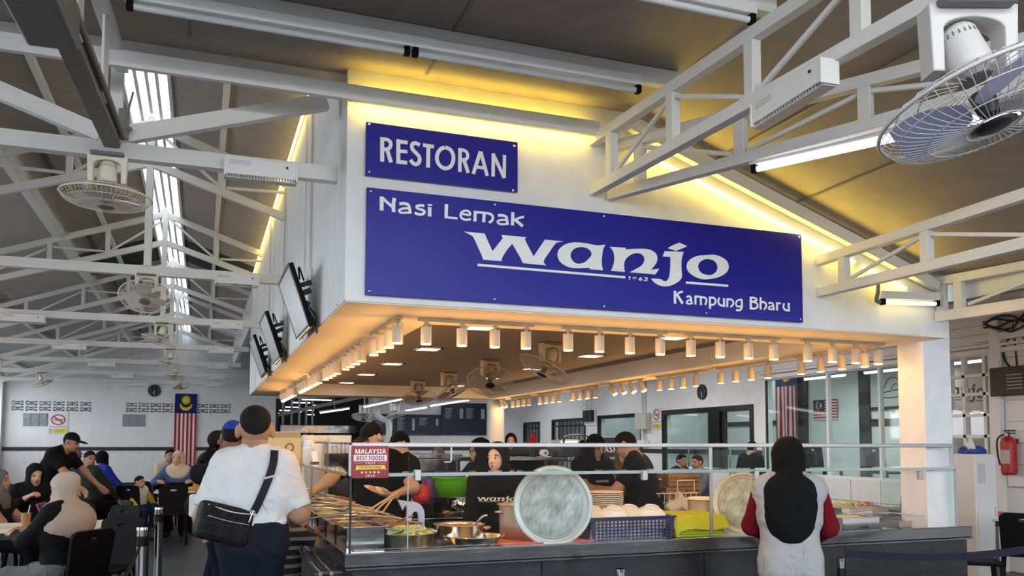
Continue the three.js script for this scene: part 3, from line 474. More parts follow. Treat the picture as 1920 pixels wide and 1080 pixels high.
// ------------------------------------------------------------------ signs
const ZS = ZF + .03;
const sg = (ox, oy, k) => (p) => { const q = onZ(ox + p[0] * k, oy + p[1] * k, ZS); return [q.x, q.y]; };
function smooth(pts, sharp = .55) {       // closed outline: corners sharper than the limit stay, the rest is rounded
  const n = pts.length, out = [];
  const cor = pts.map((p, i) => { const a = pts[(i + n - 1) % n], b = pts[(i + 1) % n]; let t = Math.atan2(b[1] - p[1], b[0] - p[0]) - Math.atan2(p[1] - a[1], p[0] - a[0]); t = Math.abs(Math.atan2(Math.sin(t), Math.cos(t))); return t > sharp; });
  for (let i = 0; i < n; i++) {
    const p0 = pts[(i + n - 1) % n], p1 = pts[i], p2 = pts[(i + 1) % n], p3 = pts[(i + 2) % n];
    const m1 = cor[i] ? [(p2[0] - p1[0]) * .8, (p2[1] - p1[1]) * .8] : [(p2[0] - p0[0]) / 2, (p2[1] - p0[1]) / 2], j = (i + 1) % n, m2 = cor[j] ? [(p2[0] - p1[0]) * .8, (p2[1] - p1[1]) * .8] : [(p3[0] - p1[0]) / 2, (p3[1] - p1[1]) / 2];
    for (let s = 0; s < 5; s++) { const t = s / 5, a = 2 * t ** 3 - 3 * t * t + 1, b = t ** 3 - 2 * t * t + t, c = -2 * t ** 3 + 3 * t * t, d = t ** 3 - t * t; out.push([a * p1[0] + b * m1[0] + c * p2[0] + d * m2[0], a * p1[1] + b * m1[1] + c * p2[1] + d * m2[1]]); }
  }
  return out;
}
function spline(pts) { if (pts.length < 3) return pts; const c = new THREE.CatmullRomCurve3(pts.map((p) => V(p[0], p[1], 0)), false, 'centripetal'); return c.getPoints(pts.length * 5).map((p) => [p.x, p.y]); }
function ribbon(pts, w) {                  // polygon around an open stroke of width w
  const P = spline(pts), l = [], r = [];
  P.forEach((p, i) => { const a = P[Math.max(0, i - 1)], b = P[Math.min(P.length - 1, i + 1)], L = Math.hypot(b[0] - a[0], b[1] - a[1]) || 1, nx = -(b[1] - a[1]) / L * w / 2, ny = (b[0] - a[0]) / L * w / 2; l.push([p[0] + nx, p[1] + ny]); r.unshift([p[0] - nx, p[1] - ny]); });
  return l.concat(r);
}
const fillShape = (pts) => { const s = poly(pts); if (THREE.ShapeUtils.isClockWise(s.getPoints())) return poly([...pts].reverse()); return s; };
const logo = {   // outlines of the big lettering
  w: [[65, 100], [200, 115], [345, 128], [375, 200], [450, 365], [575, 205], [583, 180], [570, 148], [740, 162], [902, 180], [880, 200], [900, 250], [998, 435], [1060, 340], [1150, 210], [1270, 222], [1392, 232], [1310, 250], [1270, 285], [1150, 460], [1135, 490], [1130, 515], [1165, 552], [1000, 538], [855, 522], [820, 450], [713, 265], [640, 350], [590, 430], [575, 460], [568, 497], [440, 486], [322, 475], [310, 430], [270, 340], [195, 180], [160, 150]],
  a: [[1954, 277], [1924, 342], [1906, 472], [1909, 562], [1922, 617], [1745, 605], [1742, 583], [1660, 588], [1560, 590], [1480, 580], [1400, 545], [1340, 490], [1315, 420], [1325, 360], [1370, 305], [1440, 265], [1530, 247], [1620, 250], [1720, 262], [1800, 280], [1860, 285]],
  ah: [[1640, 308], [1580, 315], [1530, 340], [1500, 375], [1488, 420], [1500, 465], [1530, 505], [1570, 527], [1610, 530], [1680, 510], [1730, 465], [1760, 430], [1772, 395], [1755, 360], [1710, 325]],
  n: [[163, 163], [375, 175], [375, 197], [500, 190], [620, 190], [700, 203], [760, 235], [790, 275], [798, 320], [785, 375], [755, 420], [710, 468], [825, 455], [770, 533], [640, 520], [425, 503], [500, 465], [570, 425], [610, 385], [628, 335], [620, 295], [590, 262], [540, 248], [480, 255], [420, 285], [375, 330], [355, 385], [355, 440], [365, 497], [180, 483], [205, 425], [222, 360], [225, 300], [215, 240], [195, 200]].map(([x, y]) => [x + 1849, y + 142]),
  d: [[1090, 108], [1195, 155], [1130, 185], [1045, 218], [935, 180], [1010, 140]].map(([x, y]) => [x + 1849, y + 142]),
  j: [[895, 222], [1150, 230], [1130, 290], [1118, 370], [1120, 470], [1125, 550], [1110, 595], [1060, 640], [990, 675], [920, 690], [850, 685], [790, 660], [740, 620], [710, 585], [830, 592], [870, 612], [910, 623], [935, 605], [955, 560], [968, 480], [972, 380], [972, 298], [870, 292]].map(([x, y]) => [x + 1849, y + 142]),
  o: [[1540, 268], [1620, 285], [1700, 330], [1740, 385], [1750, 440], [1730, 490], [1680, 535], [1600, 572], [1520, 588], [1430, 597], [1340, 580], [1260, 540], [1210, 490], [1187, 430], [1200, 370], [1250, 320], [1330, 285], [1400, 277], [1480, 271]].map(([x, y]) => [x + 1849, y + 142]),
  oh: [[1470, 325], [1400, 342], [1355, 380], [1338, 425], [1355, 480], [1400, 520], [1480, 540], [1540, 528], [1585, 490], [1602, 440], [1590, 390], [1550, 345]].map(([x, y]) => [x + 1849, y + 142]),
  l1: [[250, 530], [2219, 697], [2219, 727], [250, 562]], l2: [[1180, 625], [1742, 668], [1742, 697], [1180, 655]].map(([x, y]) => [x + 1849, y + 142]),
};
const LG = sg(860, 420, .140625), logoM = {};          // the same outlines in metres on the sign
for (const [k, v] of Object.entries(logo)) logoM[k] = smooth(v.map(LG), k === 'l1' || k === 'l2' ? 0 : .55);
const lx0 = logoM.w[0][0], lxr = 3.17; const allL = Object.values(logoM).flat(), LB = { x0: Math.min(...allL.map((p) => p[0])), x1: Math.max(...allL.map((p) => p[0])), y0: Math.min(...allL.map((p) => p[1])), y1: Math.max(...allL.map((p) => p[1])) };
function drawLogo(x, px, py, w, col, parts = 'wanjd12') {   // the lettering on a canvas
  const k = w / (LB.x1 - LB.x0), P = (p) => [px + (p[0] - LB.x0) * k, py + (LB.y1 - p[1]) * k];
  x.fillStyle = col;
  for (const set of [['w'], ['a', 'ah'], ['n'], ['d'], ['j'], ['o', 'oh'], ['l1'], ['l2']]) { x.beginPath(); for (const q of set) { logoM[q].forEach((p, i) => { const c = P(p); i ? x.lineTo(...c) : x.moveTo(...c); }); x.closePath(); } x.fill('evenodd'); }
}
{
  const c = [onZ(687.2, 227.8, ZS), onZ(971, 269.5, ZS), onZ(686.3, 327.5, ZS)];
  const t = thing('shop_sign', 'smaller blue sign board reading RESTORAN in white letters', 'sign', [0, 0, 0]);
  part('board', rb(c[1].x - c[0].x, c[0].y - c[2].y, .024, .002, (c[0].x + c[1].x) / 2, (c[0].y + c[2].y) / 2, ZS - .013), M.blue, t);
  for (const [px, py] of [[692, 233], [964, 274], [692.5, 322], [962, 357]]) { const p = onZ(px, py, ZS); part('fixing_screw', sph(.008, p.x, p.y, ZS, 1, 1, .5, 10), M.chrome, t); }
  const f = sg(700, 245, .135417), kw = (() => { const a = onZ(700, 280, ZS), b = onZ(701, 280, ZS); return (b.x - a.x) * .135417; })();
  const L = {
    R: [[[122, 92], [122, 429], 56], [[118, 119], [180, 123], [228, 150], [240, 195], [222, 240], [180, 260], [120, 258], 50], [[188, 255], [243, 441], 56]],
    E: [[[345, 121], [345, 458], 56], [[320, 149], [473, 166], 52], [[320, 282], [470, 293], 48], [[318, 432], [467, 445], 52]],
    S: [[[642, 205], [610, 183], [575, 174], [545, 185], [532, 215], [545, 262], [592, 312], [632, 360], [640, 405], [628, 445], [590, 466], [550, 452], [512, 405], 54]],
    T: [[[688, 200], [838, 224], 52], [[762, 205], [757, 511], 56]],
    O: [[[992, 232], [1060, 260], [1103, 330], [1104, 420], [1065, 500], [995, 523], [928, 492], [884, 420], [884, 335], [925, 262], [985, 232], 54]],
    r: [[[1200, 243], [1197, 571], 52], [[1196, 268], [1255, 274], [1295, 305], [1306, 345], [1290, 390], [1245, 405], [1196, 400], 46], [[1252, 400], [1312, 586], 52]],
    A: [[[1482, 290], [1383, 600], 52], [[1486, 290], [1575, 626], 52], [[1428, 505], [1540, 518], 46]],
    N: [[[1662, 317], [1657, 635], 52], [[1655, 318], [1812, 656], 52], [[1815, 339], [1812, 657], 50]],
  };
  for (const st of Object.values(L)) part('letter', merge(st.map((s, i) => extr(fillShape(ribbon(s.slice(0, -1).map(f), s.at(-1) * kw)), .003 + i * .0003).translate(0, 0, ZS - .001))), M.letter, t);
}
{
  const c = [onZ(687.6, 347.3, ZS), onZ(1503, 445, ZS), onZ(686.2, 550, ZS), onZ(1503, 606, ZS)];
  const x0 = (c[0].x + c[2].x) / 2, x1 = c[1].x, y0 = (c[2].y + c[3].y) / 2, y1 = (c[0].y * 2 + c[1].y) / 3;
  const t = thing('shop_sign', 'large blue sign board with white lettering and two white underlines', 'sign', [0, 0, 0]);
  part('board', rb(x1 - x0, y1 - y0, .024, .002, (x0 + x1) / 2, (y0 + y1) / 2, ZS - .013), M.blue, t);
  for (const [x, y] of [[x0 + .02, y1 - .02], [x0 + .02, y0 + .02], [x0 + .72, y1 - .02], [x0 + 1.4, y1 - .02], [x0 + .72, y0 + .02], [x0 + 1.4, y0 + .02], [x0 + 2.1, y0 + .02], [x1 - .02, y1 - .02], [x1 - .02, y0 + .02]]) part('fixing_screw', sph(.007, x, y, ZS, 1, 1, .5, 10), M.chrome, t);
  const put = (o, h, n = 'letter') => { const s = fillShape(logoM[o]); if (h) { const q = new THREE.Path(); logoM[h].forEach((p, i) => i ? q.lineTo(...p) : q.moveTo(...p)); q.closePath(); s.holes.push(q); } part(n, extr(s, .004).translate(0, 0, ZS - .001), M.letter, t); };
  put('w'); put('a', 'ah'); put('n'); put('d'); put('j'); put('o', 'oh'); put('l1', null, 'underline'); put('l2', null, 'underline');
  const line = (ox, oy, k, letters, wk = 1) => { const f = sg(ox, oy, k), a = onZ(ox, oy, ZS), b = onZ(ox + 1, oy, ZS), kw = (b.x - a.x) * k * wk; for (const st of letters) part('letter', merge(st.map((s, i) => extr(fillShape(ribbon(s.slice(0, -1).map(f), s.at(-1) * kw)), .003 + i * .0003).translate(0, 0, ZS - .001))), M.letter, t); };
  line(700, 360, .15625, [
    [[[100, 55], [99, 222], 46], [[105, 68], [165, 125], [245, 192], 34], [[252, 73], [240, 150], [243, 242], 44]],
    [[[312, 142], [370, 138], [418, 155], [434, 200], [442, 262], 36], [[425, 195], [350, 200], [308, 222], [325, 246], [380, 250], [430, 246], 27]],
    [[[612, 166], [560, 162], [517, 176], [535, 200], [590, 217], [614, 240], [590, 266], [540, 268], [495, 250], 32]],
    [[[675, 182], [675, 293], 46], [[652, 154], [704, 159], 22]],
    [[[877, 147], [872, 315], 42], [[860, 302], [1010, 318], 26]],
    [[[1062, 262], [1160, 273], [1150, 238], [1105, 224], [1058, 246], [1046, 285], [1068, 320], [1110, 334], [1170, 326], 28]],
    [[[1222, 230], [1218, 354], 40], [[1208, 240], [1330, 252], [1400, 264], [1432, 295], [1425, 340], [1388, 368], 32], [[1330, 250], [1322, 364], 40]],
    [[[1495, 282], [1550, 282], [1595, 302], [1603, 345], [1612, 394], 34], [[1598, 334], [1530, 337], [1490, 355], [1502, 378], [1550, 388], [1600, 385], 26]],
    [[[1674, 243], [1668, 402], 42], [[1690, 338], [1750, 312], [1806, 298], 28], [[1700, 335], [1792, 412], 40]],
  ]);
  line(1250, 530, .130208, [
    [[[118, 117], [118, 301], 34], [[135, 195], [178, 145], [230, 130], 26], [[152, 180], [228, 302], 34]],
    [[[285, 206], [325, 197], [346, 218], [352, 262], [366, 311], 25], [[346, 247], [302, 260], [286, 288], [312, 306], [352, 300], 21]],
    [[[413, 187], [413, 316], 27], [[402, 198], [490, 206], [560, 226], [570, 270], [553, 320], 25], [[488, 205], [490, 323], 27]],
    [[[620, 203], [621, 376], 29], [[618, 215], [680, 222], [702, 258], [686, 308], [636, 322], 25]],
    [[[760, 218], [741, 260], [752, 308], [790, 330], [838, 338], 25], [[823, 223], [826, 347], 28]],
    [[[873, 228], [870, 350], 27], [[868, 238], [930, 246], [957, 280], [950, 320], [918, 350], 25]],
    [[[1082, 244], [1022, 255], [996, 295], [1010, 338], [1070, 342], 23], [[1079, 238], [1077, 365], [1048, 397], [998, 392], 27]],
    [[[1210, 203], [1210, 376], 33], [[1195, 214], [1275, 225], [1295, 250], [1225, 276], 24], [[1225, 272], [1295, 298], [1306, 348], [1268, 372], [1195, 370], 25]],
    [[[1351, 212], [1350, 386], 29], [[1352, 280], [1410, 286], [1432, 322], [1422, 360], [1398, 386], 25]],
    [[[1465, 296], [1510, 292], [1532, 318], [1543, 396], 25], [[1527, 336], [1482, 346], [1466, 370], [1490, 386], [1532, 380], 21]],
    [[[1588, 282], [1588, 400], 29], [[1592, 302], [1640, 294], 23]],
    [[[1690, 298], [1678, 348], [1700, 388], [1768, 404], 25], [[1755, 292], [1758, 412], 29]],
  ]);
  line(1120, 440, .140625, [[[[415, 570], [435, 560], [425, 606], 11]], [[[520, 580], [495, 568], [475, 582], [495, 595], [520, 580], [490, 606], 10]], [[[585, 568], [555, 595], [572, 610], [595, 600], [580, 588], [560, 595], 10]], [[[628, 572], [668, 578], [645, 592], [666, 602], [645, 614], [620, 608], 10]]]);
}
{ // red poster on the sneeze guard
  const a = onZ(660, 836, -4.578), b = onZ(729, 896, -4.578), w = b.x - a.x, h = a.y - b.y;
  const tx = canvasTex(512, 460, (x, W, H) => {
    x.fillStyle = '#8f0d17'; x.fillRect(0, 0, W, H); x.textAlign = 'center'; x.textBaseline = 'middle';
    const t = (s, y, sz, col, sx = 1) => { x.save(); x.translate(W / 2, y); x.scale(sx, 1); x.font = `bold ${sz}px sans-serif`; x.fillStyle = col; x.fillText(s, 0, 0); x.restore(); };
    t('MALAYSIA', 76, 92, '#f4f0ec', .98); x.fillStyle = '#f3d9d9'; x.fillRect(22, 126, 468, 92); t('BEST FOODS', 174, 84, '#2a0507', .82);
    t('E N J O Y', 246, 36, '#f2e6e6'); x.fillStyle = '#d8b0a0'; x.fillRect(36, 243, 110, 5); x.fillRect(366, 243, 110, 5);
    x.fillStyle = '#e9c62c'; x.beginPath(); x.moveTo(60, 282); x.lineTo(460, 276); x.lineTo(478, 345); x.lineTo(440, 336); x.lineTo(90, 342); x.lineTo(50, 352); x.closePath(); x.fill(); t('TOP-RATED FOODS', 309, 44, '#241a05', .8);
    for (let i = 0; i < 5; i++) { x.fillStyle = i === 2 || i === 1 ? '#e8c66a' : '#f0d8cc'; x.beginPath(); for (let k = 0; k < 10; k++) { const r = k % 2 ? 10 : 24, q = -Math.PI / 2 + k * Math.PI / 5; x[k ? 'lineTo' : 'moveTo'](W / 2 + (i - 2) * 58 + r * Math.cos(q), 380 + r * Math.sin(q)); } x.fill(); }
    t('2 0 2 5', 430, 44, '#f2dfe0');
  });
  const t = thing('poster', 'red poster reading MALAYSIA BEST FOODS on the corner of the glass', 'poster', [a.x + w / 2, b.y + h / 2, -4.585]);
  part('sheet', rb(w, h, .006, .001), M.red, t); part('print', new THREE.PlaneGeometry(w - .004, h - .004).translate(0, 0, .0035), mat(0xffffff, .35, 0, { map: tx }), t);
}
// menu boards on the back wall
function menu(label, px0, py0, px1, py1, cols, seedv) {
  const a = onZ(px0, py0, ZW + .05), b = onZ(px1, py1, ZW + .05), w = b.x - a.x, h = a.y - b.y;
  const tx = canvasTex(1024, Math.round(1024 * h / w), (x, W, H) => {
    x.fillStyle = '#0b1030'; x.fillRect(0, 0, W, H);
    cols.forEach(([u, v, top, rows, np]) => { x.fillStyle = '#cfd6e6'; x.fillRect(u * W, top * H - 14, (v - u) * W * .4, 8); for (let r = 0; r < rows; r++) { const y = top * H + r * 13; x.fillStyle = '#aab4cc'; x.fillRect(u * W, y, (v - u) * W * (.25 + .22 * ((r * 37 + seedv) % 7) / 7), 5); } x.fillStyle = '#c8cfdd'; for (let p = 0; p < np; p++) { const q = v * W - (np - p) * 44; x.fillRect(q, top * H - 6, 34, rows * 13); x.fillStyle = '#27305a'; for (let r = 0; r < rows; r++) x.fillRect(q + 3, top * H + r * 13 + 6, 28, 3); x.fillStyle = '#c8cfdd'; } });
    x.fillStyle = '#7f89a8'; x.fillRect(W * .25, H * .95, W * .5, 5);
  });
  const t = thing('menu_board', label, 'menu board', [(a.x + b.x) / 2, (a.y + b.y) / 2, ZW + .04]);
  part('board', rb(w, h, .05, .008), M.navy, t); part('print', new THREE.PlaneGeometry(w - .03, h - .03).translate(0, 0, .027), mat(0xffffff, .4, 0, { map: tx }), t);
}
menu('wide navy menu board on the back wall, lower of the two', 697, 776, 827, 816, [[.04, .3, .25, 13, 1], [.36, .62, .2, 14, 1], [.68, .97, .2, 8, 1]], 3);
menu('tall navy menu board on the back wall beside the round column', 828, 755, 912, 816, [[.06, .48, .18, 17, 2], [.54, .97, .18, 17, 2]], 5);
function noSmoking(label, p, w, h, turn) {
  const tx = canvasTex(256, 384, (x, W, H) => { x.fillStyle = '#d9d6d6'; x.fillRect(0, 0, W, H); x.strokeStyle = '#a0142a'; x.lineWidth = 20; x.beginPath(); x.arc(W / 2, 125, 88, 0, 7); x.stroke(); x.fillStyle = '#222'; x.fillRect(62, 112, 110, 12); x.fillRect(84, 132, 110, 12); x.fillRect(178, 108, 14, 20); x.beginPath(); x.moveTo(W / 2 - 62, 63); x.lineTo(W / 2 + 62, 187); x.stroke(); x.fillStyle = '#18181c'; x.font = 'bold 26px sans-serif'; x.textAlign = 'center'; x.fillText('DILARANG MEROKOK', W / 2, 262, 236); x.fillStyle = '#d8c820'; x.fillRect(64, 288, W - 70, 84); x.fillStyle = '#55520e'; for (let i = 0; i < 3; i++) x.fillRect(84, 308 + i * 20, 140 - i * 10, 6); x.fillStyle = '#a8a4ac'; x.fillRect(8, 288, 50, 84); });
  const t = thing('warning_sign', label, 'sign', p, turn); part('plate', rb(w, h, .012, .003), M.white, t); part('print', new THREE.PlaneGeometry(w - .006, h - .006).translate(0, 0, .0068), mat(0xffffff, .45, 0, { map: tx }), t);
}
noSmoking('no smoking sign on the far wall of the hall below the vent blocks', [-3.31, 1.97, ZW + .012], .43, .52, 0);
{ const a = onX(1232, 764, XR), b = onX(1232, 805, XR); noSmoking('no smoking sign on the right-hand wall beside the grey meter box', [XR - .012, (a.y + b.y) / 2, a.z], .36, a.y - b.y, -Math.PI / 2); }
function clock(label, p, r, turn, h, m) {
  const t = thing('wall_clock', label, 'clock', p, turn);
  part('case', lathe([[.001, 0], [r, 0], [r * 1.02, .02], [r, .04], [r * .92, .045], [r * .9, .03]], 40).rotateX(Math.PI / 2), M.blackGloss, t);
  part('dial', new THREE.CircleGeometry(r * .91, 40).translate(0, 0, .03), M.black, t);
  const mk = []; for (let i = 0; i < 12; i++) { const a = i * Math.PI / 6; mk.push(bx(.008, i % 3 ? .015 : .028, .003, 0, r * .78, .032).rotateZ(a)); } part('hour_mark', mk, M.paleGrey, t);
  part('hour_hand', bx(.012, r * .5, .003, 0, r * .22, .036).rotateZ(h), M.white, t); part('minute_hand', bx(.008, r * .72, .003, 0, r * .32, .039).rotateZ(m), M.white, t);
}
clock('round black clock on the far wall of the long hall', [-1.15, 2.83, ZW], .15, 0, 2.75, 2.95);
{ const p = onX(1318, 735, XR); clock('round black clock on the white right-hand wall', [XR, p.y, p.z], .145, -Math.PI / 2, 3.05, 3.3); }
// flags
function flagTex(vertical) { return canvasTex(512, 256, (x, W, H) => { for (let i = 0; i < 14; i++) { x.fillStyle = i % 2 ? '#e4e0dd' : '#b5122a'; x.fillRect(0, i * H / 14, W, H / 14 + 1); } x.fillStyle = '#10145e'; x.fillRect(0, 0, W / 2, H * 8 / 14); x.fillStyle = '#f2cf1d'; x.beginPath(); x.arc(110, 73, 50, .55, 2 * Math.PI - .55); x.arc(124, 73, 40, 2 * Math.PI - .75, .75, true); x.fill(); x.beginPath(); for (let k = 0; k < 28; k++) { const r = k % 2 ? 20 : 40, a = k * Math.PI / 14; x[k ? 'lineTo' : 'moveTo'](172 + r * Math.cos(a), 73 + r * Math.sin(a)); } x.fill(); }); }
const FT = flagTex();
const BT = canvasTex(256, 832, (x, W, H) => { const B = H * .28; for (let i = 0; i < 11; i++) { x.fillStyle = i % 2 ? '#dcd6d4' : '#a8142a'; x.fillRect(i * W / 11, B, W / 11 + 1, H); } x.fillStyle = '#10145e'; x.fillRect(0, 0, W, B); x.fillStyle = '#e8c91d'; x.beginPath(); x.arc(W / 2, B * .55, 74, .05, Math.PI - .05); x.arc(W / 2, B * .43, 66, Math.PI - .35, .35, true); x.fill(); x.beginPath(); for (let k = 0; k < 28; k++) { const r = k % 2 ? 36 : 64, a = k * Math.PI / 14; x[k ? 'lineTo' : 'moveTo'](W / 2 + r * Math.cos(a), B * .34 + r * Math.sin(a)); } x.fill(); });
function banner(label, p, w, h, turn, amp) {
  const t = thing('flag', label, 'flag', p, turn), g = new THREE.BoxGeometry(w, h, .004, 14, 24, 1), q = g.attributes.position;
  for (let i = 0; i < q.count; i++) q.setZ(i, q.getZ(i) + amp * Math.sin(q.getX(i) * 22 + 1 + q.getY(i) * .8) * (.5 - q.getY(i) / h));
  g.computeVertexNormals(); part('cloth', g, mat(0xffffff, .85, 0, { map: BT }), t); part('hem_rod', rod([-w / 2 - .02, h / 2, 0], [w / 2 + .02, h / 2, 0], .008), M.white, t);
}
function flag(label, p, w, h, turn, vertical, amp = .02) {
  const t = thing('flag', label, 'flag', p, turn);
  const g = new THREE.BoxGeometry(w, h, .004, 24, 10, 1), q = g.attributes.position; 
  for (let i = 0; i < q.count; i++) { const x = q.getX(i), y = q.getY(i); q.setZ(i, q.getZ(i) + amp * Math.sin((vertical ? y * 6 : x * 13) + 1) * (vertical ? .6 : 1)); }
  g.computeVertexNormals(); if (vertical) g.rotateZ(-Math.PI / 2);
  part('cloth', g, mat(0xffffff, .8, 0, { map: FT }), t);
  part('hem_rod', vertical ? rod([-h / 2, w / 2, 0], [h / 2, w / 2, 0], .008) : rod([-w / 2, -h / 2, 0], [-w / 2, h / 2, 0], .005), M.white, t);
}
banner('long banner flag hanging upright on the far wall of the hall', [-.39, 1.85, ZW + .06], .53, 1.85, 0, .03);
{ const a = onX(1475, 788, 10.5), s = onX(1545, 768, 10.55); banner('tall red striped banner flag behind the glass of the right-hand room', [10.5, 2.1, a.z], .62, 2.3, -Math.PI / 2, .03); flag('small striped flag pinned on the pale wall of the glazed room', [10.57, s.y, s.z], .62, .36, -Math.PI / 2, false, .004); }
{ // framed print in the glazed room and dark lettering on a pale board
  const p = onX(1664, 729, 10.5), t = thing('picture_frame', 'dark framed line drawing on the wall of the glazed room', 'picture', [10.57, p.y, p.z], -Math.PI / 2), w = .95, h = .62;
  part('frame', [bx(w, .05, .03, 0, h / 2, 0), bx(w, .05, .03, 0, -h / 2, 0), bx(.05, h, .03, w / 2, 0, 0), bx(.05, h, .03, -w / 2, 0, 0)], M.blackGloss, t);
  part('print', bx(w, h, .01, 0, 0, -.008), M.paleGrey, t); part('drawing', [tube([[-.3, -.08, 0], [-.1, -.14, 0], [.2, -.12, 0], [.32, -.04, 0], [.1, -.02, 0], [-.3, -.08, 0]], .008, 5), tube([[-.15, .02, 0], [-.05, .16, 0], [.1, .18, 0], [.25, .1, 0]], .007, 5), tube([[.0, 0, 0], [.1, .08, 0], [.2, .02, 0]], .007, 5)], M.black, t);
  const zb = -8.85, x0 = 9.3, x1 = 10.57, l0 = onZ(1751, 755, zb), H = 1.5, yc = 2.05, W = x1 - x0;
  const tx = canvasTex(1024, Math.round(1024 * H / W), (x, cw, ch) => { x.fillStyle = '#b9ab98'; x.fillRect(0, 0, cw, ch); x.save(); x.translate(0, (yc + H / 2 - onZ(1800, 718, zb).y) / H * ch); x.scale(1, 1.75); drawLogo(x, (l0.x - x0) / W * cw, 0, .98 / W * cw, '#1d1512'); x.restore(); x.font = 'bold 44px sans-serif'; x.fillStyle = '#1d1512'; x.fillText('1963', cw * .57, (yc + H / 2 - onZ(1812, 773, zb).y) / H * ch); });
  const u = thing('wall_sign', 'pale board with dark lettering seen through the barred window at right', 'sign', [(x0 + x1) / 2, yc, zb - .02]); part('board', rb(W, H, .03, .005), M.cream, u); part('print', new THREE.PlaneGeometry(W - .02, H - .02).translate(0, 0, .016), mat(0xffffff, .6, 0, { map: tx }), u);
  struct('wall_partition', bb(9.16, 10.6, 0, 3.3, zb - .12, zb - .04), M.cream);
}
// televisions on the left fascia
{
  const tv = thing('television', 'nearest wall television on a swing arm, topmost of the three', 'television', [0, 0, 0], 0, 'wall televisions on the left fascia');
  const w = .73, h = .42; // local: screen faces +z
  part('cabinet', [rb(w, h, .03, .006, 0, 0, -.004), rb(w * .6, h * .55, .03, .01, 0, -.04, -.03)], M.blackPlastic, tv); part('screen', new THREE.PlaneGeometry(w - .03, h - .035).translate(0, .004, .0125), mat(C(.72, .74, .77), .22, .9), tv);
  part('bezel', [bx(w, .014, .006, 0, h / 2 - .007, .013), bx(w, .02, .006, 0, -h / 2 + .01, .013), bx(.013, h, .006, w / 2 - .007, 0, .013), bx(.013, h, .006, -w / 2 + .007, 0, .013)], M.blackGloss, tv);
  part('wall_bracket', [bx(.2, .2, .012, 0, 0, -.05), bar([0, .05, -.05], [0, .06, -.13], .03, .035), bar([0, -.05, -.05], [0, -.01, -.09], .03, .035), bar([.06, .1, -.05], [.06, .1, -.14], .02, .03)], M.black, tv);
  part('cable', tube([[.28, -.08, -.04], [.33, -.16, -.05], [.30, -.25, -.03], [.24, -.22, -.05], [.22, -.1, -.04]], .006, 6), M.black, tv); part('cable', tube([[.2, .12, -.05], [.26, .19, -.06], [.22, .1, -.07]], .006, 6), M.black, tv);
  const set = [[-5.7, 2.43, 'nearest wall television on a swing arm, topmost of the three'], [-7.75, 2.43, 'middle wall television on the left fascia, cable looped below'], [-9.5, 2.44, 'farthest and smallest of the three wall televisions on the left fascia']];
  set.forEach(([z, y, lab], i) => {
    const p = V(XL - .125, y, z), o = i ? dup(tv, lab) : tv; o.position.copy(p); o.rotation.order = 'YXZ'; o.rotation.y = -Math.PI / 2; o.rotation.x = .33;
    solo('wall_box', `white socket box on the left fascia above the ${['nearest', 'middle', 'farthest'][i]} television`, 'socket', rb(.03, .09, .07, .006, XL - .018, 2.66, p.z - .15), M.white);
    solo('conduit', `thin white conduit running up the left fascia behind the ${['nearest', 'middle', 'farthest'][i]} television`, 'conduit', rod([XL - .012, 2.7, p.z - .15], [XL - .012, 3.95, p.z - .15], .008), M.paleGrey);
  });
}
// ------------------------------------------------------------------ bodies: smooth unions of tapered capsules and ellipsoids, meshed as one surface
const cap = (a, b, ra, rb = ra, o = {}) => ({ a, b, ra, rb, ...o });
const ell = (c, r, o = {}) => ({ c, r, ...o });
function primD(p, x, y, z) {
  let d;
  if (p.inv) { const m = p.inv, X = x - p.o[0], Y = y - p.o[1], Z = z - p.o[2]; x = m[0] * X + m[3] * Y + m[6] * Z; y = m[1] * X + m[4] * Y + m[7] * Z; z = m[2] * X + m[5] * Y + m[8] * Z; }
  if (p.c) { const a = (x - p.c[0]), b = (y - p.c[1]), c = (z - p.c[2]), r = p.r, k0 = Math.hypot(a / r[0], b / r[1], c / r[2]), k1 = Math.hypot(a / r[0] ** 2, b / r[1] ** 2, c / r[2] ** 2); d = k1 > 1e-9 ? k0 * (k0 - 1) / k1 : -Math.min(...r); }
  else { const bx_ = p.b[0] - p.a[0], by = p.b[1] - p.a[1], bz = p.b[2] - p.a[2], px = x - p.a[0], py = y - p.a[1], pz = z - p.a[2], bb_ = bx_ * bx_ + by * by + bz * bz; const t = bb_ ? cl((px * bx_ + py * by + pz * bz) / bb_) : 0; d = Math.hypot(px - t * bx_, py - t * by, pz - t * bz) - (p.ra + (p.rb - p.ra) * t); }
  if (p.clip) d = Math.max(d, p.clip(x, y, z));
  return d;
}
function primBox(p) {
  const f = (x, y, z) => { if (!p.m3) return [x, y, z]; const m = p.m3; return [m[0] * x + m[1] * y + m[2] * z + p.o[0], m[3] * x + m[4] * y + m[5] * z + p.o[1], m[6] * x + m[7] * y + m[8] * z + p.o[2]]; };
  if (p.c) { if (!p.m3) return [p.c.map((v, i) => v - p.r[i]), p.c.map((v, i) => v + p.r[i])]; const R = Math.max(...p.r), q = f(...p.c); return [q.map((v) => v - R), q.map((v) => v + R)]; }
  const R = Math.max(p.ra, p.rb), A = f(...p.a), B = f(...p.b); return [A.map((v, i) => Math.min(v, B[i]) - R), A.map((v, i) => Math.max(v, B[i]) + R)];
}
function inFrame(prims, o, e) {            // put prims into a turned frame at o (Euler e)
  const m = new THREE.Matrix4().makeRotationFromEuler(new THREE.Euler(e[0], e[1], e[2], 'YXZ')).elements, m3 = [m[0], m[4], m[8], m[1], m[5], m[9], m[2], m[6], m[10]];
  return prims.map((p) => ({ ...p, o, m3, inv: [m[0], m[4], m[8], m[1], m[5], m[9], m[2], m[6], m[10]].map((_, i) => [m[0], m[4], m[8], m[1], m[5], m[9], m[2], m[6], m[10]][i]) }));
}
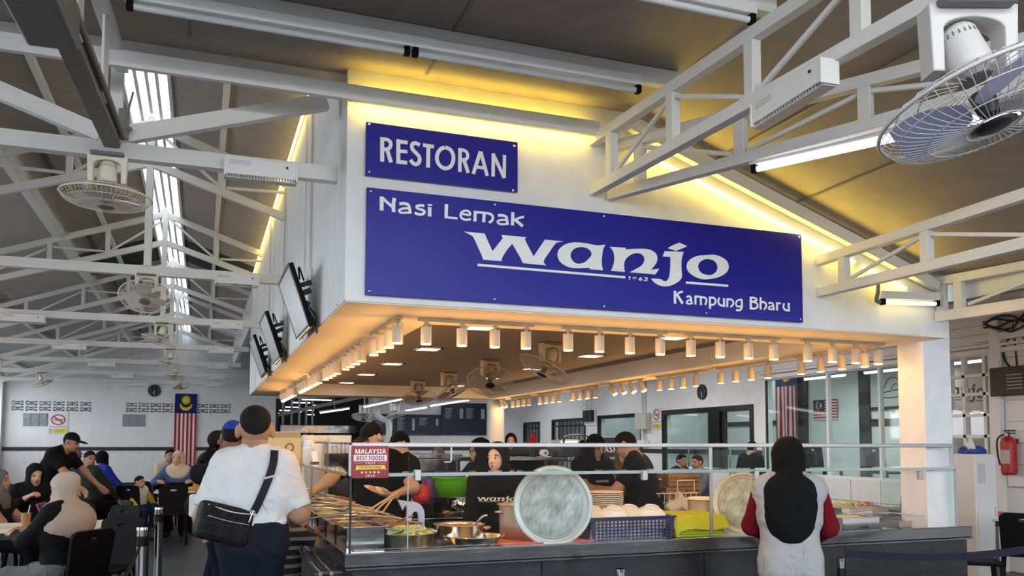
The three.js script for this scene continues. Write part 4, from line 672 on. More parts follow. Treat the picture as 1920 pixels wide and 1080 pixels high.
function field(prims, k) { return (x, y, z) => { let s = 0; for (const p of prims) if (!p.sub) s += Math.exp(-primD(p, x, y, z) / k); let f = s > 1e-30 ? -Math.log(s) * k : 1; for (const p of prims) if (p.sub) f = Math.max(f, -primD(p, x, y, z)); return f; }; }
function surf(prims, cell, k = .02, post) {
  const lo = [1e9, 1e9, 1e9], hi = [-1e9, -1e9, -1e9];
  for (const p of prims) if (!p.sub) { const [a, b] = primBox(p); for (let i = 0; i < 3; i++) { lo[i] = Math.min(lo[i], a[i]); hi[i] = Math.max(hi[i], b[i]); } }
  for (let i = 0; i < 3; i++) { lo[i] -= cell * 3 + k * .5; hi[i] += cell * 3 + k * .5; }
  const n = [0, 1, 2].map((i) => Math.ceil((hi[i] - lo[i]) / cell) + 1), N = n[0] * n[1] * n[2], S = new Float64Array(N), mar = Math.max(k * 7, cell * 2);
  const idx = (i, j, l) => i + n[0] * (j + n[1] * l);
  for (const p of prims) if (!p.sub) {
    const [a, b] = primBox(p), r = [0, 1, 2].map((q) => [Math.max(0, Math.floor((a[q] - mar - lo[q]) / cell)), Math.min(n[q] - 1, Math.ceil((b[q] + mar - lo[q]) / cell))]);
    for (let l = r[2][0]; l <= r[2][1]; l++) for (let j = r[1][0]; j <= r[1][1]; j++) for (let i = r[0][0]; i <= r[0][1]; i++) S[idx(i, j, l)] += Math.exp(-primD(p, lo[0] + i * cell, lo[1] + j * cell, lo[2] + l * cell) / k);
  }
  const F = new Float32Array(N);
  for (let q = 0; q < N; q++) F[q] = S[q] > 1e-12 ? -Math.log(S[q]) * k : k * 27;
  const subs = prims.filter((p) => p.sub);
  if (subs.length || post) for (let l = 0; l < n[2]; l++) for (let j = 0; j < n[1]; j++) for (let i = 0; i < n[0]; i++) {
    const q = idx(i, j, l), x = lo[0] + i * cell, y = lo[1] + j * cell, z = lo[2] + l * cell; if (Math.abs(F[q]) > .12 && F[q] > 0) continue;
    for (const p of subs) F[q] = Math.max(F[q], -primD(p, x, y, z)); if (post) F[q] = post(F[q], x, y, z);
  }
  // surface nets
  const vid = new Int32Array(N).fill(-1), pos = [], tri = [];
  for (let l = 0; l < n[2] - 1; l++) for (let j = 0; j < n[1] - 1; j++) for (let i = 0; i < n[0] - 1; i++) {
    const c = []; let m = 0; for (let d = 0; d < 8; d++) { const v = F[idx(i + (d & 1), j + (d >> 1 & 1), l + (d >> 2))]; c.push(v); if (v < 0) m |= 1 << d; }
    if (m === 0 || m === 255) continue;
    let x = 0, y = 0, z = 0, cnt = 0;
    for (let a = 0; a < 8; a++) for (let e = 0; e < 3; e++) { const b = a | 1 << e; if (b === a) continue; if ((c[a] < 0) !== (c[b] < 0)) { const t = c[a] / (c[a] - c[b]); x += (a & 1) + (e === 0 ? t : 0); y += (a >> 1 & 1) + (e === 1 ? t : 0); z += (a >> 2) + (e === 2 ? t : 0); cnt++; } }
    vid[idx(i, j, l)] = pos.length / 3; pos.push(lo[0] + (i + x / cnt) * cell, lo[1] + (j + y / cnt) * cell, lo[2] + (l + z / cnt) * cell);
  }
  const quad = (a, b, c, d, flip) => { if (a < 0 || b < 0 || c < 0 || d < 0) return; if (flip) tri.push(a, c, b, a, d, c); else tri.push(a, b, c, a, c, d); };
  for (let l = 1; l < n[2] - 1; l++) for (let j = 1; j < n[1] - 1; j++) for (let i = 1; i < n[0] - 1; i++) {
    const q = idx(i, j, l), s = F[q] < 0;
    if (s !== (F[idx(i + 1, j, l)] < 0)) quad(vid[idx(i, j - 1, l - 1)], vid[idx(i, j, l - 1)], vid[q], vid[idx(i, j - 1, l)], !s);
    if (s !== (F[idx(i, j + 1, l)] < 0)) quad(vid[idx(i - 1, j, l - 1)], vid[idx(i - 1, j, l)], vid[q], vid[idx(i, j, l - 1)], !s);
    if (s !== (F[idx(i, j, l + 1)] < 0)) quad(vid[idx(i - 1, j - 1, l)], vid[idx(i, j - 1, l)], vid[q], vid[idx(i - 1, j, l)], !s);
  }
  const g = new THREE.BufferGeometry(); g.setAttribute('position', new THREE.Float32BufferAttribute(pos, 3)); g.setIndex(tri); g.computeVertexNormals();
  const uv = new Float32Array(pos.length / 3 * 2); for (let i = 0; i < uv.length / 2; i++) { uv[2 * i] = pos[3 * i] * .8 + pos[3 * i + 2] * .6; uv[2 * i + 1] = pos[3 * i + 1]; } g.setAttribute('uv', new THREE.BufferAttribute(uv, 2));
  return g;
}
const v3 = { add: (a, b) => [a[0] + b[0], a[1] + b[1], a[2] + b[2]], sub: (a, b) => [a[0] - b[0], a[1] - b[1], a[2] - b[2]], mul: (a, s) => [a[0] * s, a[1] * s, a[2] * s], len: (a) => Math.hypot(...a), nrm: (a) => { const l = Math.hypot(...a) || 1; return [a[0] / l, a[1] / l, a[2] / l]; }, cross: (a, b) => [a[1] * b[2] - a[2] * b[1], a[2] * b[0] - a[0] * b[2], a[0] * b[1] - a[1] * b[0]], lerp: (a, b, t) => [a[0] + (b[0] - a[0]) * t, a[1] + (b[1] - a[1]) * t, a[2] + (b[2] - a[2]) * t] };
function ik(A, W, l1, l2, pole) {          // two-bone limb: middle joint, bent towards the pole direction
  let d = v3.sub(W, A), L = v3.len(d); const mx = (l1 + l2) * .995; if (L > mx) { W = v3.add(A, v3.mul(d, mx / L)); d = v3.sub(W, A); L = mx; }
  const u = v3.mul(d, 1 / L), a = (l1 * l1 - l2 * l2 + L * L) / (2 * L), h = Math.sqrt(Math.max(0, l1 * l1 - a * a)); let p = v3.sub(pole, v3.mul(u, pole[0] * u[0] + pole[1] * u[1] + pole[2] * u[2])); p = v3.nrm(p);
  return [v3.add(v3.add(A, v3.mul(u, a)), v3.mul(p, h)), W];
}
function handPrims(W, dir, nrm, s, side, curl = .5) { // five fingers rooted in a palm; dir along the fingers, nrm out of the palm's back
  const Y = v3.nrm(dir); let X = v3.nrm(v3.cross(Y, nrm)); if (side < 0) X = v3.mul(X, -1); const Z = v3.nrm(nrm), P = (x, y, z) => v3.add(W, v3.add(v3.mul(X, x * s), v3.add(v3.mul(Y, y * s), v3.mul(Z, z * s))));
  const out = [cap(P(-.02, .02, 0), P(-.028, .082, 0), .0155 * s, .0135 * s), cap(P(-.004, .015, 0), P(-.006, .09, 0), .0165 * s, .014 * s), cap(P(.015, .02, 0), P(.016, .088, 0), .016 * s, .0135 * s), cap(P(0, -.03, 0), P(0, .02, 0), .024 * s, .02 * s)];
  const fl = [.068, .08, .074, .058], fx = [.027, .009, -.01, -.028], fy = [.086, .092, .088, .08];
  for (let i = 0; i < 4; i++) {
    let a = curl * .75, p = [fx[i], fy[i], 0]; const seg = [.45, .3, .25];
    for (let q = 0; q < 3; q++) { const L = fl[i] * seg[q], n = [p[0], p[1] + L * Math.cos(a), p[2] - L * Math.sin(a)]; out.push(cap(P(...p), P(...n), (.0088 - q * .0009) * s, (.0082 - q * .0009) * s)); p = n; a += curl * .75; }
  }
  out.push(cap(P(.024, .015, -.004), P(.05, .05, -.018 * (1 + curl)), .0125 * s, .0105 * s), cap(P(.05, .05, -.018 * (1 + curl)), P(.05 - .012 * curl, .08, -.03 * (1 + curl)), .01 * s, .0085 * s));
  return out;
}
const SK = { tan: mat(C(.36, .19, .115), .55), light: mat(C(.52, .31, .20), .5), dark: mat(C(.17, .085, .05), .55), pale: mat(C(.58, .38, .27), .5) };
const FOLDS = rep(T.folds, 2.6, 2.1);
const CL = (r, g, b, rough = .9) => new THREE.MeshPhysicalMaterial({ color: C(r, g, b), roughness: rough, specularIntensity: .3, bumpMap: FOLDS, bumpScale: .011 });
const FAB = { black: CL(.006, .006, .0065), white: CL(.62, .63, .65), denim: CL(.009, .012, .022), navy: CL(.014, .02, .06), maroon: CL(.15, .006, .012), beige: CL(.42, .34, .28), grey: CL(.12, .12, .125), paleBlue: CL(.07, .11, .25), royal: CL(.02, .04, .32), yellow: CL(.5, .38, .03), green: CL(.022, .03, .018), pink: CL(.45, .08, .14), teal: CL(.08, .42, .36), orange: CL(.5, .2, .02), cream: CL(.6, .5, .36) };
const HAIR = new THREE.MeshPhysicalMaterial({ color: C(.010, .008, .007), roughness: .85, specularIntensity: .35, bumpMap: rep(T.cloth, 10), bumpScale: .001 }), EYE = mat(C(.01, .008, .007), .2), EYEW = mat(C(.6, .58, .55), .3), LIP = mat(C(.26, .045, .045), .45);
/* spec: label, pos, yaw, H, sit, lean, fat, wide, skin, head:[pitch,yaw,roll], hair, hairM, top:{m,sleeve,hem}, bottom:{m,skirt}, L / R:{w:[x,y,z], pole, curl, dir, nrm}, cell, hcell, print */
function person(q) {
  const t = thing('person', q.label, 'person', q.pos, q.yaw ?? 0, q.group);
  const s = (q.H ?? 1.68) / 1.70, fat = q.fat ?? 1, wd = q.wide ?? 1, cell = q.cell ?? .02, hc = q.hcell ?? .011, lean = q.lean ?? 0, sit = q.sit;
  const hipY = sit ? (q.seat ?? .46) + .09 * s : .93 * s;
  const tilt = (p) => { const y = p[1] - hipY, z = p[2]; return [p[0], hipY + y * Math.cos(lean) - z * Math.sin(lean), y * Math.sin(lean) + z * Math.cos(lean)]; };
  const U = (x, y, z) => tilt([x * s * wd, hipY + (y - .93) * s, z * s]);      // upper body, standing measure
  const torso = (e) => [cap(U(-.085, .93, 0), U(.085, .93, 0), .112 * s * fat + e), cap(U(-.07, 1.06, .01), U(.07, 1.06, .01), .104 * s * fat + e), cap(U(-.095, 1.2, 0), U(.095, 1.2, 0), .108 * s * (fat * .5 + .5) + e), cap(U(-.11, 1.32, -.012), U(.11, 1.32, -.012), .088 * s + e), cap(U(-.155, 1.382, -.012), U(.155, 1.382, -.012), .05 * s + e), cap(U(-.03, 1.45, -.01), U(-.13, 1.4, -.012), .045 * s + e * .4, .04 * s + e), cap(U(.03, 1.45, -.01), U(.13, 1.4, -.012), .045 * s + e * .4, .04 * s + e)];
  const sh = { L: U(.183, 1.365, -.012), R: U(-.183, 1.365, -.012) }, arms = {};
  for (const k of ['L', 'R']) {
    const sg_ = k === 'L' ? 1 : -1, a = q[k] ?? {}; const w0 = a.w ?? [sg_ * .27, hipY / s - .08 + (sit ? .1 : 0), .06 + (sit ? .28 : 0)]; const W = a.abs ? a.w : [w0[0] * s * (a.w ? 1 : wd), w0[1] * s, w0[2] * s];
    const [E, Wr] = ik(sh[k], W, .29 * s, .26 * s, a.pole ?? [sg_ * .6, -.3, -1]); arms[k] = { S: sh[k], E, W: Wr, a, sg_ };
  }
  const hip = { L: [.092 * s * wd, hipY - .02, 0], R: [-.092 * s * wd, hipY - .02, 0] }, legs = {};
  for (const k of ['L', 'R']) { const g = k === 'L' ? 1 : -1, d = q.legs?.[k]; const F = d ?? (sit ? [g * .1 * s, .09 * s, (sit.z ?? .4) * s] : [g * (.1) * s, .09 * s, 0]); const [K, A] = ik(hip[k], F, .43 * s, .42 * s, sit ? [g * .15, .8, 1] : [g * .1, 0, 1]); legs[k] = [hip[k], K, A]; }
  const armP = (k, e, from, to) => { const A = arms[k], out = []; const cut = (P, Q, f) => ({ clip: (x, y, z) => { const d = v3.nrm(v3.sub(Q, P)), c = v3.lerp(P, Q, f); return (x - c[0]) * d[0] + (y - c[1]) * d[1] + (z - c[2]) * d[2]; } }); const af = q.armFat ?? 1; if (to <= 1) out.push(cap(A.S, A.E, .056 * s * af + e, .045 * s * af + e * 1.25, cut(A.S, A.E, to))); else { out.push(cap(A.S, A.E, .056 * s * af + e, .042 * s * af + e)); out.push(cap(A.E, A.W, .042 * s * af + e, .028 * s * af + e, to < 2 ? cut(A.E, A.W, to - 1) : {})); } return out; };
  const legP = (k, e) => [cap(legs[k][0], legs[k][1], .086 * s * (fat * .6 + .4) + e, .056 * s + e), cap(legs[k][1], legs[k][2], .054 * s + e, .036 * s + e * 1.6)];
  const footP = (k) => { const A = legs[k][2]; return [cap([A[0], .045 * s, A[2] - .04 * s], [A[0] + (k === 'L' ? .02 : -.02), .035 * s, A[2] + .13 * s], .042 * s, .034 * s)]; };
  // head
  const ho = U(0, 1.56, .03 + (q.headZ ?? 0)); if (q.headUp) ho[1] += q.headUp; const he = q.head ?? [0, 0, 0];
  const HS = s * .97 * (q.headS ?? 1), H3 = (a) => a.map((v) => v * HS);
  const HF = (ps) => inFrame(ps.map((p) => p.c ? { ...p, c: H3(p.c), r: H3(p.r) } : { ...p, a: H3(p.a), b: H3(p.b), ra: p.ra * HS, rb: p.rb * HS }), ho, he);
  const skull = (e, o) => ell([0, .028, -.008], [.074 + e, .092 + e, .094 + e], o);
  const headP = HF([skull(0), ell([0, -.045, .028], [.06, .068, .066]), cap([0, -.088, .062], [0, -.088, .066], .022), cap([0, .014, .09], [0, -.02, .109], .0085, .0125), cap([-.022, -.026, .078], [.022, -.026, .078], .018), cap([-.018, -.062, .086], [.018, -.062, .086], .0095), cap([-.036, .024, .078], [.036, .024, .078], .011), ...(q.hair === 'hijab' ? [] : [ell([-.083, -.002, -.012], [.012, .033, .019]), ell([.083, -.002, -.012], [.012, .033, .019])]), ell([-.032, .004, .094], [.014, .009, .012], { sub: 1 }), ell([.032, .004, .094], [.014, .009, .012], { sub: 1 })]);
  const neck = cap(U(0, 1.42, -.005), v3.add(ho, [0, -.05 * s, -.02 * s]), .057 * s * (fat * .4 + .6), .053 * s);
  const cov = -.006, tp = q.top ?? { m: FAB.black, sleeve: .62 };
  const bodyG = surf([...torso(cov), ...armP('L', tp.sleeve > 1 ? -.006 : 0, 0, 2), ...armP('R', tp.sleeve > 1 ? -.006 : 0, 0, 2), ...legP('L', cov), ...legP('R', cov), neck], cell, .022);
  const headG = surf([...headP, neck], hc, .0075);
  const hands = []; for (const k of ['L', 'R']) { const A = arms[k], fd = v3.nrm(v3.sub(A.W, A.E)); if (q.hands !== 0) hands.push(surf([...handPrims(A.W, A.a.dir ?? fd, A.a.nrm ?? v3.nrm(v3.cross(fd, [0, 0, A.sg_ > 0 ? 1 : -1])), s * 1.02, A.sg_, A.a.curl ?? .55), cap(v3.lerp(A.E, A.W, .8), A.W, .03 * s, .026 * s)], q.handcell ?? .0065, .005)); }
  part('body', merge([bodyG, headG, ...hands]), q.skin ?? SK.tan, t);
  // face
  const HM = new THREE.Matrix4().makeRotationFromEuler(new THREE.Euler(he[0], he[1], he[2], 'YXZ')).setPosition(...ho), put = (g) => g.scale(HS, HS, HS).applyMatrix4(HM);
  if (q.face !== 0) {
    for (const g of [-1, 1]) {
      if (q.fine) { part('eye', put(sph(.0125, g * .032, .003, .0825, 1.25, .56, .6, 14)), EYEW, t); part('iris', put(sph(.0068, g * .032 + (q.gaze ?? 0), .003, .0893, 1, .98, .3, 12)), EYE, t); }
      else part('eye', put(sph(.011, g * .032, .003, .084, 1.2, .6, .6, 10)), EYE, t);
      part('eyebrow', put(tube([[g * .016, .024, .0895], [g * .034, .030, .0885], [g * .052, .022, .078]], q.fine ? .0052 : .004, 5)), HAIR, t);
    }
    part('lips', put(merge([tube([[-.022, -.0615, .0905], [-.008, -.056, .099], [0, -.058, .1], [.008, -.056, .099], [.022, -.0615, .0905]], .0042, 6), tube([[-.019, -.063, .0905], [0, -.0685, .0995], [.019, -.063, .0905]], .0052, 6)])), LIP, t);
    if (q.glasses) part('spectacles', put(merge([new THREE.TorusGeometry(.021, .0022, 6, 20).translate(-.032, .002, .104), new THREE.TorusGeometry(.021, .0022, 6, 20).translate(.032, .002, .104), rod([-.012, .004, .105], [.012, .004, .105], .002), rod([-.053, .006, .102], [-.077, .012, .0], .002), rod([.053, .006, .102], [.077, .012, 0], .002)])), M.blackGloss, t);
    if (q.mask) part('face_mask', put(merge([surf([ell([0, -.055, .05], [.062, .06, .066])], .008, .01)])), M.paleGrey, t);
  }
  // clothes
  const shirtE = q.loose ?? .012, hem = (tp.hem ?? .86);
  const clipHem = (f, x, y, z) => { const yy = hipY + ((y - hipY) * Math.cos(lean) + z * Math.sin(lean)); let v = Math.max(f, hipY + (hem - .93) * s - yy); if (tp.fold) v += tp.fold * noise.noise(x * 8 + 3, y * 5, z * 8) + tp.fold * .9 * noise.noise(x * 13 + y * 9, y * 22 - x * 14, z * 12); return v; };
  const skirtT = tp.hem !== undefined && tp.hem < .75 ? [cap(U(-.09, .84, 0), U(.09, .84, 0), .13 * s * fat), cap(U(-.1, tp.hem, 0), U(.1, tp.hem, 0), .14 * s * fat)] : [];
  const shirtPr = [...torso(shirtE + .004), ...(skirtT), ...armP('L', shirtE, 0, tp.sleeveM ? .1 : tp.sleeve ?? .62), ...armP('R', shirtE, 0, tp.sleeveM ? .1 : tp.sleeve ?? .62), ...(tp.shoulder ? tp.shoulder(U, s) : [])];
  const shirt = part('shirt', surf(shirtPr, cell, .018, clipHem), tp.m, t, tp.label);
  if (tp.sleeveM) { part('sleeve', surf(armP('L', shirtE + .004, 0, tp.sleeve ?? 1.9), cell, .012), tp.sleeveM, t, tp.sleeveLabel); part('sleeve', surf(armP('R', shirtE + .004, 0, tp.sleeve ?? 1.9), cell, .012), tp.sleeveM, t, tp.sleeveLabel); }
  if (tp.collar) part('collar', surf([cap(U(0, 1.41, -.008), U(0, 1.5, .012), .078 * s * (fat * .4 + .6), .07 * s)], .007, .01, (f, x, y, z) => Math.max(f, Math.abs(y - U(0, 1.462, 0)[1] - z * .35) - .016)), tp.m, t);
  const bt = q.bottom ?? { m: FAB.black };
  if (bt.skirt) part('skirt', surf([cap(U(-.08, .95, 0), U(.08, .95, 0), .13 * s * fat), ...(sit ? [...legP('L', .03), ...legP('R', .03)] : [cap([-.07 * s, .15, 0], [.07 * s, .15, 0], .17 * s)])], cell, .05, (f, x, y, z) => Math.max(f, .08 - y)), bt.m, t);
  else part('trousers', surf([cap(U(-.085, .95, 0), U(.085, .95, 0), .113 * s * fat + .002), ...(bt.high ? [cap(U(-.08, 1.04, .005), U(.08, 1.04, .005), .108 * s * fat + .004)] : []), ...legP('L', .012), ...legP('R', .012)], cell, .03, (f, x, y, z) => { let v = Math.max(f, Math.min(.07 * s - y, 1)); return bt.short ? Math.max(v, bt.short - y) : v; }), bt.m, t);
  part('shoe', merge([surf(footP('L'), .012, .01)]), bt.shoe ?? M.blackPlastic, t); part('shoe', merge([surf(footP('R'), .012, .01)]), bt.shoe ?? M.blackPlastic, t);
  // hair, cap or headscarf
  const hm = q.hairM ?? HAIR, tilted = (ny, nz, c) => (x, y, z) => (c - (ny * y + nz * z)) * HS * 0 + (c * HS - (ny * y + nz * z));
  if (q.hair === 'short' || q.hair === 'cap') part('hair', surf(HF([skull(.006, { clip: tilted(.62, -.78, q.hairC ?? .012) }), ...(q.hair === 'short' ? [ell([0, .055, .01], [.074, .075, .09], { clip: tilted(.7, -.7, (q.hairC ?? .012) - .012) })] : [])]), hc * .8, .006), HAIR, t);
  if (q.hair === 'cap') {
    part('cap_crown', surf(HF([ell([0, .035, -.006], [.086, .098, .104], { clip: (x, y, z) => .045 * HS - y - z * .06 })]), hc * .8, .004), hm, t, q.hairLabel);
    part('cap_brim', surf(HF([ell([0, .05, .12], [.072, .011, .085])]), .006, .004), hm, t);
  }
  if (q.hair === 'hijab') {
    const drape = q.drape ?? 1, face = ell([0, -.016, .117], [.083, .104, .118], { sub: 1 });
    const hp = HF([skull(.02), ell([0, -.06, .015], [.078, .085, .085]), face, ...(q.bun ? [ell([0, .07, -.085], [.05, .05, .045])] : [])]);
    const cap2 = [cap(U(0, 1.40, .01), v3.add(ho, [0, -.075 * s, .0]), .1 * s, .08 * s), cap(U(-.1, 1.36, .015), U(.1, 1.36, .015), .095 * s * drape), cap(U(-.05, 1.295, .05), U(.05, 1.295, .05), .075 * s * drape)];
    if (q.backDrape) cap2.push(...q.backDrape(U, s));
    part('headscarf', surf([...hp, ...cap2], q.hcell ? q.hcell * 1.15 : .013, .016, (f, x, y, z) => { const v = f + (q.fold ?? .004) * noise.noise(x * 24, y * 10 + 5, z * 24) + (q.fold ?? .004) * .6 * noise.noise(x * 20 + y * 26, y * 30 - z * 20, z * 20); return v; }), hm, t, q.hairLabel);
  }
  if (q.print) { // lettering printed on the chest, laid onto the shirt's own surface
    const f = field(shirtPr, .018), P = q.print, g = new THREE.PlaneGeometry(P.w * s, P.w * s * .42, 24, 10), a = g.attributes.position, sgn = P.back ? -1 : 1;
    for (let i = 0; i < a.count; i++) { const x = sgn * a.getX(i) + (P.x ?? 0) * s, c = U(0, P.y, 0), y = c[1] + a.getY(i) + 0; let z = sgn * .6; for (let k = 0; k < 200 && f(x, y, z) > .003; k++) z -= sgn * Math.max(.0015, f(x, y, z) * .6); a.setXYZ(i, x, y, z); }
    g.computeVertexNormals(); part('chest_print', g, P.m, t, 'white lettering on the chest');
  }
  t.userData.person = undefined; delete t.userData.person;
  return { t, s, U, arms, field: field(shirtPr, .018), ho };
}
const printTex = canvasTex(512, 216, (x, W, H) => { x.clearRect(0, 0, W, H); drawLogo(x, 16, 20, 480, '#c9c9c4'); });
const PRINT = mat(0xffffff, .8, 0, { map: printTex, transparent: true, alphaTest: .4 });
// ------------------------------------------------------------------ the people
const faceCam = (p, off = 0) => Math.atan2(-p[0], -p[2]) + off;      // yaw that faces the camera's spot
const at = (px, Z, y = 0) => { const p = onZ(px, 833, Z); return [p.x, y, p.z]; };
{ // man with the shoulder bag
  const p = at(478, -4.95); p[1] = 0; const yaw = faceCam(p) + Math.PI;
  const m = person({ label: 'heavy man in a white t-shirt seen from behind, black bag slung across him', pos: p, yaw, H: 1.705, fat: .96, wide: .85, armFat: 1.14, skin: SK.tan, cell: .012, hcell: .007, handcell: .005, hair: 'short', hairC: .062, face: 1, headUp: .0, headS: 1.19,
    top: { m: FAB.white, sleeve: .86, hem: 1.04, fold: .007, collar: 1 }, loose: .02, bottom: { m: FAB.denim, high: 1 }, L: { w: [.24, 1.0, .2], pole: [.4, -.5, -1] }, R: { w: [-.2, 1.03, .27], pole: [-.5, -.5, -1] } });
  // strap over the right shoulder to the left hip, laid on the shirt's back
  const bag = thing('shoulder_bag', 'black shoulder bag on a wide strap across the back of the man in white', 'bag', p, yaw);
  const path = [[-.105, 1.455], [-.10, 1.39], [-.082, 1.32], [-.058, 1.25], [-.03, 1.18], [.0, 1.115]].map(([x, y]) => { const X = x * m.s, Y = y * m.s; let z = -.6; for (let k = 0; k < 300 && m.field(X, Y, z) > .012; k++) z += Math.max(.001, m.field(X, Y, z) * .5); return V(X, Y, z - .004); });
  const cv = new THREE.CatmullRomCurve3(path), N = 40, pos = [], ix = []; for (let i = 0; i <= N; i++) { const c = cv.getPoint(i / N), d = cv.getTangent(i / N), sd = V(d.y, -d.x, 0).normalize(); for (const [a, b] of [[-.021, 0], [.021, 0], [.021, -.005], [-.021, -.005]]) pos.push(c.x + sd.x * a, c.y + sd.y * a, c.z + b); if (i) for (let k = 0; k < 4; k++) { const q = 4 * (i - 1) + k, r = 4 * (i - 1) + (k + 1) % 4; ix.push(q, r, q + 4, r, r + 4, q + 4); } }
  const sgm = new THREE.BufferGeometry(); sgm.setAttribute('position', new THREE.Float32BufferAttribute(pos, 3)); sgm.setIndex(ix); const sg2 = sgm.toNonIndexed(); sg2.computeVertexNormals(); part('strap', sg2, CL(.012, .014, .02, .6), bag);
  const c = cv.getPoint(.44), e = path[5]; const bz = e.z;
  part('strap_slider', rb(.056, .014, .01, .003).rotateZ(-.25).translate(c.x, c.y, c.z - .008), M.chrome, bag);
  part('snap_hook', [tube([[e.x, e.y + .01, bz - .01], [e.x + .012, e.y - .02, bz - .012], [e.x + .022, e.y - .05, bz - .012]], .006, 8), new THREE.TorusGeometry(.012, .003, 8, 16).translate(e.x + .004, e.y + .0, bz - .012)], M.chrome, bag);
  const bm = new THREE.Matrix4().makeRotationFromEuler(new THREE.Euler(0, .42, .27)).setPosition(.155, 1.065, bz - .0); const bagG = new RoundedBoxGeometry(.3, .21, .11, 5, .035); { const a = bagG.attributes.position; for (let i = 0; i < a.count; i++) { const x = a.getX(i), y = a.getY(i), z = a.getZ(i); a.setXYZ(i, x, y - .012 * Math.cos(x * 9) * (y > 0 ? 1 : 0), z + .008 * noise.noise(x * 16, y * 18, 1) - (y < 0 ? .012 : 0)); } bagG.computeVertexNormals(); } const B = bagG.applyMatrix4(bm); const bp = (x, y, z) => V(x, y, z).applyMatrix4(bm).toArray();
  part('bag_body', B, CL(.010, .010, .012, .55), bag);
  part('zip', tube([bp(-.13, .078, -.05), bp(0, .066, -.058), bp(.13, .078, -.05)], .0035, 6), M.paleGrey, bag); part('zip', tube([bp(-.12, .02, -.06), bp(0, .015, -.066), bp(.12, .02, -.06)], .0022, 6), M.grey, bag);
}
{ // woman in black headscarf at the counter's right
  const p = at(1478, -4.05); const yaw = faceCam(p) + Math.PI + .05;
  person({ face: 0, label: 'woman from behind in a long black headscarf and white top with dark red sleeves', pos: p, yaw, H: 1.53, fat: .95, wide: .86, headS: 1.17, cell: .012, hcell: .009, skin: SK.light, hair: 'hijab', hairM: FAB.black, hairLabel: 'long black headscarf rounded at the back', top: { m: CL(.36, .36, .375), sleeve: 1.92, hem: .62, fold: .006, sleeveM: FAB.maroon, sleeveLabel: 'dark red long sleeve' }, loose: .016, bottom: { m: FAB.black },
    L: { w: [.12, 1.03, .34], pole: [1, -.6, -.6] }, R: { w: [-.13, 1.0, .32], pole: [-1.3, -.6, -.5] }, head: [.05, -.15, 0],
    backDrape: (U, s) => [cap(U(-.1, 1.36, -.06), U(.1, 1.36, -.06), .085 * s), ell(U(0, 1.25, -.085), [.165 * s, .24 * s, .085 * s])] });
}
// staff behind the counter, black t-shirts with white lettering
const staff = (o) => person({ skin: SK.light, top: { m: FAB.black, sleeve: .7 }, cell: .018, hcell: .008, print: { w: .34, y: 1.2, m: PRINT }, ...o });
{ const p = at(934, -5.75); staff({ label: 'staff woman in black headscarf and black shirt glancing sideways over the counter', pos: p, yaw: faceCam(p, -.1), H: 1.52, skin: SK.pale, hair: 'hijab', hairM: FAB.black, head: [.06, -.42, .03], fine: 1, top: { m: FAB.black, sleeve: 1.9 }, gaze: -.003, hcell: .005, cell: .014, L: { w: [.2, .85, .2] }, R: { w: [-.2, .85, .2] } }); }
{ const p = at(905, -7.25); staff({ label: 'staff woman with spectacles in profile behind the glancing staff woman', pos: p, yaw: faceCam(p, -.95), H: 1.56, skin: SK.tan, hair: 'hijab', hairM: FAB.black, head: [.12, -.5, 0], glasses: 1, L: { w: [.16, 1.2, .45] }, R: { w: [-.1, 1.2, .46] } }); }
{ const p = at(706, -6.9); staff({ label: 'staff man in a black cap holding a plate of food, other arm over the trays', pos: p, yaw: faceCam(p, -.35), H: 1.69, hair: 'cap', hairM: FAB.black, head: [.5, -.45, 0], lean: .12, print: { w: .26, y: 1.24, m: PRINT, x: .05 }, L: { w: [.27, 1.1, .36], pole: [1, -.8, -.2], curl: .5, dir: [-1, .15, .25], nrm: [0, -1, .1] }, R: { w: [-.42, 1.07, .5], pole: [-.6, -.6, -.3] } });
  const q = onZ(705, 922, -6.5), t = thing('food_plate', 'plate of rice and egg held up by the staff man in the cap', 'plate', [q.x, q.y, q.z]); t.rotation.set(.25, .2, -.3);
  part('plate', lathe([[.001, 0], [.055, .0], [.1, .014], [.104, .016], [.1, .019], [.055, .006], [.001, .006]], 32), M.cream, t);
  part('rice', surf([ell([.01, .015, 0], [.045, .028, .04])], .008, .01, (f, x, y, z) => f + .004 * noise.noise(x * 90, y * 90, z * 90)), mat(C(.7, .68, .5), .8), t); part('egg', sph(.02, -.05, .02, .01, 1.2, .8, 1), mat(C(.6, .25, .08), .5), t); part('cucumber_slice', [cyl(.016, .016, .004, .06, .012, .02, 16), cyl(.016, .016, .004, .065, .014, -.01, 16)], mat(C(.45, .6, .15), .5), t); }
{ const p = at(756, -7.7); staff({ label: 'staff person in black cap standing side-on behind the red poster', pos: p, yaw: faceCam(p, -1.2), H: 1.62, hair: 'cap', hairM: FAB.black, head: [.3, 0, 0], wide: 1.1, fat: 1.15, print: undefined }); }
{ const p = at(702, -9.2); staff({ label: 'person in a pale green head covering behind the black caps', pos: p, yaw: faceCam(p, .6), H: 1.6, hair: 'hijab', hairM: FAB.teal, print: undefined, hcell: .012, cell: .024 }); }
{ const p = at(824, -11); staff({ label: 'distant staff person in pink top and dark headwear behind the steel counters', pos: p, yaw: faceCam(p, -.8), H: 1.46, hair: 'hijab', hairM: FAB.grey, top: { m: FAB.pink, sleeve: 1.9 }, print: undefined, hcell: .012, cell: .024 }); }
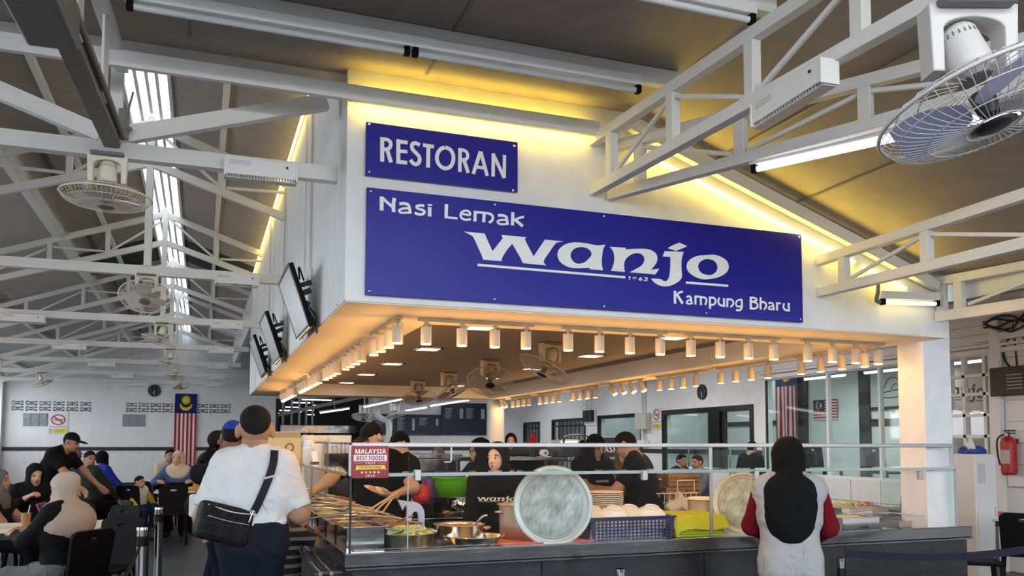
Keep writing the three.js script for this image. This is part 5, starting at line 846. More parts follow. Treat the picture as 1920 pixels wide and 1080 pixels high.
{ const p = at(1112, -7.4); staff({ label: 'staff woman in black headscarf and spectacles looking down at a phone', pos: p, yaw: faceCam(p, .75), H: 1.6, fat: 1.1, wide: 1.08, skin: SK.tan, hair: 'hijab', hairM: FAB.black, head: [.42, .12, 0], glasses: 1, hcell: .007, cell: .015, print: { w: .2, y: 1.19, m: PRINT }, L: { w: [.06, 1.13, .34], pole: [1, -.8, -.2] }, R: { w: [-.09, 1.14, .36], pole: [-1, -.9, -.1], curl: .8 } });
  const q = onZ(1152, 893, -7.15); const t = thing('phone', 'dark phone in the hands of the woman in spectacles', 'phone', [q.x, q.y, q.z], .6); t.rotation.x = -.9; part('case', rb(.075, .15, .009, .006), M.blackGloss, t); part('screen', bx(.066, .138, .001, 0, 0, .005), M.screen, t); }
{ const p = at(1219, -6.5); staff({ label: 'broad man in black bending forward with his back half turned, head lowered', pos: p, yaw: faceCam(p, -1.75), H: 1.66, fat: 1.2, wide: 1.15, lean: .3, skin: SK.tan, hair: 'short', head: [.5, -.2, 0], print: undefined, L: { w: [.2, 1.1, .5] }, R: { w: [-.2, 1.1, .5] } }); }
{ const tx = canvasTex(128, 128, (x) => { x.fillStyle = '#14110d'; x.fillRect(0, 0, 128, 128); x.fillStyle = '#8d7a4e'; for (let i = 0; i < 8; i++) x.fillRect(i * 16, 0, 6, 128); }); tx.wrapS = tx.wrapT = THREE.RepeatWrapping; tx.repeat.set(14, 1); const p = at(1166, -8.0); staff({ label: 'small person in a black and tan striped headscarf behind the bending man', pos: p, yaw: faceCam(p, .2), H: 1.5, hair: 'hijab', hairM: mat(0xffffff, .8, 0, { map: tx }), print: undefined, face: 0, hcell: .011, cell: .024 }); }
{ const p = at(958, -11.5); staff({ label: 'distant person in dark headscarf above the glancing staff woman', pos: p, yaw: faceCam(p, 0), H: 1.66, hair: 'hijab', hairM: FAB.black, print: undefined, hcell: .012, cell: .026 }); }
{ const p = at(1012, -9.6); staff({ label: 'staff person in black turned away near the little paper flag', pos: p, yaw: faceCam(p, 2.6), H: 1.5, hair: 'hijab', hairM: FAB.black, print: undefined, hcell: .012, cell: .026 }); }
// queue on the left
{ const p = at(432, -6.5); person({ label: 'man in a blue cap in the queue, yellow sleeves and black backpack', pos: p, yaw: faceCam(p, 2.5), H: 1.68, skin: SK.dark, hair: 'cap', hairM: FAB.royal, hairLabel: 'blue cap', top: { m: FAB.black, sleeve: .8, sleeveM: FAB.orange, sleeveLabel: 'yellow-orange short sleeve' }, bottom: { m: FAB.denim }, cell: .016, hcell: .009, wide: 1.08, fat: 1.1, head: [.1, .45, 0], L: { w: [.2, 1.05, .3] }, R: { w: [-.28, 1.0, .2] } });
  const t = thing('backpack', 'black and white backpack on the man in the blue cap', 'backpack', [p[0], 0, p[2]], faceCam(p, 2.5)); part('pack', surf([cap([-.1, 1.28, -.2], [.1, 1.28, -.2], .075), cap([-.1, 1.05, -.22], [.1, 1.05, -.22], .09)], .014, .03), FAB.black, t); part('pocket', rb(.2, .16, .05, .02, 0, 1.06, -.3), FAB.white, t); for (const g of [-1, 1]) part('shoulder_strap', tube([[g * .1, 1.36, -.18], [g * .12, 1.48, -.03], [g * .13, 1.4, .11], [g * .13, 1.2, .14]], .018, 8), FAB.black, t); }
{ const p = at(402, -9.0); person({ label: 'dark-haired man farther up the queue with a pale face mask', pos: p, yaw: faceCam(p, 2.0), H: 1.64, skin: SK.dark, hair: 'short', top: { m: FAB.yellow, sleeve: .8 }, bottom: { m: FAB.navy }, mask: 1, cell: .022 }); }
{ const p = at(568, -5.75); const tx = canvasTex(64, 256, (x) => { x.fillStyle = '#17171a'; x.fillRect(0, 0, 64, 256); x.fillStyle = '#77757a'; for (let i = 0; i < 4; i++) x.fillRect(0, i * 64, 64, 24); }); tx.wrapS = tx.wrapT = THREE.RepeatWrapping; tx.repeat.set(1, 4.2); person({ label: 'child in a striped shirt beside the counter, fingers hooked over its edge', pos: [p[0] - .12, 0, p[2]], yaw: faceCam(p, 2.2), H: 1.14, hair: 'short', skin: SK.tan, top: { m: mat(0xffffff, .85, 0, { map: tx }), sleeve: .8, hem: .8 }, bottom: { m: FAB.grey }, cell: .014, hcell: .008, handcell: .005, L: { abs: 1, w: [.06, .93, .16], dir: [0, .2, 1], nrm: [0, 1, 0], curl: 1.0 }, R: { abs: 1, w: [-.1, .92, .2], dir: [0, .2, 1], nrm: [0, 1, 0], curl: 1.0 } }); }
// diners on the left
const sitter = (o) => person({ sit: {}, cell: .018, hcell: .009, skin: SK.tan, ...o });
{ const p = at(130, -7.15); sitter({ face: 0, label: 'seated woman in a beige headscarf, back to us, pink phone in hand', pos: p, yaw: faceCam(p, -2.35), H: 1.62, seat: .46, hair: 'hijab', hairM: FAB.beige, hairLabel: 'beige headscarf', drape: 1.15, bun: 1, fold: .004, top: { m: FAB.black, sleeve: 1.9 }, bottom: { m: FAB.grey }, cell: .014, hcell: .008, L: { w: [.1, .84, .42] }, R: { w: [-.08, .86, .44] }, head: [.2, .2, 0], backDrape: (U, s) => [ell(U(0, 1.3, -.02), [.235 * s, .17 * s, .165 * s])] });
  const q = onZ(84, 960, -7.35), t = thing('phone', 'phone in a bright pink case held by the woman in the beige headscarf', 'phone', [q.x, q.y, q.z], .4); t.rotation.set(-.6, .5, .5); part('case', rb(.08, .16, .012, .008), mat(C(.5, .03, .12), .4), t); part('screen', bx(.068, .14, .001, 0, 0, .007), M.screen, t); }
{ const p = at(66, -10.6); sitter({ label: 'seated woman in a black headscarf eating with both hands raised', pos: [p[0], 0, p[2]], yaw: faceCam(p, .25), H: 1.62, seat: .46, skin: SK.light, hair: 'hijab', hairM: FAB.black, head: [.35, .1, 0], top: { m: FAB.black, sleeve: 1.9 }, L: { w: [.2, .93, .3], pole: [1, -1, 0], curl: .9 }, R: { w: [-.14, .95, .28], pole: [-1, -1, 0], curl: .9 } }); }
{ const p = at(86, -12.2); person({ label: 'waiter in black shirt and black cap bending over a table at left', pos: p, yaw: faceCam(p, 1.0), H: 1.74, lean: .5, skin: SK.tan, hair: 'cap', hairM: FAB.black, head: [.35, .1, 0], cell: .018, hcell: .01, L: { w: [.25, .86, .62] }, R: { w: [-.15, .84, .62] }, top: { m: FAB.black, sleeve: .75 } }); }
{ const p = at(142, -16.2); sitter({ label: 'seated person in a dark grey cap at the table behind the waiter', pos: p, yaw: faceCam(p, .4), H: 1.78, seat: .5, hair: 'cap', hairM: FAB.grey, top: { m: FAB.grey, sleeve: .8 }, cell: .026, hcell: .013 }); }
{ const p = at(166, -14.0); sitter({ label: 'seated man in dark green looking back over his shoulder', pos: p, yaw: faceCam(p, 2.4), H: 1.76, seat: .5, hair: 'short', top: { m: FAB.green, sleeve: 1.9 }, head: [0, -1.9, 0], cell: .024, hcell: .011 }); }
{ const p = at(190, -15.6); sitter({ label: 'seated person in a bright blue top and black headscarf beside the man in green', pos: p, yaw: faceCam(p, 2.2), H: 1.72, seat: .5, hair: 'hijab', hairM: FAB.black, top: { m: FAB.royal, sleeve: 1.9 }, cell: .026, hcell: .013 }); }
{ const p = at(336, -15.0); sitter({ label: 'seated woman facing us in a cream headscarf and blue top', pos: p, yaw: faceCam(p, -.1), H: 1.74, seat: .5, skin: SK.light, hair: 'hijab', hairM: FAB.cream, hairLabel: 'cream headscarf', drape: 1.1, top: { m: FAB.paleBlue, sleeve: 1.9 }, cell: .02, hcell: .009, head: [.05, -.3, 0], L: { w: [.24, .86, .4] }, R: { w: [-.24, .86, .4] } }); }
{ const p = at(318, -17.0); sitter({ label: 'seated man in pale shirt behind the woman in the cream headscarf', pos: p, yaw: faceCam(p, .3), H: 1.78, seat: .5, hair: 'short', top: { m: FAB.cream, sleeve: .8 }, cell: .026, hcell: .013 }); }
{ const p = at(262, -14.2); sitter({ label: 'small child in a yellow and white top swinging his legs on a chair', pos: p, yaw: faceCam(p, .65), H: 1.08, seat: .43, sit: { z: .26 }, skin: SK.light, hair: 'short', headS: 1.25, top: { m: FAB.white, sleeve: 1.85, sleeveM: FAB.yellow, sleeveLabel: 'yellow sleeve' }, bottom: { m: FAB.navy }, legs: { L: [.06, .24, .26], R: [-.06, .2, .24] }, head: [0, .3, 0], cell: .016, hcell: .009 }); }
{ const p = at(-4, -9.6); sitter({ label: 'person in grey headscarf cut off by the left edge', pos: p, yaw: faceCam(p, 1.2), H: 1.55, seat: .46, hair: 'hijab', hairM: FAB.grey, cell: .024, hcell: .012 }); }
{ const p = at(45, -5.3); sitter({ label: 'person in pale jeans at the lower left corner, only the lap in view', pos: [p[0] - .55, 0, p[2]], yaw: 1.2, H: 1.7, seat: .46, hair: 'short', top: { m: FAB.black, sleeve: .8 }, bottom: { m: CL(.022, .03, .045) }, cell: .018, hcell: .01, L: { w: [.3, .62, .3] }, R: { w: [-.22, .62, .3] } }); }
// people behind the glass on the right
[[1275, -12.4, .9, 'dark-haired person seated behind the black-framed glass, left one', 1.0], [1310, -11.3, -.9, 'seated person behind the black-framed glass, right of another', 1.0], [1408, -11.2, 2.5, 'person in a dark jacket standing behind the black door post', .3]].forEach(([px, z, o, lab, y], i) => { const p = at(px, z); const f = { label: lab, pos: p, yaw: faceCam(p, o), H: i < 2 ? 1.66 : 1.56, hair: 'short', skin: SK.tan, top: { m: i === 1 ? FAB.grey : FAB.black, sleeve: 1.9 }, cell: .026, hcell: .013 }; i < 2 ? sitter({ ...f, seat: .5 }) : person(f); });
// ------------------------------------------------------------------ serving counter, its glass, and what stands on it
const CT = .875, CZ = -4.53, CX = .735;
{
  const t = thing('serving_counter', 'stainless steel serving counter running along the front below the signs', 'counter');
  part('worktop', [bb(CX + .02, 4.58, CT - .03, CT, CZ - .05, -5.38), bb(4.58, 5.2, CT - .03, CT, CZ - .05, -4.665)], M.inox, t);
  part('front_lip', [rb(4.49, .078, .05, .006, (CX + 5.22) / 2, .872, CZ - .025), bb(CX, 5.22, .822, .832, CZ + .012, CZ - .05)], M.inoxDark, t);
  for (let i = 0; i < 4; i++) part('front_panel', bb(.78 + i * 1.11, .78 + i * 1.11 + 1.104, .12, .822, CZ - .045, CZ - .06), mat(C(.05, .05, .054), .5, .6, { roughnessMap: rep(T.brushed, 1) }), t);
  part('back_panel', bb(1.26, 4.57, .12, .84, -5.33, -5.36), M.inoxDark, t); part('end_panel', [bb(5.17, 5.2, .12, .84, CZ - .06, -4.66), bb(4.55, 4.57, .12, .84, -4.66, -5.36)], M.inoxDark, t); part('plinth', bb(.85, 4.55, 0, .12, CZ - .12, -5.3), M.black, t);
}
{
  const t = thing('serving_counter', 'stainless steel serving counter running back along the left, covered in food trays', 'counter');
  part('worktop', bb(CX + .02, 1.25, CT - .03, CT, -5.385, -11), M.inox, t);
  part('side_lip', [rb(.05, .078, 6.45, .006, CX + .025, .872, -7.765)], M.inoxDark, t); part('tray_rail', [rod([CX - .06, .80, -4.6], [CX - .06, .80, -10.9], .012), rod([CX - .12, .80, -4.6], [CX - .12, .80, -10.9], .012)], M.inox, t);
  for (let i = 0; i < 6; i++) part('rail_bracket', [bb(CX - .13, CX + .02, .775, .788, -4.75 - i * 1.1, -4.77 - i * 1.1)], M.inoxDark, t);
  for (let i = 0; i < 5; i++) part('side_panel', bb(CX + .045, CX + .06, .12, .822, -4.6 - i * 1.28, -4.6 - i * 1.28 - 1.274), mat(C(.10, .10, .105), .45, .7, { roughnessMap: rep(T.brushed, 1) }), t);
  part('plinth', bb(CX + .1, 1.2, 0, .12, -5.4, -10.9), M.black, t);
}
{
  const t = thing('sneeze_guard', 'glass sneeze guard with a steel top rail along the front counter', 'glass guard'), zg = -4.61;
  part('top_rail', [rb(4.36, .026, .03, .005, .775 + 2.18, 1.49, zg)], M.rail, t);
  part('corner_post', [rb(.03, .172, .03, .003, .775, 1.404, zg)], M.rail, t); part('corner_edge', [rb(.012, .43, .014, .002, .772, 1.10, zg)], M.black, t);
  const xs = [.79, 1.09, 3.085, 5.13];
  for (let i = 0; i < 3; i++) { part('glass_pane', bb(xs[i] + .004, xs[i + 1] - .004, .912, 1.315, zg, zg + .006), M.glass, t); part('pane_edge', bb(xs[i] + .004, xs[i + 1] - .004, 1.315, 1.322, zg - .002, zg + .008), M.glassEdge, t); }
  for (let i = 1; i < 3; i++) part('upper_pane', bb(xs[i] + .004, xs[i + 1] - .004, 1.345, 1.478, zg, zg + .006), M.glass, t);
  part('shelf', bb(.775, 5.14, 1.322, 1.332, zg + .01, zg - .3), M.glass, t); part('shelf_edge', bb(.775, 5.14, 1.320, 1.334, zg + .011, zg + .014), M.glassEdge, t); part('pane_joint', [bb(1.088, 1.094, .912, 1.315, zg, zg + .007)], M.glassEdge, t);
  part('post', [rb(.018, .58, .018, .003, 3.085, 1.195, zg - .012)], M.rail, t);
  part('hook', [bb(1.337, 1.345, 1.39, 1.478, zg, zg + .01), bb(1.30, 1.345, 1.39, 1.397, zg, zg + .01)], M.paleGrey, t);
  for (const px of [783, 1208, 1417, 1725]) { const p = onZ(px, 891, zg + .02); part('clamp', rb(.036, .062, .03, .004, p.x, p.y, p.z), M.rail, t); }
  part('end_post', [rb(.022, .17, .022, .003, 5.13, 1.405, zg), rb(.018, .43, .018, .003, 5.16, 1.11, zg)], M.inox, t);
  part('end_pane', bb(5.155, 5.161, .912, 1.32, zg - .02, -5.3), M.glassGreen, t);
}
{
  const t = thing('glass_shelf', 'horizontal glass shelf over the left-hand food trays with a steel edge', 'shelf');
  part('glass_sheet', bb(CX + .02, 1.12, 1.322, 1.332, -4.66, -9.4), M.glassGreen, t); part('steel_edge', [bb(CX + .012, CX + .02, 1.318, 1.336, -4.66, -9.4), bb(CX + .02, 1.12, 1.30, 1.318, -9.4, -9.37)], M.inox, t);
  for (const z of [-6.3, -7.9, -9.3]) part('shelf_post', rod([CX + .03, .9, z], [CX + .03, 1.318, z], .009), M.inox, t);
}
const LIDT = noiseTex(256, (u, v) => { const r = Math.hypot(u - .5, v - .5) * 2, s = noise.noise(u * 7 + v * 3, v * 5 - u * 2, 4), s2 = noise.noise(u * 22, v * 14 + u * 10, 9); const w = r > .8 ? 1 : .8 + .16 * s + .13 * s2; const k = cl(w); return [k * .97, k, k * .985]; }, true);
// --- food vessels
const food = (c, a = .004, f = 60) => ({ m: mat(c, .55), a, f });
function heap(r, h, col, y, parent, name = 'food', sq = 1, z = 0, x = 0, label) { return part(name, surf([ell([x, y, z], [r, h, r * sq])], Math.max(.006, r / 16), .01, (f, X, Y, Z) => Math.max(f + .007 * noise.noise(X * 45 + y * 9, Y * 45, Z * 45) + .004 * noise.noise(X * 90, Y * 90, Z * 90), y - Y - .006)), mat(col, .6), parent, label); }
function pan(label, x, z, w, d, h, col, o = {}) {   // hotel pan with a rolled rim, food and tongs
  const t = thing('food_tray', label, 'tray', [x, CT + (o.y ?? 0), z], o.turn ?? 0, 'steel food trays on the left counter');
  part('pan', [bb(-w / 2, w / 2, .003, .008, -d / 2, d / 2), bb(-w / 2, -w / 2 + .004, .003, h, -d / 2, d / 2), bb(w / 2 - .004, w / 2, .003, h, -d / 2, d / 2), bb(-w / 2, w / 2, .003, h, -d / 2, -d / 2 + .004), bb(-w / 2, w / 2, .003, h, d / 2 - .004, d / 2)], M.inox, t);
  part('rim', [bar([-w / 2 - .012, h, -d / 2 - .006], [w / 2 + .012, h, -d / 2 - .006], .02, .007, .002), bar([-w / 2 - .012, h, d / 2 + .006], [w / 2 + .012, h, d / 2 + .006], .02, .007, .002), bar([-w / 2 - .006, h, -d / 2], [-w / 2 - .006, h, d / 2], .02, .007, .002), bar([w / 2 + .006, h, -d / 2], [w / 2 + .006, h, d / 2], .02, .007, .002)], M.inox, t);
  part('food', surf([ell([0, h * .55, 0], [w * .5, h * .42 + (o.pile ?? 0), d * .5])], .012, .01, (f, X, Y, Z) => Math.max(f + .012 * noise.noise(X * 40 + x * 9, Y * 40, Z * 40 + z * 5) + .008 * noise.noise(X * 85, Y * 85, Z * 85), Math.abs(X) - w / 2 + .006, Math.abs(Z) - d / 2 + .006, .012 - Y)), mat(col, .5), t);
  return t;
}
function tongs(label, p, turn, pitch, L = .3, m = M.inox) {
  const t = thing('serving_tongs', label, 'tongs', p, turn, 'tongs and spoons lying in the food trays'); t.rotation.order = 'YXZ'; t.rotation.x = pitch;
  for (const s of [-1, 1]) part('arm', tube([[0, 0, 0], [s * .018, .004, L * .35], [s * .026, 0, L * .8], [s * .012, -.004, L]], .0042, 6, 14), m, t); part('bend', rb(.018, .012, .02, .005, 0, 0, 0), m, t);
  return t;
}
{
  const cols = [C(.30, .12, .035), C(.42, .28, .08), C(.20, .07, .03), C(.5, .36, .12), C(.34, .16, .05), C(.24, .14, .05), C(.46, .2, .05), C(.16, .10, .04)];
  const desc = ['nearest deep steel tray at the glass corner', 'second steel food tray back from the corner', 'third steel food tray back from the corner', 'fourth steel food tray back from the corner', 'fifth steel food tray back from the corner', 'sixth steel food tray back from the corner', 'seventh steel food tray back along the left counter', 'farthest steel food tray along the left counter'];
  for (let i = 0; i < 8; i++) pan(desc[i] + ', outer row', .885, -4.93 - i * .42, .22, .34, i ? .11 : .15, cols[i], { y: i ? .02 : 0, pile: .01 });
  for (let i = 0; i < 7; i++) pan(desc[i + (i ? 0 : 0)].replace('deep ', '') + ', inner row', 1.13, -5.0 - i * .42, .22, .34, .11, cols[(i * 3 + 2) % 8], { y: .02, pile: .02 });
  for (let i = 0; i < 14; i++) tongs(`steel tongs lying across the ${ORD[i]} tray from the glass corner`, [.98 + rr(-.06, .1), CT + .165 + rr(0, .03), -4.95 - i * .26], rr(-2.6, -1.2), rr(-.15, .12), .30);
  for (let i = 0; i < 9; i++) tongs(`pale wooden-handled tongs at the ${ORD[i]} inner tray`, [1.12 + rr(-.05, .05), CT + .17, -5.02 - i * .3], rr(-2.2, -.8), rr(-.3, 0), .28, M.paleWood);
  // ladles standing towards the corner
  for (let i = 0; i < 3; i++) { const t = thing('ladle', `long-handled ladle leaning out of the trays near the glass corner, ${ORD[i]} one`, 'ladle', [.95 + i * .1, CT + .14, -5.3 - i * .14], .3 + i * .3, 'ladles in the trays by the corner'); part('handle', tube([[0, .02, 0], [.1, .08, 0], [.24, .15, 0]], .007, 6), M.paleWood, t); part('bowl', lathe([[.001, 0], [.03, .008], [.036, .022], [.034, .022], [.028, .01], [.001, .004]], 20), M.inox, t); }
}
function bowl(label, cat, name, p, r, h, m, o = {}) {
  const t = thing(name, label, cat, p); const b = o.base ?? .6;
  part('vessel', lathe([[.001, 0], [r * b, 0], [r * (b + (1 - b) * .45), h * .4], [r * .98, h * .96], [r * 1.07, h], [r * 1.07, h + .004], [r * .98, h + .002], [r * .95, h * .94], [r * (b + (1 - b) * .45) - .004, h * .4], [r * b, .006], [.001, .006]], 48), m, t); return t;
}
const holeTex = (() => { const t = canvasTex(512, 128, (x, W, H) => { x.fillStyle = '#fff'; x.fillRect(0, 0, W, H); x.fillStyle = '#000'; for (let g = 0; g < 8; g++) for (let i = 0; i < 6; i++) for (let j = 0; j < 6; j++) { x.beginPath(); x.arc(g * 64 + 14 + i * 7, 30 + j * 12, 2.4, 0, 7); x.fill(); } }); t.wrapS = t.wrapT = THREE.RepeatWrapping; t.colorSpace = THREE.NoColorSpace; return t; })();
{
  const P = (px, Z, y = CT) => { const q = onZ(px, 1000, Z); return [q.x, y, q.z]; };
  const c = thing('colander', 'steel colander heaped with pale green sliced cucumber in front of the glass', 'colander', P(765, -4.86)); c.scale.set(1, .8, 1);
  part('vessel', lathe([[.001, .008], [.12, .008], [.145, .03], [.157, .12], [.172, .125], [.172, .129], [.155, .127], [.153, .12], [.141, .032], [.118, .012], [.001, .012]], 56), mat(C(.56, .52, .44), .28, 1, { alphaMap: holeTex, alphaTest: .5 }), c);
  part('foot_ring', new THREE.TorusGeometry(.11, .006, 8, 40).rotateX(Math.PI / 2).translate(0, .006, 0), M.inox, c);
  { const sl = []; for (let i = 0; i < 70; i++) { const a = rnd() * 6.28, r = Math.sqrt(rnd()) * .135, y = .115 + .045 * (1 - (r / .14) ** 2) + rr(-.006, .006); const g = cyl(.03, .03, .005, 0, 0, 0, 14).rotateX(rr(-.5, .5)).rotateZ(rr(-.5, .5)).translate(r * Math.cos(a), y, r * Math.sin(a)); sl.push(g); } const s = part('cucumber_slices', sl, mat(C(.50, .56, .20), .45), c); s.userData.kind = 'stuff'; heap(.14, .05, C(.42, .48, .18), .09, c, 'cucumber_bed'); }
  const b2 = bowl('steel bowl of dark sambal with a spoon behind the colander', 'bowl', 'steel_bowl', P(748, -5.12), .14, .13, M.inox, { base: .8 }); heap(.125, .03, C(.07, .02, .012), .105, b2, 'sambal'); part('spoon', tube([[-.06, .13, .03], [.0, .15, 0], [.1, .17, -.05]], .006, 6), M.inox, b2); part('crumb', [...Array(14)].map(() => sph(.01, rr(-.09, .09), .135, rr(-.09, .09), 1, .6, 1, 6)), mat(C(.3, .06, .03), .5), b2).userData.kind = 'stuff';
  const pot = bowl('copper-bright steel pot with two handles behind the wide bowl', 'pot', 'steel_pot', P(862, -5.1), .155, .115, mat(C(.62, .50, .38), .25, 1), { base: .93 }); heap(.14, .03, C(.30, .13, .06), .085, pot, 'stew'); for (const s of [-1, 1]) part('handle', tube([[s * .155, .08, -.035], [s * .195, .09, -.02], [s * .195, .09, .02], [s * .155, .08, .035]], .008, 8), M.inox, pot); part('ladle', tube([[.08, .08, 0], [.14, .16, .03], [.17, .17, .04]], .008, 6), M.inox, pot);
  const wb = bowl('wide shallow steel bowl, nearly empty, at the glass', 'bowl', 'steel_bowl', P(889, -4.84), .175, .07, M.inox, { base: .62 }); heap(.1, .012, C(.55, .5, .38), .01, wb, 'leftover_food');
  const sp = bowl('tall pale stock pot partly behind the big round lid', 'pot', 'stock_pot', P(985, -5.12), .175, .215, mat(C(.56, .47, .36), .42, .7), { base: .96 }); heap(.165, .02, C(.75, .68, .42), .19, sp, 'rice'); part('handle', tube([[-.17, .17, -.03], [-.205, .17, 0], [-.17, .17, .03]], .008, 8), M.inox, sp);
  // red cloth / tray under pots
  { const t = thing('tray_mat', 'thin orange-red tray beneath the stock pot and the lid', 'tray', [2.02, CT + .001, -5.03]); part('base', rb(.62, .012, .5, .004, 0, .006, 0), M.orange, t); part('lip', [bb(-.31, .31, .012, .02, .24, .25), bb(-.31, .31, .012, .02, -.25, -.24)], M.red, t); sp.position.y += .013; }
  function lid(label, px, py, r, Z, m, lean, roll = 0) {
    const q = onZ(px, py, Z); m = m.clone(); m.map = LIDT; m.bumpMap = null; const t = thing('pot_lid', label, 'lid', [q.x, q.y, q.z]); t.rotation.order = 'YXZ'; t.rotation.set(Math.PI / 2 - lean, faceCam([q.x, 0, q.z], -.12), 0);
    { const g = lathe([[.001, .004], [r * .78, .004], [r * .82, -.004], [r * .9, -.002], [r * .93, .006], [r * .985, .007], [r, .002], [r, -.014], [r * .985, -.014], [r * .9, -.008], [.001, -.002]], 72), a = g.attributes.position, u = g.attributes.uv; for (let i = 0; i < a.count; i++) u.setXY(i, a.getX(i) / r * .5 + .5, a.getZ(i) / r * .5 + .5); part('disc', g, m, t); }
    part('rim', new THREE.TorusGeometry(r, .006, 10, 72).rotateX(Math.PI / 2), m, t); part('seam_ring', new THREE.TorusGeometry(r * .84, .003, 8, 72).rotateX(Math.PI / 2).translate(0, .003, 0), m, t);
    return t;
  }
  lid('big round aluminium pot lid propped upright in the middle of the counter', 1036, 948, .242, -4.78, M.alu, .1);
  lid('round pale aluminium lid propped behind the woman in the black headscarf', 1394, 943, .208, -4.9, M.aluWarm, .12);
  // plates, basket, lime trays
  { const b = onZ(1136, 950, -5.14); const base = thing('plate_stand', 'low steel box beneath the stack of plates', 'box', [b.x, CT, b.z]); part('box', rb(.24, .17, .24, .006, 0, .085, 0), M.inoxDark, base); part('lid_plate', rb(.25, .012, .25, .004, 0, .176, 0), M.inox, base);
    const t = thing('melamine_plate', 'bottom plate of the cream stack behind the blue basket', 'plate', [b.x, CT + .182, b.z], 0, 'cream plates stacked behind the blue basket'); part('plate', lathe([[.001, 0], [.075, 0], [.118, .012], [.122, .014], [.118, .018], [.075, .005], [.001, .005]], 40), M.cream, t); part('foot', new THREE.TorusGeometry(.07, .003, 6, 30).rotateX(Math.PI / 2).translate(0, .002, 0), M.cream, t);
    for (let i = 1; i < 9; i++) dup(t, i === 8 ? 'top plate of the cream stack behind the blue basket' : `${ORD[i]} plate from the bottom of the cream stack behind the blue basket`, [b.x + rr(-.002, .002), CT + .182 + i * .0125, b.z]); }
  { const l = onZ(1107, 990, -4.8), r = onZ(1266, 990, -4.8), w = r.x - l.x, t = thing('plastic_basket', 'dark blue lattice basket filled with white rice moulds', 'basket', [(l.x + r.x) / 2, CT, -4.97]), h = .15, d = .32;
    const wallS = (W, nx) => { const s = poly([[-W / 2 + .02, 0], [W / 2 - .02, 0], [W / 2, h], [-W / 2, h]]); for (let i = 0; i < nx; i++) for (let j = 0; j < 6; j++) { const x = -W / 2 + .035 + (W - .07) * (i + .5) / nx, y = .014 + j * .0205, a = (W - .07) / nx * .32; const p = new THREE.Path(); p.moveTo(x - a, y); p.lineTo(x + a, y); p.lineTo(x + a, y + .014); p.lineTo(x - a, y + .014); p.closePath(); s.holes.push(p); } return extr(s, .004); };
    const mb = mat(C(.018, .022, .10), .4); part('lattice_wall', wallS(w, 20).translate(0, 0, d / 2), mb, t); part('lattice_wall', wallS(w, 20).translate(0, 0, -d / 2), mb, t); part('lattice_wall', wallS(d, 11).rotateY(Math.PI / 2).translate(w / 2 - .01, 0, 0), mb, t); part('lattice_wall', wallS(d, 11).rotateY(Math.PI / 2).translate(-w / 2 + .005, 0, 0), mb, t);
    part('base', bb(-w / 2 + .02, w / 2 - .02, 0, .005, -d / 2, d / 2), mb, t); part('rim', [bar([-w / 2 - .012, h, d / 2 + .004], [w / 2 + .012, h, d / 2 + .004], .022, .012, .004), bar([-w / 2 - .012, h, -d / 2], [w / 2 + .012, h, -d / 2], .022, .012, .004), bar([-w / 2, h, -d / 2], [-w / 2, h, d / 2], .022, .012, .004), bar([w / 2, h, -d / 2], [w / 2, h, d / 2], .022, .012, .004)], mb, t);
    const dn = ['leftmost white melamine bowl upside down in the blue basket', 'second white upturned bowl from the left in the blue basket', 'third white upturned bowl from the left in the blue basket', 'rightmost white upturned bowl, its foot ring showing, in the blue basket'];
    for (let i = 0; i < 4; i++) { const u = thing('melamine_bowl', dn[i], 'bowl', [(l.x + r.x) / 2 - w / 2 + .1 + i * (w - .2) / 3, CT + .1, -5.0 + (i % 2) * .05], 0, 'white bowls in the blue basket'); u.rotation.set(.3, 0, rr(-.1, .1)); part('shell', lathe([[.001, .11], [.045, .108], [.09, .08], [.112, .03], [.115, 0], [.109, 0], [.106, .03], [.085, .075], [.001, .103]], 36), i % 2 ? M.whiteGloss : M.cream, u); part('foot_ring', new THREE.TorusGeometry(.045, .004, 8, 30).rotateX(Math.PI / 2).translate(0, .11, 0), M.whiteGloss, u); }
    for (let i = 0; i < 4; i++) { const u = thing('melamine_bowl', `${ORD[i]} hidden-edge white bowl lower in the blue basket, glimpsed through the lattice`, 'bowl', [(l.x + r.x) / 2 - w / 2 + .1 + i * (w - .2) / 3, CT + .012, -4.97], 0, 'white bowls in the blue basket'); part('shell', lathe([[.001, .09], [.045, .088], [.08, .06], [.092, .0], [.088, 0], [.076, .058], [.001, .083]], 30), M.whiteGloss, u); } }
  { const l = onZ(1266, 990, -4.85), r = onZ(1362, 990, -4.85), cx = (l.x + r.x) / 2, w = r.x - l.x - .03;
    const t = thing('plastic_tray', 'bottom lime green tray of the stack beside the blue basket', 'tray', [cx, CT + .001, -5.0], 0, 'lime green trays stacked beside the blue basket'); part('floor_sheet', rb(w - .03, .004, .26, .0015, 0, .002, 0), M.lime, t); part('raised_rim', [bar([-w / 2, .012, .14], [w / 2, .012, .14], .012, .014, .003), bar([-w / 2, .012, -.14], [w / 2, .012, -.14], .012, .014, .003), bar([-w / 2, .012, -.14], [-w / 2, .012, .14], .012, .014, .003), bar([w / 2, .012, -.14], [w / 2, .012, .14], .012, .014, .003)], M.lime, t);
    for (let i = 1; i < 7; i++) dup(t, i === 6 ? 'top lime green tray of the stack beside the blue basket' : `${ORD[i]} lime green tray from the bottom of the stack beside the basket`, [cx + rr(-.004, .004), CT + .001 + i * .0165, -5.0]);
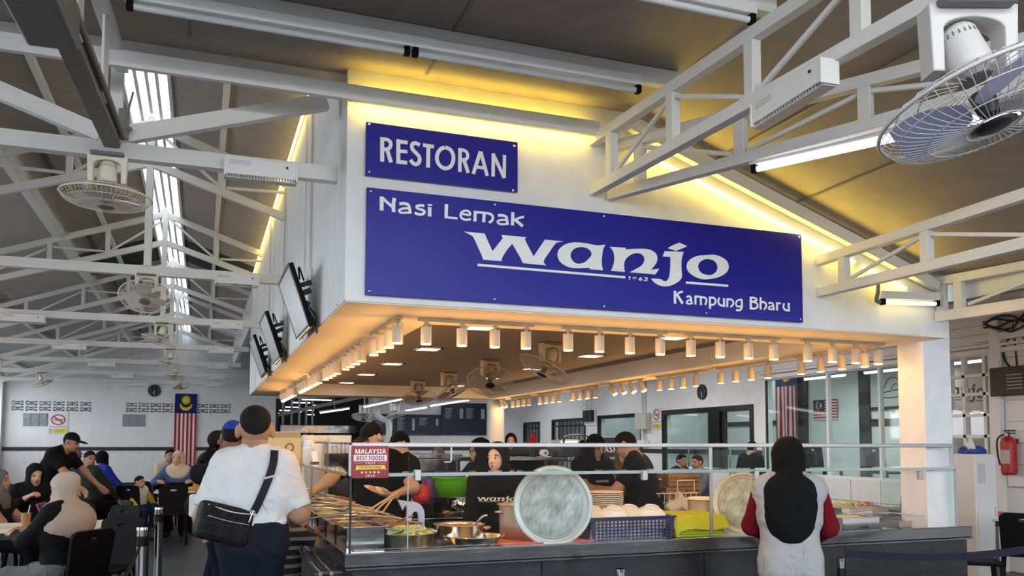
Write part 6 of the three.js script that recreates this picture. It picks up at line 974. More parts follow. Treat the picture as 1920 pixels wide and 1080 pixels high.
    solo('cloth', 'crumpled yellow-green cloth thrown over the lime tray stack', 'cloth', (() => { const g = new THREE.PlaneGeometry(w + .06, .4, 40, 30).rotateX(-Math.PI / 2), q = g.attributes.position; for (let i = 0; i < q.count; i++) { const x = q.getX(i), z = q.getZ(i); let y = .008 + .022 * (noise.noise(x * 9, z * 9, 2) + 1) * .7 + .008 * noise.noise(x * 25, z * 25, 5); const ex = Math.max(0, Math.abs(x) - w / 2 - .002), ez = Math.max(0, Math.abs(z) - .145); y -= (ex + ez) * 1.7; q.setY(i, y); } g.computeVertexNormals(); return g.translate(cx, CT + .128, -5.0); })(), mat(C(.48, .5, .02), .8, 0, { side: THREE.DoubleSide })); }
  { const q = onZ(1318, 960, -5.24), t = bowl('pale beige square-shouldered pot behind the lime trays', 'pot', 'stock_pot', [q.x, CT, q.z], .11, .22, mat(C(.55, .42, .28), .45, .4), { base: .95 }); part('lid', lathe([[.001, .02], [.1, .015], [.125, .004], [.125, 0], [.001, 0]], 40).translate(0, .222, 0), M.cream, t); }
  // right-hand trays
  const rt = (label, px, Z, w, d, h, col, y = 0) => { const q = onZ(px, 980, Z); return pan(label, q.x, Z, w, d, h, col, { y, pile: .012 }); };
  rt('steel tray of yellow and red cut vegetables to the right of the woman', 1600, -5.2, .46, .26, .07, C(.55, .42, .06), .07); rt('steel tray of pale sliced food in front of the vegetable tray', 1590, -4.9, .34, .26, .1, C(.55, .5, .2)); rt('dark shallow tray at the far right end of the counter', 1690, -4.98, .36, .3, .055, C(.12, .06, .03)); rt('open steel tray with a lid laid back near the square column', 1700, -5.25, .34, .22, .08, C(.2, .1, .05), .03);
  { const q = onZ(1600, 950, -5.16); solo('tomato_slices', 'red tomato slices heaped on the yellow vegetables at right', 'tomatoes', [...Array(14)].map((_, i) => cyl(.024, .024, .006, 0, 0, 0, 14).rotateX(rr(-.6, .6)).rotateZ(rr(-.6, .6)).translate(q.x + .06 + rr(-.06, .08), CT + .155 + rr(-.008, .015), q.z + rr(-.06, .06))), mat(C(.5, .06, .02), .4)).userData.kind = 'stuff'; solo('pepper_strips', 'yellow-green pepper strips heaped in the right-hand vegetable tray', 'vegetables', [...Array(40)].map(() => tube([[0, 0, 0], [.02, .012, .0], [.045, 0, 0]], .005, 5, 5).rotateY(rr(0, 6.3)).rotateX(rr(-.4, .4)).translate(q.x - .08 + rr(-.12, .1), CT + .15 + rr(-.01, .02), q.z + rr(-.08, .08))), mat(C(.5, .48, .06), .45)).userData.kind = 'stuff'; }
  { const q = onZ(1640, 972, -4.86); tongs('white-tipped steel tongs bridging the trays at right', [q.x, CT + .125, q.z], 1.2, .06, .36); tongs('steel tongs resting in the pale sliced food at right', [q.x - .25, CT + .12, q.z], 1.5, -.05, .26); }
}
// --- behind the counter: work tables and kitchen ware
function tableThing(label, x, z, w, d, h, m = M.inox) { const t = thing('steel_table', label, 'work table', [x, 0, z]); part('tabletop', rb(w, .035, d, .006, 0, h - .018, 0), m, t); for (const a of [-1, 1]) for (const b of [-1, 1]) part('leg', rod([a * (w / 2 - .05), 0, b * (d / 2 - .05)], [a * (w / 2 - .05), h - .03, b * (d / 2 - .05)], .018), M.inoxDark, t); part('undershelf', rb(w - .1, .02, d - .1, .004, 0, .25, 0), M.inoxDark, t); return t; }
{
  tableThing('steel work table behind the counter carrying the green tub', 1.80, -6.8, .62, .5, .9); const P = (px, py, Z) => onZ(px, py, Z);
  const g = P(845, 935, -6.75), t = thing('plastic_tub', 'bright green plastic tub between two staff women', 'tub', [g.x, 1.06, g.z]); part('shell', lathe([[.001, 0], [.125, 0], [.142, .12], [.15, .145], [.156, .145], [.156, .158], [.146, .158], [.136, .12], [.12, .008], [.001, .008]], 40), M.green, t); part('rim', new THREE.TorusGeometry(.152, .006, 8, 44).rotateX(Math.PI / 2).translate(0, .156, 0), M.green, t);
  const b = bowl('wide steel basin under the green tub', 'basin', 'steel_basin', [g.x, .9, g.z], .17, .16, M.inox, { base: .9 }); part('foil', surf([ell([.06, .1, .16], [.1, .05, .05])], .008, .006, (f, X, Y, Z) => f + .016 * noise.noise(X * 60, Y * 60, Z * 60)), M.chrome, b);
  const bl = P(838, 897, -6.9); const bt = thing('plastic_basin', 'pale blue basin lying across the green tub', 'basin', [bl.x, 1.225, bl.z]); part('shell', lathe([[.001, .03], [.1, .028], [.14, 0], [.145, 0], [.14, .01], [.1, .036], [.001, .038]], 36), mat(C(.22, .32, .6), .4), bt); part('rim', new THREE.TorusGeometry(.143, .005, 8, 36).rotateX(Math.PI / 2), mat(C(.22, .32, .6), .4), bt);
  const r = P(788, 927, -6.7); solo('bag', 'crumpled red plastic bag left of the green tub', 'bag', surf([ell([r.x, r.y - .02, r.z], [.07, .06, .06]), ell([r.x + .03, r.y + .03, r.z], [.04, .05, .04])], .008, .02, (f, X, Y, Z) => f + .012 * noise.noise(X * 40, Y * 40, Z * 40)), mat(C(.55, .03, .03), .4)); solo('storage_crate', 'dark crate under the red plastic bag', 'crate', [rb(.18, r.y - .98, .2, .01, r.x, .9 + (r.y - .98) / 2, r.z)], M.blackPlastic);
  const pb = P(805, 925, -6.85); const jb = thing('jug', 'purple plastic jug beside the red bag', 'jug', [pb.x, .9, pb.z]); part('body', lathe([[.001, 0], [.05, 0], [.06, .2], [.064, .3], [.058, .3], [.05, .01], [.001, .01]], 28), mat(C(.16, .06, .2), .4), jb); part('handle', tube([[.06, .26, 0], [.11, .22, 0], [.1, .1, 0], [.055, .08, 0]], .01, 8), mat(C(.16, .06, .2), .4), jb);
  const so = thing('soap_pump', 'black-topped steel canister right of the green tub', 'canister', [P(880, 925, -6.72).x, .9, -6.72]); part('body', lathe([[.001, 0], [.055, 0], [.055, .24], [.05, .27], [.02, .28], [.001, .28]], 28), M.inoxDark, so); part('cap', rb(.06, .07, .06, .02, 0, .31, 0), M.cream, so);
  // white letter-shaped stand
  const s0 = P(778, 985, -5.32), st = thing('arched_stand', 'pale grey arched stand with a pointed beak beside the colander', 'stand', [s0.x, CT + .06, s0.z]); part('plinth', rb(.17, .06, .1, .004, 0, -.03, 0), M.black, st); { const s = new THREE.Shape(); s.moveTo(.055, 0); s.lineTo(.055, .1); s.bezierCurveTo(.055, .16, .01, .19, -.04, .185); s.lineTo(-.115, .2); s.lineTo(-.085, .14); s.lineTo(-.075, .165); s.bezierCurveTo(-.06, .175, -.05, .15, -.055, .1); s.lineTo(-.065, 0); s.lineTo(-.035, 0); s.lineTo(-.03, .1); s.bezierCurveTo(-.02, .14, .02, .14, .022, .09); s.lineTo(.02, 0); s.closePath(); part('arch', extr(s, .02, .004), mat(C(.42, .45, .58), .5), st); part('base', rb(.15, .008, .07, .002, 0, .004, 0), mat(C(.42, .45, .58), .5), st); }
  // big steel kitchen unit at the back
  const ku = thing('kitchen_unit', 'long stainless steel kitchen unit behind the staff', 'kitchen unit', [2.35, 0, -10.2]); part('body', rb(1.3, 1.3, .6, .008, 0, .66, 0), M.inox, ku); part('hood_edge', rb(1.36, .06, .64, .008, 0, 1.34, 0), M.inox, ku); for (const x of [-.42, 0, .42]) part('door', rb(.4, .7, .012, .004, x, .5, .302), M.inox, ku); part('control_box', rb(.3, .16, .05, .006, -.38, 1.12, .31), M.black, ku);
  const bc = thing('drinks_cabinet', 'tall black cabinet behind the glancing staff woman', 'cabinet', [P(985, 870, -8.5).x, 0, -8.5]); part('body', rb(.62, 1.44, .5, .01, 0, .72, 0), M.black, bc); part('door', rb(.56, 1.3, .02, .004, 0, .74, .255), M.blackGloss, bc); part('handle', rod([.2, .7, .28], [.2, 1.0, .28], .008), M.inoxDark, bc); part('grille', [...Array(6)].map((_, i) => bx(.4, .006, .004, 0, 1.0 + i * .03, .267)), M.inoxDark, bc);
  // small flag, toy-like statuette base
  const f = P(1000, 845, -7.6), ft = thing('cup', 'black cup holding a small striped paper flag', 'cup', [f.x, f.y - .06, f.z]); part('cup', lathe([[.001, 0], [.035, 0], [.042, .11], [.038, .11], [.032, .004], [.001, .004]], 24), M.black, ft); part('stick', rod([0, .05, 0], [.005, .26, 0], .003), M.white, ft); part('pennant', prism([[.004, .25, 0], [-.07, .12, .01], [.05, .115, 0]], [0, 0, .003]), mat(C(.6, .12, .12), .8, 0, { map: canvasTex(64, 64, (x) => { x.fillStyle = '#eee'; x.fillRect(0, 0, 64, 64); x.fillStyle = '#c01f2f'; for (let i = 0; i < 4; i++) x.fillRect(0, i * 16, 64, 8); }) }), ft);
  tableThing('steel table behind the staff holding the flag cup and till', 2.78, -7.72, 1.15, .46, f.y - .06, M.inoxDark);
  const to = P(1020, 848, -7.7), tp = thing('paper_roll', 'white paper roll beside the paper flag', 'paper roll', [to.x, f.y - .06, to.z]); part('roll', new THREE.CylinderGeometry(.035, .035, .08, 24).rotateX(Math.PI / 2).translate(0, .035, 0), M.white, tp); part('core', new THREE.CylinderGeometry(.012, .012, .084, 16).rotateX(Math.PI / 2).translate(0, .035, 0), M.black, tp);
  const eq = P(1068, 868, -7.6), em = thing('sandwich_press', 'black and steel machine on the staff table', 'machine', [eq.x, f.y - .06, eq.z]); part('base', rb(.3, .1, .26, .01, 0, .05, 0), M.black, em); part('top', rb(.3, .06, .26, .012, 0, .14, 0), M.inox, em); part('lever', tube([[-.12, .14, .13], [-.12, .2, .17], [.12, .2, .17], [.12, .14, .13]], .008, 8), M.inox, em);
  // cashier sign
  const cs = P(1152, 866, -8.9), ct = thing('standing_sign', 'navy standing sign reading CASHIER beside the woman with the phone', 'sign', [cs.x, 1.32, cs.z]); const tx = canvasTex(256, 320, (x, W, H) => { x.fillStyle = '#10143a'; x.fillRect(0, 0, W, H); x.fillStyle = '#e6e6ee'; x.textAlign = 'center'; x.font = 'bold 62px sans-serif'; x.fillText('CASHIER', W / 2, 110, 236); x.font = 'bold 26px sans-serif'; x.fillText('PAYMENT', W / 2, 165); x.fillText('HERE', W / 2, 200); }); part('panel', rb(.46, .5, .02, .004), M.navy, ct); part('print', new THREE.PlaneGeometry(.45, .49).translate(0, 0, .0115), mat(0xffffff, .5, 0, { map: tx }), ct); part('pole', rod([0, -.25, 0], [0, -1.31, 0], .015), M.inoxDark, ct); part('foot', cyl(.14, .14, .015, 0, -1.32, 0), M.inoxDark, ct);
  // crates and basket of goods at centre right
  tableThing('wooden side table loaded with crates to the right of the bending man', 4.1, -6.55, .95, .7, .92, M.wood);
  const cr = (label, px, py0, py1, px1, Z, m, top) => { const a = P(px, py0, Z), q = P(px1, py1, Z), w = q.x - a.x, h = a.y - q.y, t = thing('crate', label, 'crate', [(a.x + q.x) / 2, q.y, Z]); const n = 3; for (let i = 0; i < n; i++) part('slat', rb(w, h / n - .008, .012, .003, 0, h * (i + .5) / n, .12), m, t); for (let i = 0; i < n; i++) part('slat', rb(w, h / n - .008, .012, .003, 0, h * (i + .5) / n, -.12), m, t); for (const s of [-1, 1]) part('end_board', rb(.012, h, .24, .003, s * (w / 2 - .006), h / 2, 0), m, t); part('base', rb(w, .01, .24, .002, 0, .005, 0), m, t); return t; };
  cr('brown wooden crate, upper one, right of the bending man', 1240, 888, 911, 1298, -6.8, M.wood); cr('brown wooden crate, lower one, right of the bending man', 1236, 912, 934, 1300, -6.62, M.wood);
  { const a = P(1222, 893, -6.9); const bb1 = thing('storage_box', 'violet-blue plastic box with a white rim beside the wooden crates', 'box', [a.x, a.y - .13, a.z]); part('box', rb(.14, .1, .2, .01, 0, .05, 0), mat(C(.08, .07, .3), .4), bb1); part('rim', rb(.15, .012, .21, .004, 0, .106, 0), M.white, bb1); }
  { const a = P(1250, 945, -6.45); const wr = thing('wire_basket', 'white wire rack holding yellow packets on the side table', 'rack', [a.x, .92, a.z]); part('wire', [...Array(10)].map((_, i) => rod([-.24 + i * .053, 0, .1], [-.24 + i * .053, .15, .1], .003)).concat([rod([-.25, .15, .1], [.25, .15, .1], .004), rod([-.25, .07, .1], [.25, .07, .1], .003), rod([-.25, .15, -.1], [.25, .15, -.1], .004), rod([-.25, .15, -.1], [-.25, .15, .1], .004), rod([.25, .15, -.1], [.25, .15, .1], .004), rod([.05, .15, .1], [.05, .26, .1], .004), rod([.05, .26, .1], [.22, .26, .1], .004), rod([.22, .26, .1], [.22, .15, .1], .004)]), M.cream, wr); part('base', bx(.5, .006, .2, 0, .004, 0), M.cream, wr);
    solo('packet', 'yellow folded packet in the white wire rack', 'packet', rb(.17, .06, .1, .015, a.x - .14, .96, a.z), M.yellow); solo('packet', 'pale paper packets heaped in front of the wire rack', 'packets', surf([ell([a.x - .02, .96, a.z + .16], [.1, .05, .06]), ell([a.x + .12, .96, a.z + .17], [.08, .06, .06]), ell([a.x + .05, 1.0, a.z + .14], [.05, .08, .05])], .01, .008, (q, X, Y, Z) => q + .02 * noise.noise(X * 22, Y * 22, Z * 22)), mat(C(.62, .54, .40), .7)); }
  // left-hand fittings above the trays
  { const a = P(532, 826, -9.2); const t = thing('food_box', 'pale yellow printed carton standing behind the man in white', 'carton', [a.x, 1.333, a.z]); part('carton', rb(.34, .22, .25, .01, 0, .11, 0), mat(C(.62, .52, .3), .6), t); part('flap', [prism([[-.17, .22, .12], [.17, .22, .12], [.15, .28, .18], [-.13, .28, .18]], [0, .004, 0])], mat(C(.66, .58, .38), .6), t); part('printed_ring', new THREE.TorusGeometry(.04, .006, 6, 24).translate(.05, .12, .127), mat(C(.15, .08, .05), .6), t); }
  { const t = thing('timber_cabinet', 'pale timber cabinet behind the paper cups', 'cabinet', [P(592, 860, -9.0).x + .0, 0, -11.4]); part('body', rb(.95, 1.5, .4, .008, 0, .76, 0), M.paleWood, t); part('top_board', rb(1.0, .03, .44, .006, 0, 1.52, 0), M.cream, t); part('door', rb(.45, 1.2, .015, .004, -.24, .75, .205), mat(C(.55, .38, .2), .6), t); part('door', rb(.45, 1.2, .015, .004, .24, .75, .205), mat(C(.62, .44, .36), .6), t); }
  const tc = (label, px0, px1, py0, py1, Z, m, nm, cat, par) => { const a = P(px0, py0, Z), q = P(px1, py1, Z), w = q.x - a.x, h = a.y - q.y, t = thing(nm, label, cat, [(a.x + q.x) / 2, q.y, Z]); part('body', rb(w, h, .3, .008, 0, h / 2, 0), m, t); par(t, w, h); return t; };
  tc('white upper cabinet box left of the caps', 568, 614, 816, 829, -9.6, M.paleGrey, 'wall_cabinet', 'cabinet', (t, w, h) => { part('door', rb(w * .94, h * .8, .012, .003, 0, h / 2, .152), M.white, t); part('support', rb(w * .9, 1.45, .2, .004, 0, -.73, -.05), M.paleGrey, t); });
  tc('white steel locker front behind the glass corner post', 616, 655, 816, 831, -9.3, M.paleGrey, 'wall_cabinet', 'cabinet', (t, w, h) => { part('door', rb(w * .92, h * .8, .012, .003, 0, h / 2, .152), M.white, t); part('back', rb(w, 1.45, .2, .004, 0, -.73, -.08), M.inox, t); });
  tc('black microwave-like box behind the glass corner', 612, 654, 850, 876, -8.4, M.black, 'oven', 'oven', (t, w, h) => { part('door', rb(w * .7, h * .8, .012, .003, -w * .12, h / 2, .152), M.blackGloss, t); part('knob', cyl(.012, .012, .01).rotateX(Math.PI / 2).translate(w * .4, h * .6, .15), M.inox, t); part('stand', rb(w * .95, 1.38, .25, .004, 0, -.69, -.02), M.inoxDark, t); });
  for (let i = 0; i < 5; i++) { const a = P(620 + i * 8, 848, -8.4); const t = thing('bottle', `small steel-capped bottle on the black oven, ${ORD[i]} from left`, 'bottle', [a.x, P(620, 850, -8.4).y, a.z], 0, 'bottles on the black oven'); part('glass_body', lathe([[.001, 0], [.018, 0], [.018, .07], [.008, .09], [.001, .09]], 16), M.paleGrey, t); part('cap', cyl(.009, .009, .02, 0, .088, 0, 12), M.inoxDark, t); }
  // paper cups on the glass shelf
  const cup = (label, px, n, r, h) => { const a = onY(px, 868, 1.333); const t = thing('paper_cups', label, 'cups', [.95, 1.332, Math.max(-9.2, -7.0 - n)], 0); const y = t; for (let k = 0; k < 1; k++) part('cup', lathe([[.001, 0], [r * .8, 0], [r, h], [r * 1.06, h], [r * 1.06, h + .005], [r * .95, h], [r * .75, .005], [.001, .005]], 28), M.white, t); part('lid', lathe([[.001, h + .012], [r * .9, h + .01], [r * 1.05, h], [r * 1.05, h - .004]], 28), M.white, t); t.position.set(onZ(px, 860, -7.4).x, 1.332, -7.4 - n * .12); return t; };
  cup('white lidded paper cup on the glass shelf, leftmost', 577, 0, .045, .12); cup('white lidded paper cup on the glass shelf, middle and taller', 583, 1, .05, .2); cup('white lidded paper cup on the glass shelf, rightmost', 595, 0, .05, .15);
  { const a = onZ(590, 868, -7.1), t = thing('ticket_holder', 'small dark-edged card holder tilted on the glass shelf', 'card holder', [a.x, 1.333, -7.1], .3); part('card', rb(.05, .1, .004, .001).rotateX(-.4).translate(0, .05, 0), M.whiteGloss, t); part('foot', rb(.06, .012, .05, .003, 0, .006, 0), M.black, t); }
}
// ------------------------------------------------------------------ dining side: chairs, tables, barrier posts, and the right-hand corner
function makeChair(label) {
  const t = thing('plastic_chair', label, 'chair', [0, 0, 0], 0, 'black plastic chairs');
  const m = M.blackPlastic;
  part('seat', rb(.40, .03, .40, .012, 0, .445, .02), m, t);
  const s = new THREE.Shape(); s.moveTo(-.19, 0); s.lineTo(.19, 0); s.lineTo(.205, .34); s.quadraticCurveTo(.2, .39, .14, .395); s.lineTo(-.14, .395); s.quadraticCurveTo(-.2, .39, -.205, .34); s.closePath();
  const h = new THREE.Path(); h.absellipse(0, .33, .055, .022, 0, Math.PI * 2); s.holes.push(h);
  part('backrest', extr(s, .018, .005).rotateX(-.16).translate(0, .455, -.185), m, t);
  for (const a of [-1, 1]) { part('leg', bar([a * .175, .44, .19], [a * .205, 0, .225], .035, .04), m, t); part('leg', bar([a * .175, .44, -.15], [a * .205, 0, -.23], .035, .04), m, t); }
  return t;
}
let chair0;
function chair(label, x, z, turn) { if (!chair0) { chair0 = makeChair(label); chair0.position.set(x, 0, z); chair0.rotation.y = turn; return chair0; } return dup(chair0, label, [x, 0, z], turn); }
function diningTable(label, x, z, w, d, turn = 0, top = M.cream) {
  const t = thing('dining_table', label, 'table', [x, 0, z], turn, 'dining tables on the left'); part('tabletop', rb(w, .03, d, .008, 0, .725, 0), top, t); part('apron', [bx(w - .1, .06, .02, 0, .68, d / 2 - .06), bx(w - .1, .06, .02, 0, .68, -d / 2 + .06)], M.black, t);
  for (const a of [-1, 1]) for (const b of [-1, 1]) part('leg', bar([a * (w / 2 - .07), .7, b * (d / 2 - .07)], [a * (w / 2 - .05), 0, b * (d / 2 - .05)], .035, .035), M.inoxDark, t); return t;
}
{
  const G = (px, Z) => onZ(px, 833, Z).x;
  // beige lady's table and the black-headscarf diner
  diningTable('pale dining table in front of the woman in the beige headscarf', -1.55, -8.75, 1.5, .75, .1); diningTable('dark-topped table at the lower left edge', -2.0, -6.0, .9, .75, 0, M.paleGrey); diningTable('long table the waiter bends over', -3.1, -12.9, 1.5, .8, 0, M.inoxDark); diningTable('table by the men in dark green', -2.75, -15.4, 1.6, .8, 0, M.black); diningTable('white table of the woman in the cream headscarf', -.12, -14.45, 1.1, .7, 0, M.white); diningTable('table before the seated woman eating, left of the beige headscarf', -2.75, -10.0, 1.3, .7, 0, M.inoxDark);
  const cz = [['black chair under the woman in the beige headscarf', G(130, -7.15) + .02, -7.12, -2.35 + .13], ['black chair just right of the woman in the beige headscarf', G(204, -7.8), -7.8, -2.6], ['black chair behind the right-hand shoulder of the beige headscarf', G(206, -9.4), -9.4, -2.4], ['black chair farther along the aisle beside the pale table', G(200, -10.3), -10.3, -1.9], ['black chair of the woman eating', G(66, -10.6), -10.62, .25], ['black chair of the seated man in dark green', G(164, -14.4), -14.42, 2.4], ['black chair of the person in bright blue', G(188, -14.9), -14.92, 2.2], ['black chair of the person in the grey cap', G(142, -16.2), -16.22, .4], ['empty black chair with a tilted back by the far skirting, left one', G(207, -17.5), -17.5, 1.4], ['empty black chair with a tilted back by the far skirting, right one', G(222, -17.0), -17.0, 1.3], ['empty black chair alone beside the child', G(238, -16.4), -16.4, -1.8], ['black chair under the small child', G(262, -14.2), -14.22, .65], ['black chair at the near side of the white table, its back to us', G(327, -13.5), -13.5, Math.PI], ['black chair right of the child at the white table', G(287, -14.9), -14.9, 1.2], ['black chair of the woman in the cream headscarf', G(336, -15), -15.02, -.1], ['black chair of the man in the pale shirt', G(320, -16.6), -16.62, .3], ['empty black chair before the far wall left of the cream headscarf', G(292, -15.6), -15.6, .9], ['black chair of the person cut off at the left edge', G(4, -10.9), -10.92, 1.2], ['black chair in the lower left corner', G(45, -5.3) - .55, -5.32, 1.2], ['empty black chair at far left by the waiter', G(14, -12.6), -12.6, -2.6], ['black chair on the left of the long table', G(40, -14), -14, .3]];
  for (const [l, x, z, r] of cz) chair(l, x, z, r);
  // things on the tables
  const b1 = onY(55, 935, .742); const bw = thing('melamine_bowl', 'pale bowl on the table of the woman eating', 'bowl', [-2.45, .742, -9.9]); part('shell', lathe([[.001, 0], [.05, 0], [.09, .05], [.093, .05], [.088, .052], [.048, .006], [.001, .006]], 28), M.cream, bw); part('soup', cyl(.078, .078, .004, 0, .034, 0), mat(C(.3, .16, .06), .4), bw);
  const bt = thing('sauce_bottle', 'clear squeeze bottle with a pink cap on the pale table', 'bottle', [-1.72, .742, -8.6]); part('body', lathe([[.001, 0], [.05, 0], [.052, .1], [.035, .15], [.018, .165], [.001, .165]], 24), mat(C(.55, .56, .56), .25), bt); part('cap', lathe([[.02, .165], [.022, .185], [.008, .21], [.001, .212]], 16), mat(C(.6, .05, .12), .4), bt);
  const cp = thing('cup', 'brown iced drink in a plastic cup on the pale table', 'cup', [-1.45, .742, -8.55]); part('cup', lathe([[.001, 0], [.03, 0], [.042, .13], [.039, .13], [.028, .004], [.001, .004]], 24), mat(C(.35, .18, .08), .3), cp); part('straw', rod([0, .02, 0], [.03, .2, 0], .004), M.white, cp);
  const pl = thing('melamine_plate', 'half-eaten plate on the pale table behind the beige headscarf', 'plate', [-1.12, .742, -8.8]); part('plate', lathe([[.001, 0], [.075, 0], [.118, .012], [.122, .016], [.075, .005], [.001, .005]], 36), M.cream, pl); heap(.06, .02, C(.5, .42, .25), .012, pl, 'rice');
  const tr = thing('food_basket', 'yellow dish on the white table in front of the cream headscarf', 'dish', [-.1, .742, -14.35]); part('dish', lathe([[.001, 0], [.09, 0], [.12, .04], [.115, .04], [.085, .006], [.001, .006]], 24), M.yellow, tr); heap(.09, .03, C(.55, .4, .05), .03, tr, 'snacks');
  const bg = thing('handbag', 'black handbag lying on the long table by the waiter', 'bag', [-2.75, .742, -12.85]); part('bag', surf([ell([0, .06, 0], [.2, .075, .1])], .014, .02), M.black, bg); part('handle', tube([[-.12, .1, 0], [-.08, .2, 0], [.02, .19, 0], [.08, .11, 0]], .008, 6), M.black, bg);
  // barrier posts and belts
  const post = (label, x, z, h = .92, r = .032) => { const t = thing('barrier_post', label, 'barrier post', [x, 0, z], 0, 'chrome queue barrier posts'); part('base', lathe([[.001, .03], [.06, .026], [.15, .012], [.155, 0], [.001, 0]], 36), M.inoxDark, t); part('pole', cyl(r, r, h - .02, 0, .02, 0, 28), M.chrome, t); part('cap', cyl(r * 1.06, r * 1.02, .018, 0, h - .018, 0, 28), M.inox, t); part('belt_cassette', cyl(r * 1.02, r * 1.02, .07, 0, h - .13, 0, 28), M.blackGloss, t); return t; };
  const g1 = onY(268, 988, .92), g2 = onY(298, 951, .92);
  post('chrome barrier post on the left, nearer of the two tall ones', g1.x, g1.z, .92, .042); post('chrome barrier post behind and right of its neighbour', g2.x, g2.z, .92, .038); post('chrome barrier post at the bottom edge, only its cap in view', -.36, -3.95, .92, .045);
  const belt = (label, a, b) => { const g = new THREE.PlaneGeometry(1, .048, 20, 1), q = g.attributes.position; for (let i = 0; i < q.count; i++) { const u = q.getX(i) + .5; q.setXYZ(i, a[0] + (b[0] - a[0]) * u, .83 + q.getY(i) - .04 * 4 * u * (1 - u), a[1] + (b[1] - a[1]) * u); } g.computeVertexNormals(); const m = mat(C(.005, .006, .022), .85, 0, { side: THREE.DoubleSide }); solo("barrier_belt", label, 'belt', g, m, 'dark barrier belts'); };
  belt('dark belt sagging from the bottom post to the nearer chrome post', [-.36, -3.99], [g1.x, g1.z + .045]); belt('dark belt between the two chrome posts on the left', [g1.x, g1.z - .045], [g2.x, g2.z + .04]);
  const rp = onY(1163, 1066, .80); post('low chrome barrier post at the bottom edge in front of the counter', rp.x, rp.z, .80, .028); const rq = onY(1576, 1046, .80), rs = onZ(1930, 1060, rq.z + .25); post('dark barrier post at the bottom right beside the woman', rq.x, rq.z, .80, .022); belt('dark blue belt at the bottom right in front of the counter', [rq.x + .03, rq.z], [rs.x, rs.z]);
  { const q = onY(1645, 943, .95); post('steel barrier post beyond the right-hand trays', q.x, Math.max(q.z, -8.0), .93, .035); post('second steel barrier post behind the square column', 7.2, -7.1, .93, .035); belt('dark belt running behind the square column', [q.x + .05, Math.max(q.z, -8.0)], [7.16, -7.1]); }
  // red mark at the bottom centre
  // chairs and tables on the right
  chair('black chair behind the right-hand trays, left one of two', G(1558, -7.2), -7.2, Math.PI - .4); chair('black chair behind the right-hand trays, right one of two', G(1583, -6.8), -6.8, Math.PI - .5); chair('black chair at the end of the counter on the right', G(1818, -5.7), -5.7, Math.PI - .9); chair('black chair at the lower right edge', G(1915, -5.9), -5.9, .9);
  diningTable('small white table at the right wall carrying an orange folder', 8.05, -6.75, .8, .7, .1, M.white); solo('folder', 'orange folder lying on the small white table at right', 'folder', rb(.34, .025, .22, .006, 8.05, .754, -6.7), M.orange);
  // right wall things
  const fe = onX(1895, 850, XR - .1), f = thing('fire_extinguisher', 'red fire extinguisher hung on the white boarded wall at right', 'fire extinguisher', [XR - .13, fe.y - .22, fe.z]); part('cylinder', lathe([[.001, -.03], [.07, -.03], [.085, 0], [.085, .34], [.07, .39], [.03, .42], [.001, .42]], 36), M.red, f); part('valve', [cyl(.022, .018, .05, 0, .42, 0), rb(.03, .018, .14, .004, 0, .485, .02), rb(.03, .012, .12, .004, 0, .455, .03)], M.black, f); part('gauge', new THREE.CylinderGeometry(.02, .02, .015, 16).rotateZ(Math.PI / 2).translate(-.03, .44, 0), M.paleGrey, f); part('hose', tube([[0, .45, -.03], [-.03, .4, -.11], [-.03, .2, -.12], [-.02, .08, -.1]], .01, 8), M.black, f); part('label_plate', new THREE.CylinderGeometry(.0865, .0865, .16, 24, 1, true, Math.PI * 1.25, Math.PI * .5).translate(0, .18, 0), mat(C(.5, .4, .35), .5), f); part('wall_hook', rb(.05, .06, .08, .004, .1, .36, 0), M.black, f);
  const jx = onX(1897, 715, XR - .05), j = thing('junction_box', 'black electrical box with looped cables on the right wall', 'electrical box', [XR - .07, jx.y, jx.z]); part('box', rb(.12, .34, .46, .01, 0, 0, 0), mat(C(.02, .016, .015), .5), j); part('vent_slot', [...Array(5)].map((_, i) => bx(.006, .012, .2, -.062, -.09 + i * .04, .1)), M.grey, j);
  { const c = onX(1905, 660, XR - .04), k = thing('cable_coil', 'black cable hanging in a loop above the electrical box', 'cable', [XR - .03, c.y, c.z]); part('loop', [tube([...Array(24)].map((_, i) => { const a = i * Math.PI / 12; return [0, .2 * Math.sin(a), .17 * Math.cos(a)]; }), .011, 6, 60, true), tube([[0, .62, .2], [0, .3, .18], [-.01, -.1, .15], [0, -.3, .1]], .01, 6), tube([[0, .5, -.05], [0, .1, -.02], [0, -.28, 0]], .009, 6)], M.black, k); part('clip', rb(.03, .03, .05, .004, 0, .2, 0), M.grey, k); }
  { const c = onX(1895, 600, XR - .04), k = thing('cable_tangle', 'tangle of dark cables high on the right wall', 'cables', [XR - .06, c.y, c.z]); for (let i = 0; i < 5; i++) part('cable', tube([[0, rr(-.05, .05), -.35], [-.05, rr(-.12, .12), -.15], [-.04, rr(-.15, .15), .05], [-.02, rr(-.1, .1), .25], [0, rr(-.05, .08), .4]], .012, 6), M.black, k); part('cable_tray', [bb(-.02, .05, -.22, -.14, -.5, .5)], M.white, k); }
  { const c = onX(1905, 605, XR - .03); const l = thing('vent_louvre', 'small louvred vent at the top of the right wall', 'vent', [XR - .02, c.y - .02, -7.05]); for (let i = 0; i < 5; i++) part('slat', bx(.03, .05, .4, 0, i * .07, 0).rotateZ(.3), M.paleGrey, l); part('frame', [bb(-.01, .01, -.06, .34, .2, .22), bb(-.01, .01, -.06, .34, -.22, -.2)], M.white, l); }
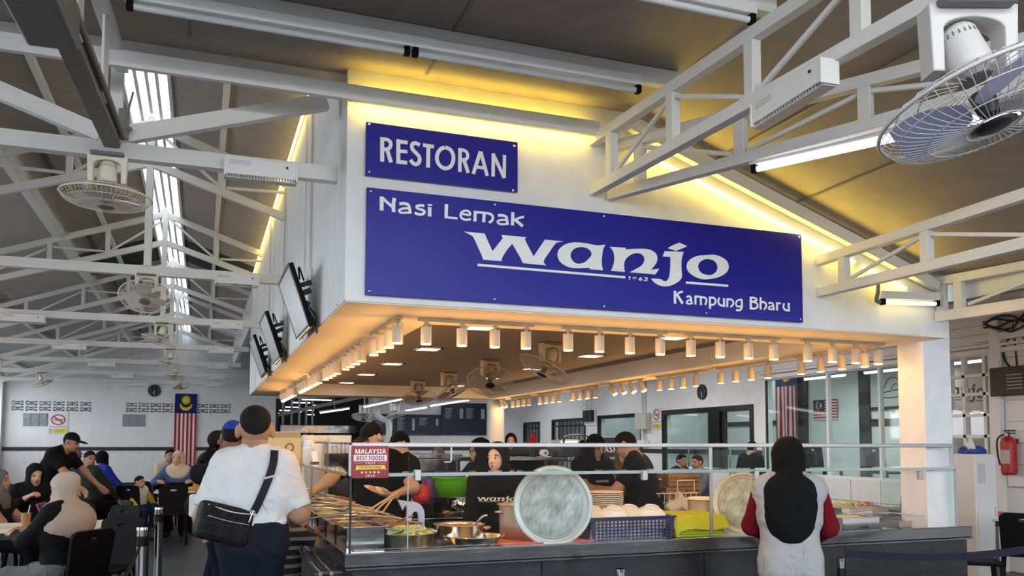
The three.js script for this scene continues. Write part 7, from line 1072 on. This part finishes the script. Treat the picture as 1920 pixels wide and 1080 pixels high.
  { const a = onZ(1800, 845, -6.55), w = thing('water_dispenser', 'white upright cabinet topped with a blue bag beside the square column', 'cabinet', [onZ(1822, 845, -6.6).x, 0, -6.6]); part('body', rb(.3, 1.4, .32, .012, 0, .7, 0), M.white, w); part('door', rb(.27, .8, .012, .004, 0, .45, .164), M.whiteGloss, w); part('notice', bx(.09, .2, .004, -.06, 1.2, .166), M.paleGrey, w); part('handle', rb(.015, .1, .02, .004, .1, .8, .175), M.paleGrey, w); solo('bag', 'blue and white plastic bag on top of the white cabinet', 'bag', surf([ell([w.position.x, 1.43, -6.6], [.15, .06, .12])], .012, .02, (q, X, Y, Z) => Math.max(q + .02 * noise.noise(X * 25, Y * 25, Z * 25), 1.402 - Y)), mat(C(.02, .06, .35), .4)); solo('tissue_pack', 'white pointed tissue packet beside the blue bag', 'tissue packet', new THREE.ConeGeometry(.06, .16, 5).translate(w.position.x - .07, 1.53, -6.55), M.white); }
  // meter box, wiring box, low partition on the right wall
  { const a = onX(1200, 775, XR), b = onX(1221, 805, XR); const t = thing('meter_box', 'grey meter box with a white conduit rising above it on the right wall', 'meter box', [XR - .075, (a.y + b.y) / 2, (a.z + b.z) / 2], -Math.PI / 2); part('case', rb(Math.abs(a.z - b.z), a.y - b.y, .12, .008), mat(C(.5, .5, .44), .5), t); part('conduit', rod([0, (a.y - b.y) / 2, 0], [0, 1.0, 0], .035), M.paleGrey, t); part('lower_box', rb(.3, .14, .1, .006, 0, -(a.y - b.y) / 2 - .3, 0), M.white, t); part('lower_pipe', rod([0, -(a.y - b.y) / 2 - .23, 0], [0, -(a.y - b.y) / 2, 0], .04), M.paleGrey, t); }
  { const a = onX(1108, 780, XR); const t = thing('fuse_box', 'pair of black fuse boxes with wires on a white plate', 'fuse box', [XR - .05, a.y, a.z], -Math.PI / 2); part('plate', rb(.62, .4, .02, .004, 0, -.03, -.03), M.white, t); for (const s of [-1, 1]) part('fuse_unit', rb(.22, .28, .09, .01, s * .13, 0, .02), M.black, t); part('wires', [tube([[-.2, .1, .03], [-.34, .2, .04], [-.26, .32, .02], [-.12, .24, .02]], .01, 6), tube([[-.1, .14, .02], [-.12, .4, 0], [-.12, .8, 0]], .014, 6), tube([[.12, .14, .02], [.14, .4, 0], [.14, .8, 0]], .014, 6)], M.paleGrey, t); }
  // white bench partition and low shelf seen under the windows
  { const t = thing('low_partition', 'white framed low partition with greenish glass before the black doors', 'partition', [XR - .5, 0, -12.3], -Math.PI / 2); part('panel', rb(2.2, 1.02, .05, .006, 0, .51, 0), M.white, t); part('top_rail', rb(2.3, .05, .09, .008, 0, 1.05, 0), M.white, t); part('glass_pane', bb(-1.1, 1.1, 1.08, 1.42, -.004, .004), M.glassGreen, t); part('post', [rb(.03, 1.45, .03, .004, -1.1, .72, .03), rb(.03, 1.45, .03, .004, 1.1, .72, .03), rb(.03, 1.45, .03, .004, .2, .72, .03)], M.inox, t); }
  for (const [px, l] of [[1540, 'black chair back inside the glazed room, left one'], [1655, 'black chair back inside the glazed room, right one']]) { const q = onX(px, 835, 9.7); const c = dup(chair0, l, [9.75, .62, q.z], Math.PI / 2); const pl_ = thing('platform', l.includes('left') ? 'low platform under the left chair in the glazed room' : 'low platform under the right chair in the glazed room', 'platform', [9.75, 0, q.z]); part('top', rb(.7, .03, .7, .006, 0, .605, 0), M.paleGrey, pl_); part('skirt', rb(.66, .58, .66, .006, 0, .3, 0), M.grey, pl_); }
}
{ // beyond the kiosk: pipes, fans and steelwork towards the back, posts of the dark hall
  solo('duct_pipe', 'thick white pipe bending down in front of the menu board', 'pipe', tube([onZ(705, 745, -21).toArray(), onZ(706, 772, -21).toArray(), onZ(712, 783, -21).toArray(), onZ(726, 790, -21).toArray(), onZ(729, 800, -21).toArray(), onZ(728, 833, -21).toArray(), [onZ(728, 833, -21).x, 0, -21]], .075, 14, 60), M.white);
  for (const [px, py, z, l] of [[683, 772, -18, 'small orbit fan behind the kiosk, left of the white pipe'], [740, 768, -18, 'small orbit fan behind the kiosk, right of the white pipe']]) { const q = onZ(px, py, z); fan('orbit_fan', l, [q.x, q.y + .15, q.z], .3, -.2, px > 700 ? .25 : -.2, .26, M.white, 'orbit fans behind the kiosk', mat(C(.55, .56, .58), .4)); solo('hanger_rod', l.includes('left') ? 'thin hanger rod over the small fan left of the white pipe' : 'thin hanger rod over the small fan right of the white pipe', 'rod', rod([q.x, q.y + .14, q.z], [q.x, 4.1, q.z], .012), M.white); }
  for (let i = 0; i < 4; i++) { const t = thing('roof_frame', `white roof frame over the yard behind the kiosk, ${ORD[i]} one`, 'roof frame', [0, 0, -15.2 - i * 2.1], 0, 'white roof frames behind the kiosk'); part('tie_beam', bar([1.2, 2.62, 0], [8.9, 2.95, 0], .07, .09), M.steelWhite, t); for (let k = 0; k < 9; k++) { const x = 1.6 + k * .85; part('web_brace', bar([x, 2.64 + (x - 1.2) * .043, 0], [x + (k % 2 ? -.4 : .4), 3.2, 0], .03, .04), M.steelWhite, t); } part('top_chord', bar([1.2, 3.2, 0], [8.9, 3.2, 0], .06, .07), M.steelWhite, t); }
  struct('ceiling_yard', bb(.75, 5, 3.45, 3.5, -13.8, ZW), M.roofPale);
  for (let i = 0; i < 5; i++) solo('steel_post', `white steel post in the dark hall beyond, ${ORD[i]} from the left`, 'post', bb(2.35 + i * .42, 2.42 + i * .42, 0, 3.6, -27 - i * 1.6, -27.07 - i * 1.6), M.steelWhite);
  solo('steel_beam', 'white eaves beam slanting across the dark hall beyond', 'beam', bar([2.0, 2.3, -26], [4.9, 3.0, -26.5], .07, .1), M.steelWhite);
  solo('stall_hood', 'low dark stall hood in the hall beyond', 'hood', [rb(2.2, .25, .6, .02, 3.2, 1.9, -25)], M.inoxDark);
  { const q = thing('umbrella', 'dark red folded awning top in the hall beyond', 'awning', [onZ(570, 806, -25.5).x, 1.75, -25.5]); part('cover', new THREE.SphereGeometry(.55, 20, 10, 0, 6.3, 0, 1.2).scale(1, .5, 1), M.red, q); part('pole', rod([0, -1.75, 0], [0, .2, 0], .02), M.inox, q); }
}
scene.traverse((o) => { if (o.isMesh) { o.castShadow = true; o.receiveShadow = true; } });
renderer.render(scene, camera);
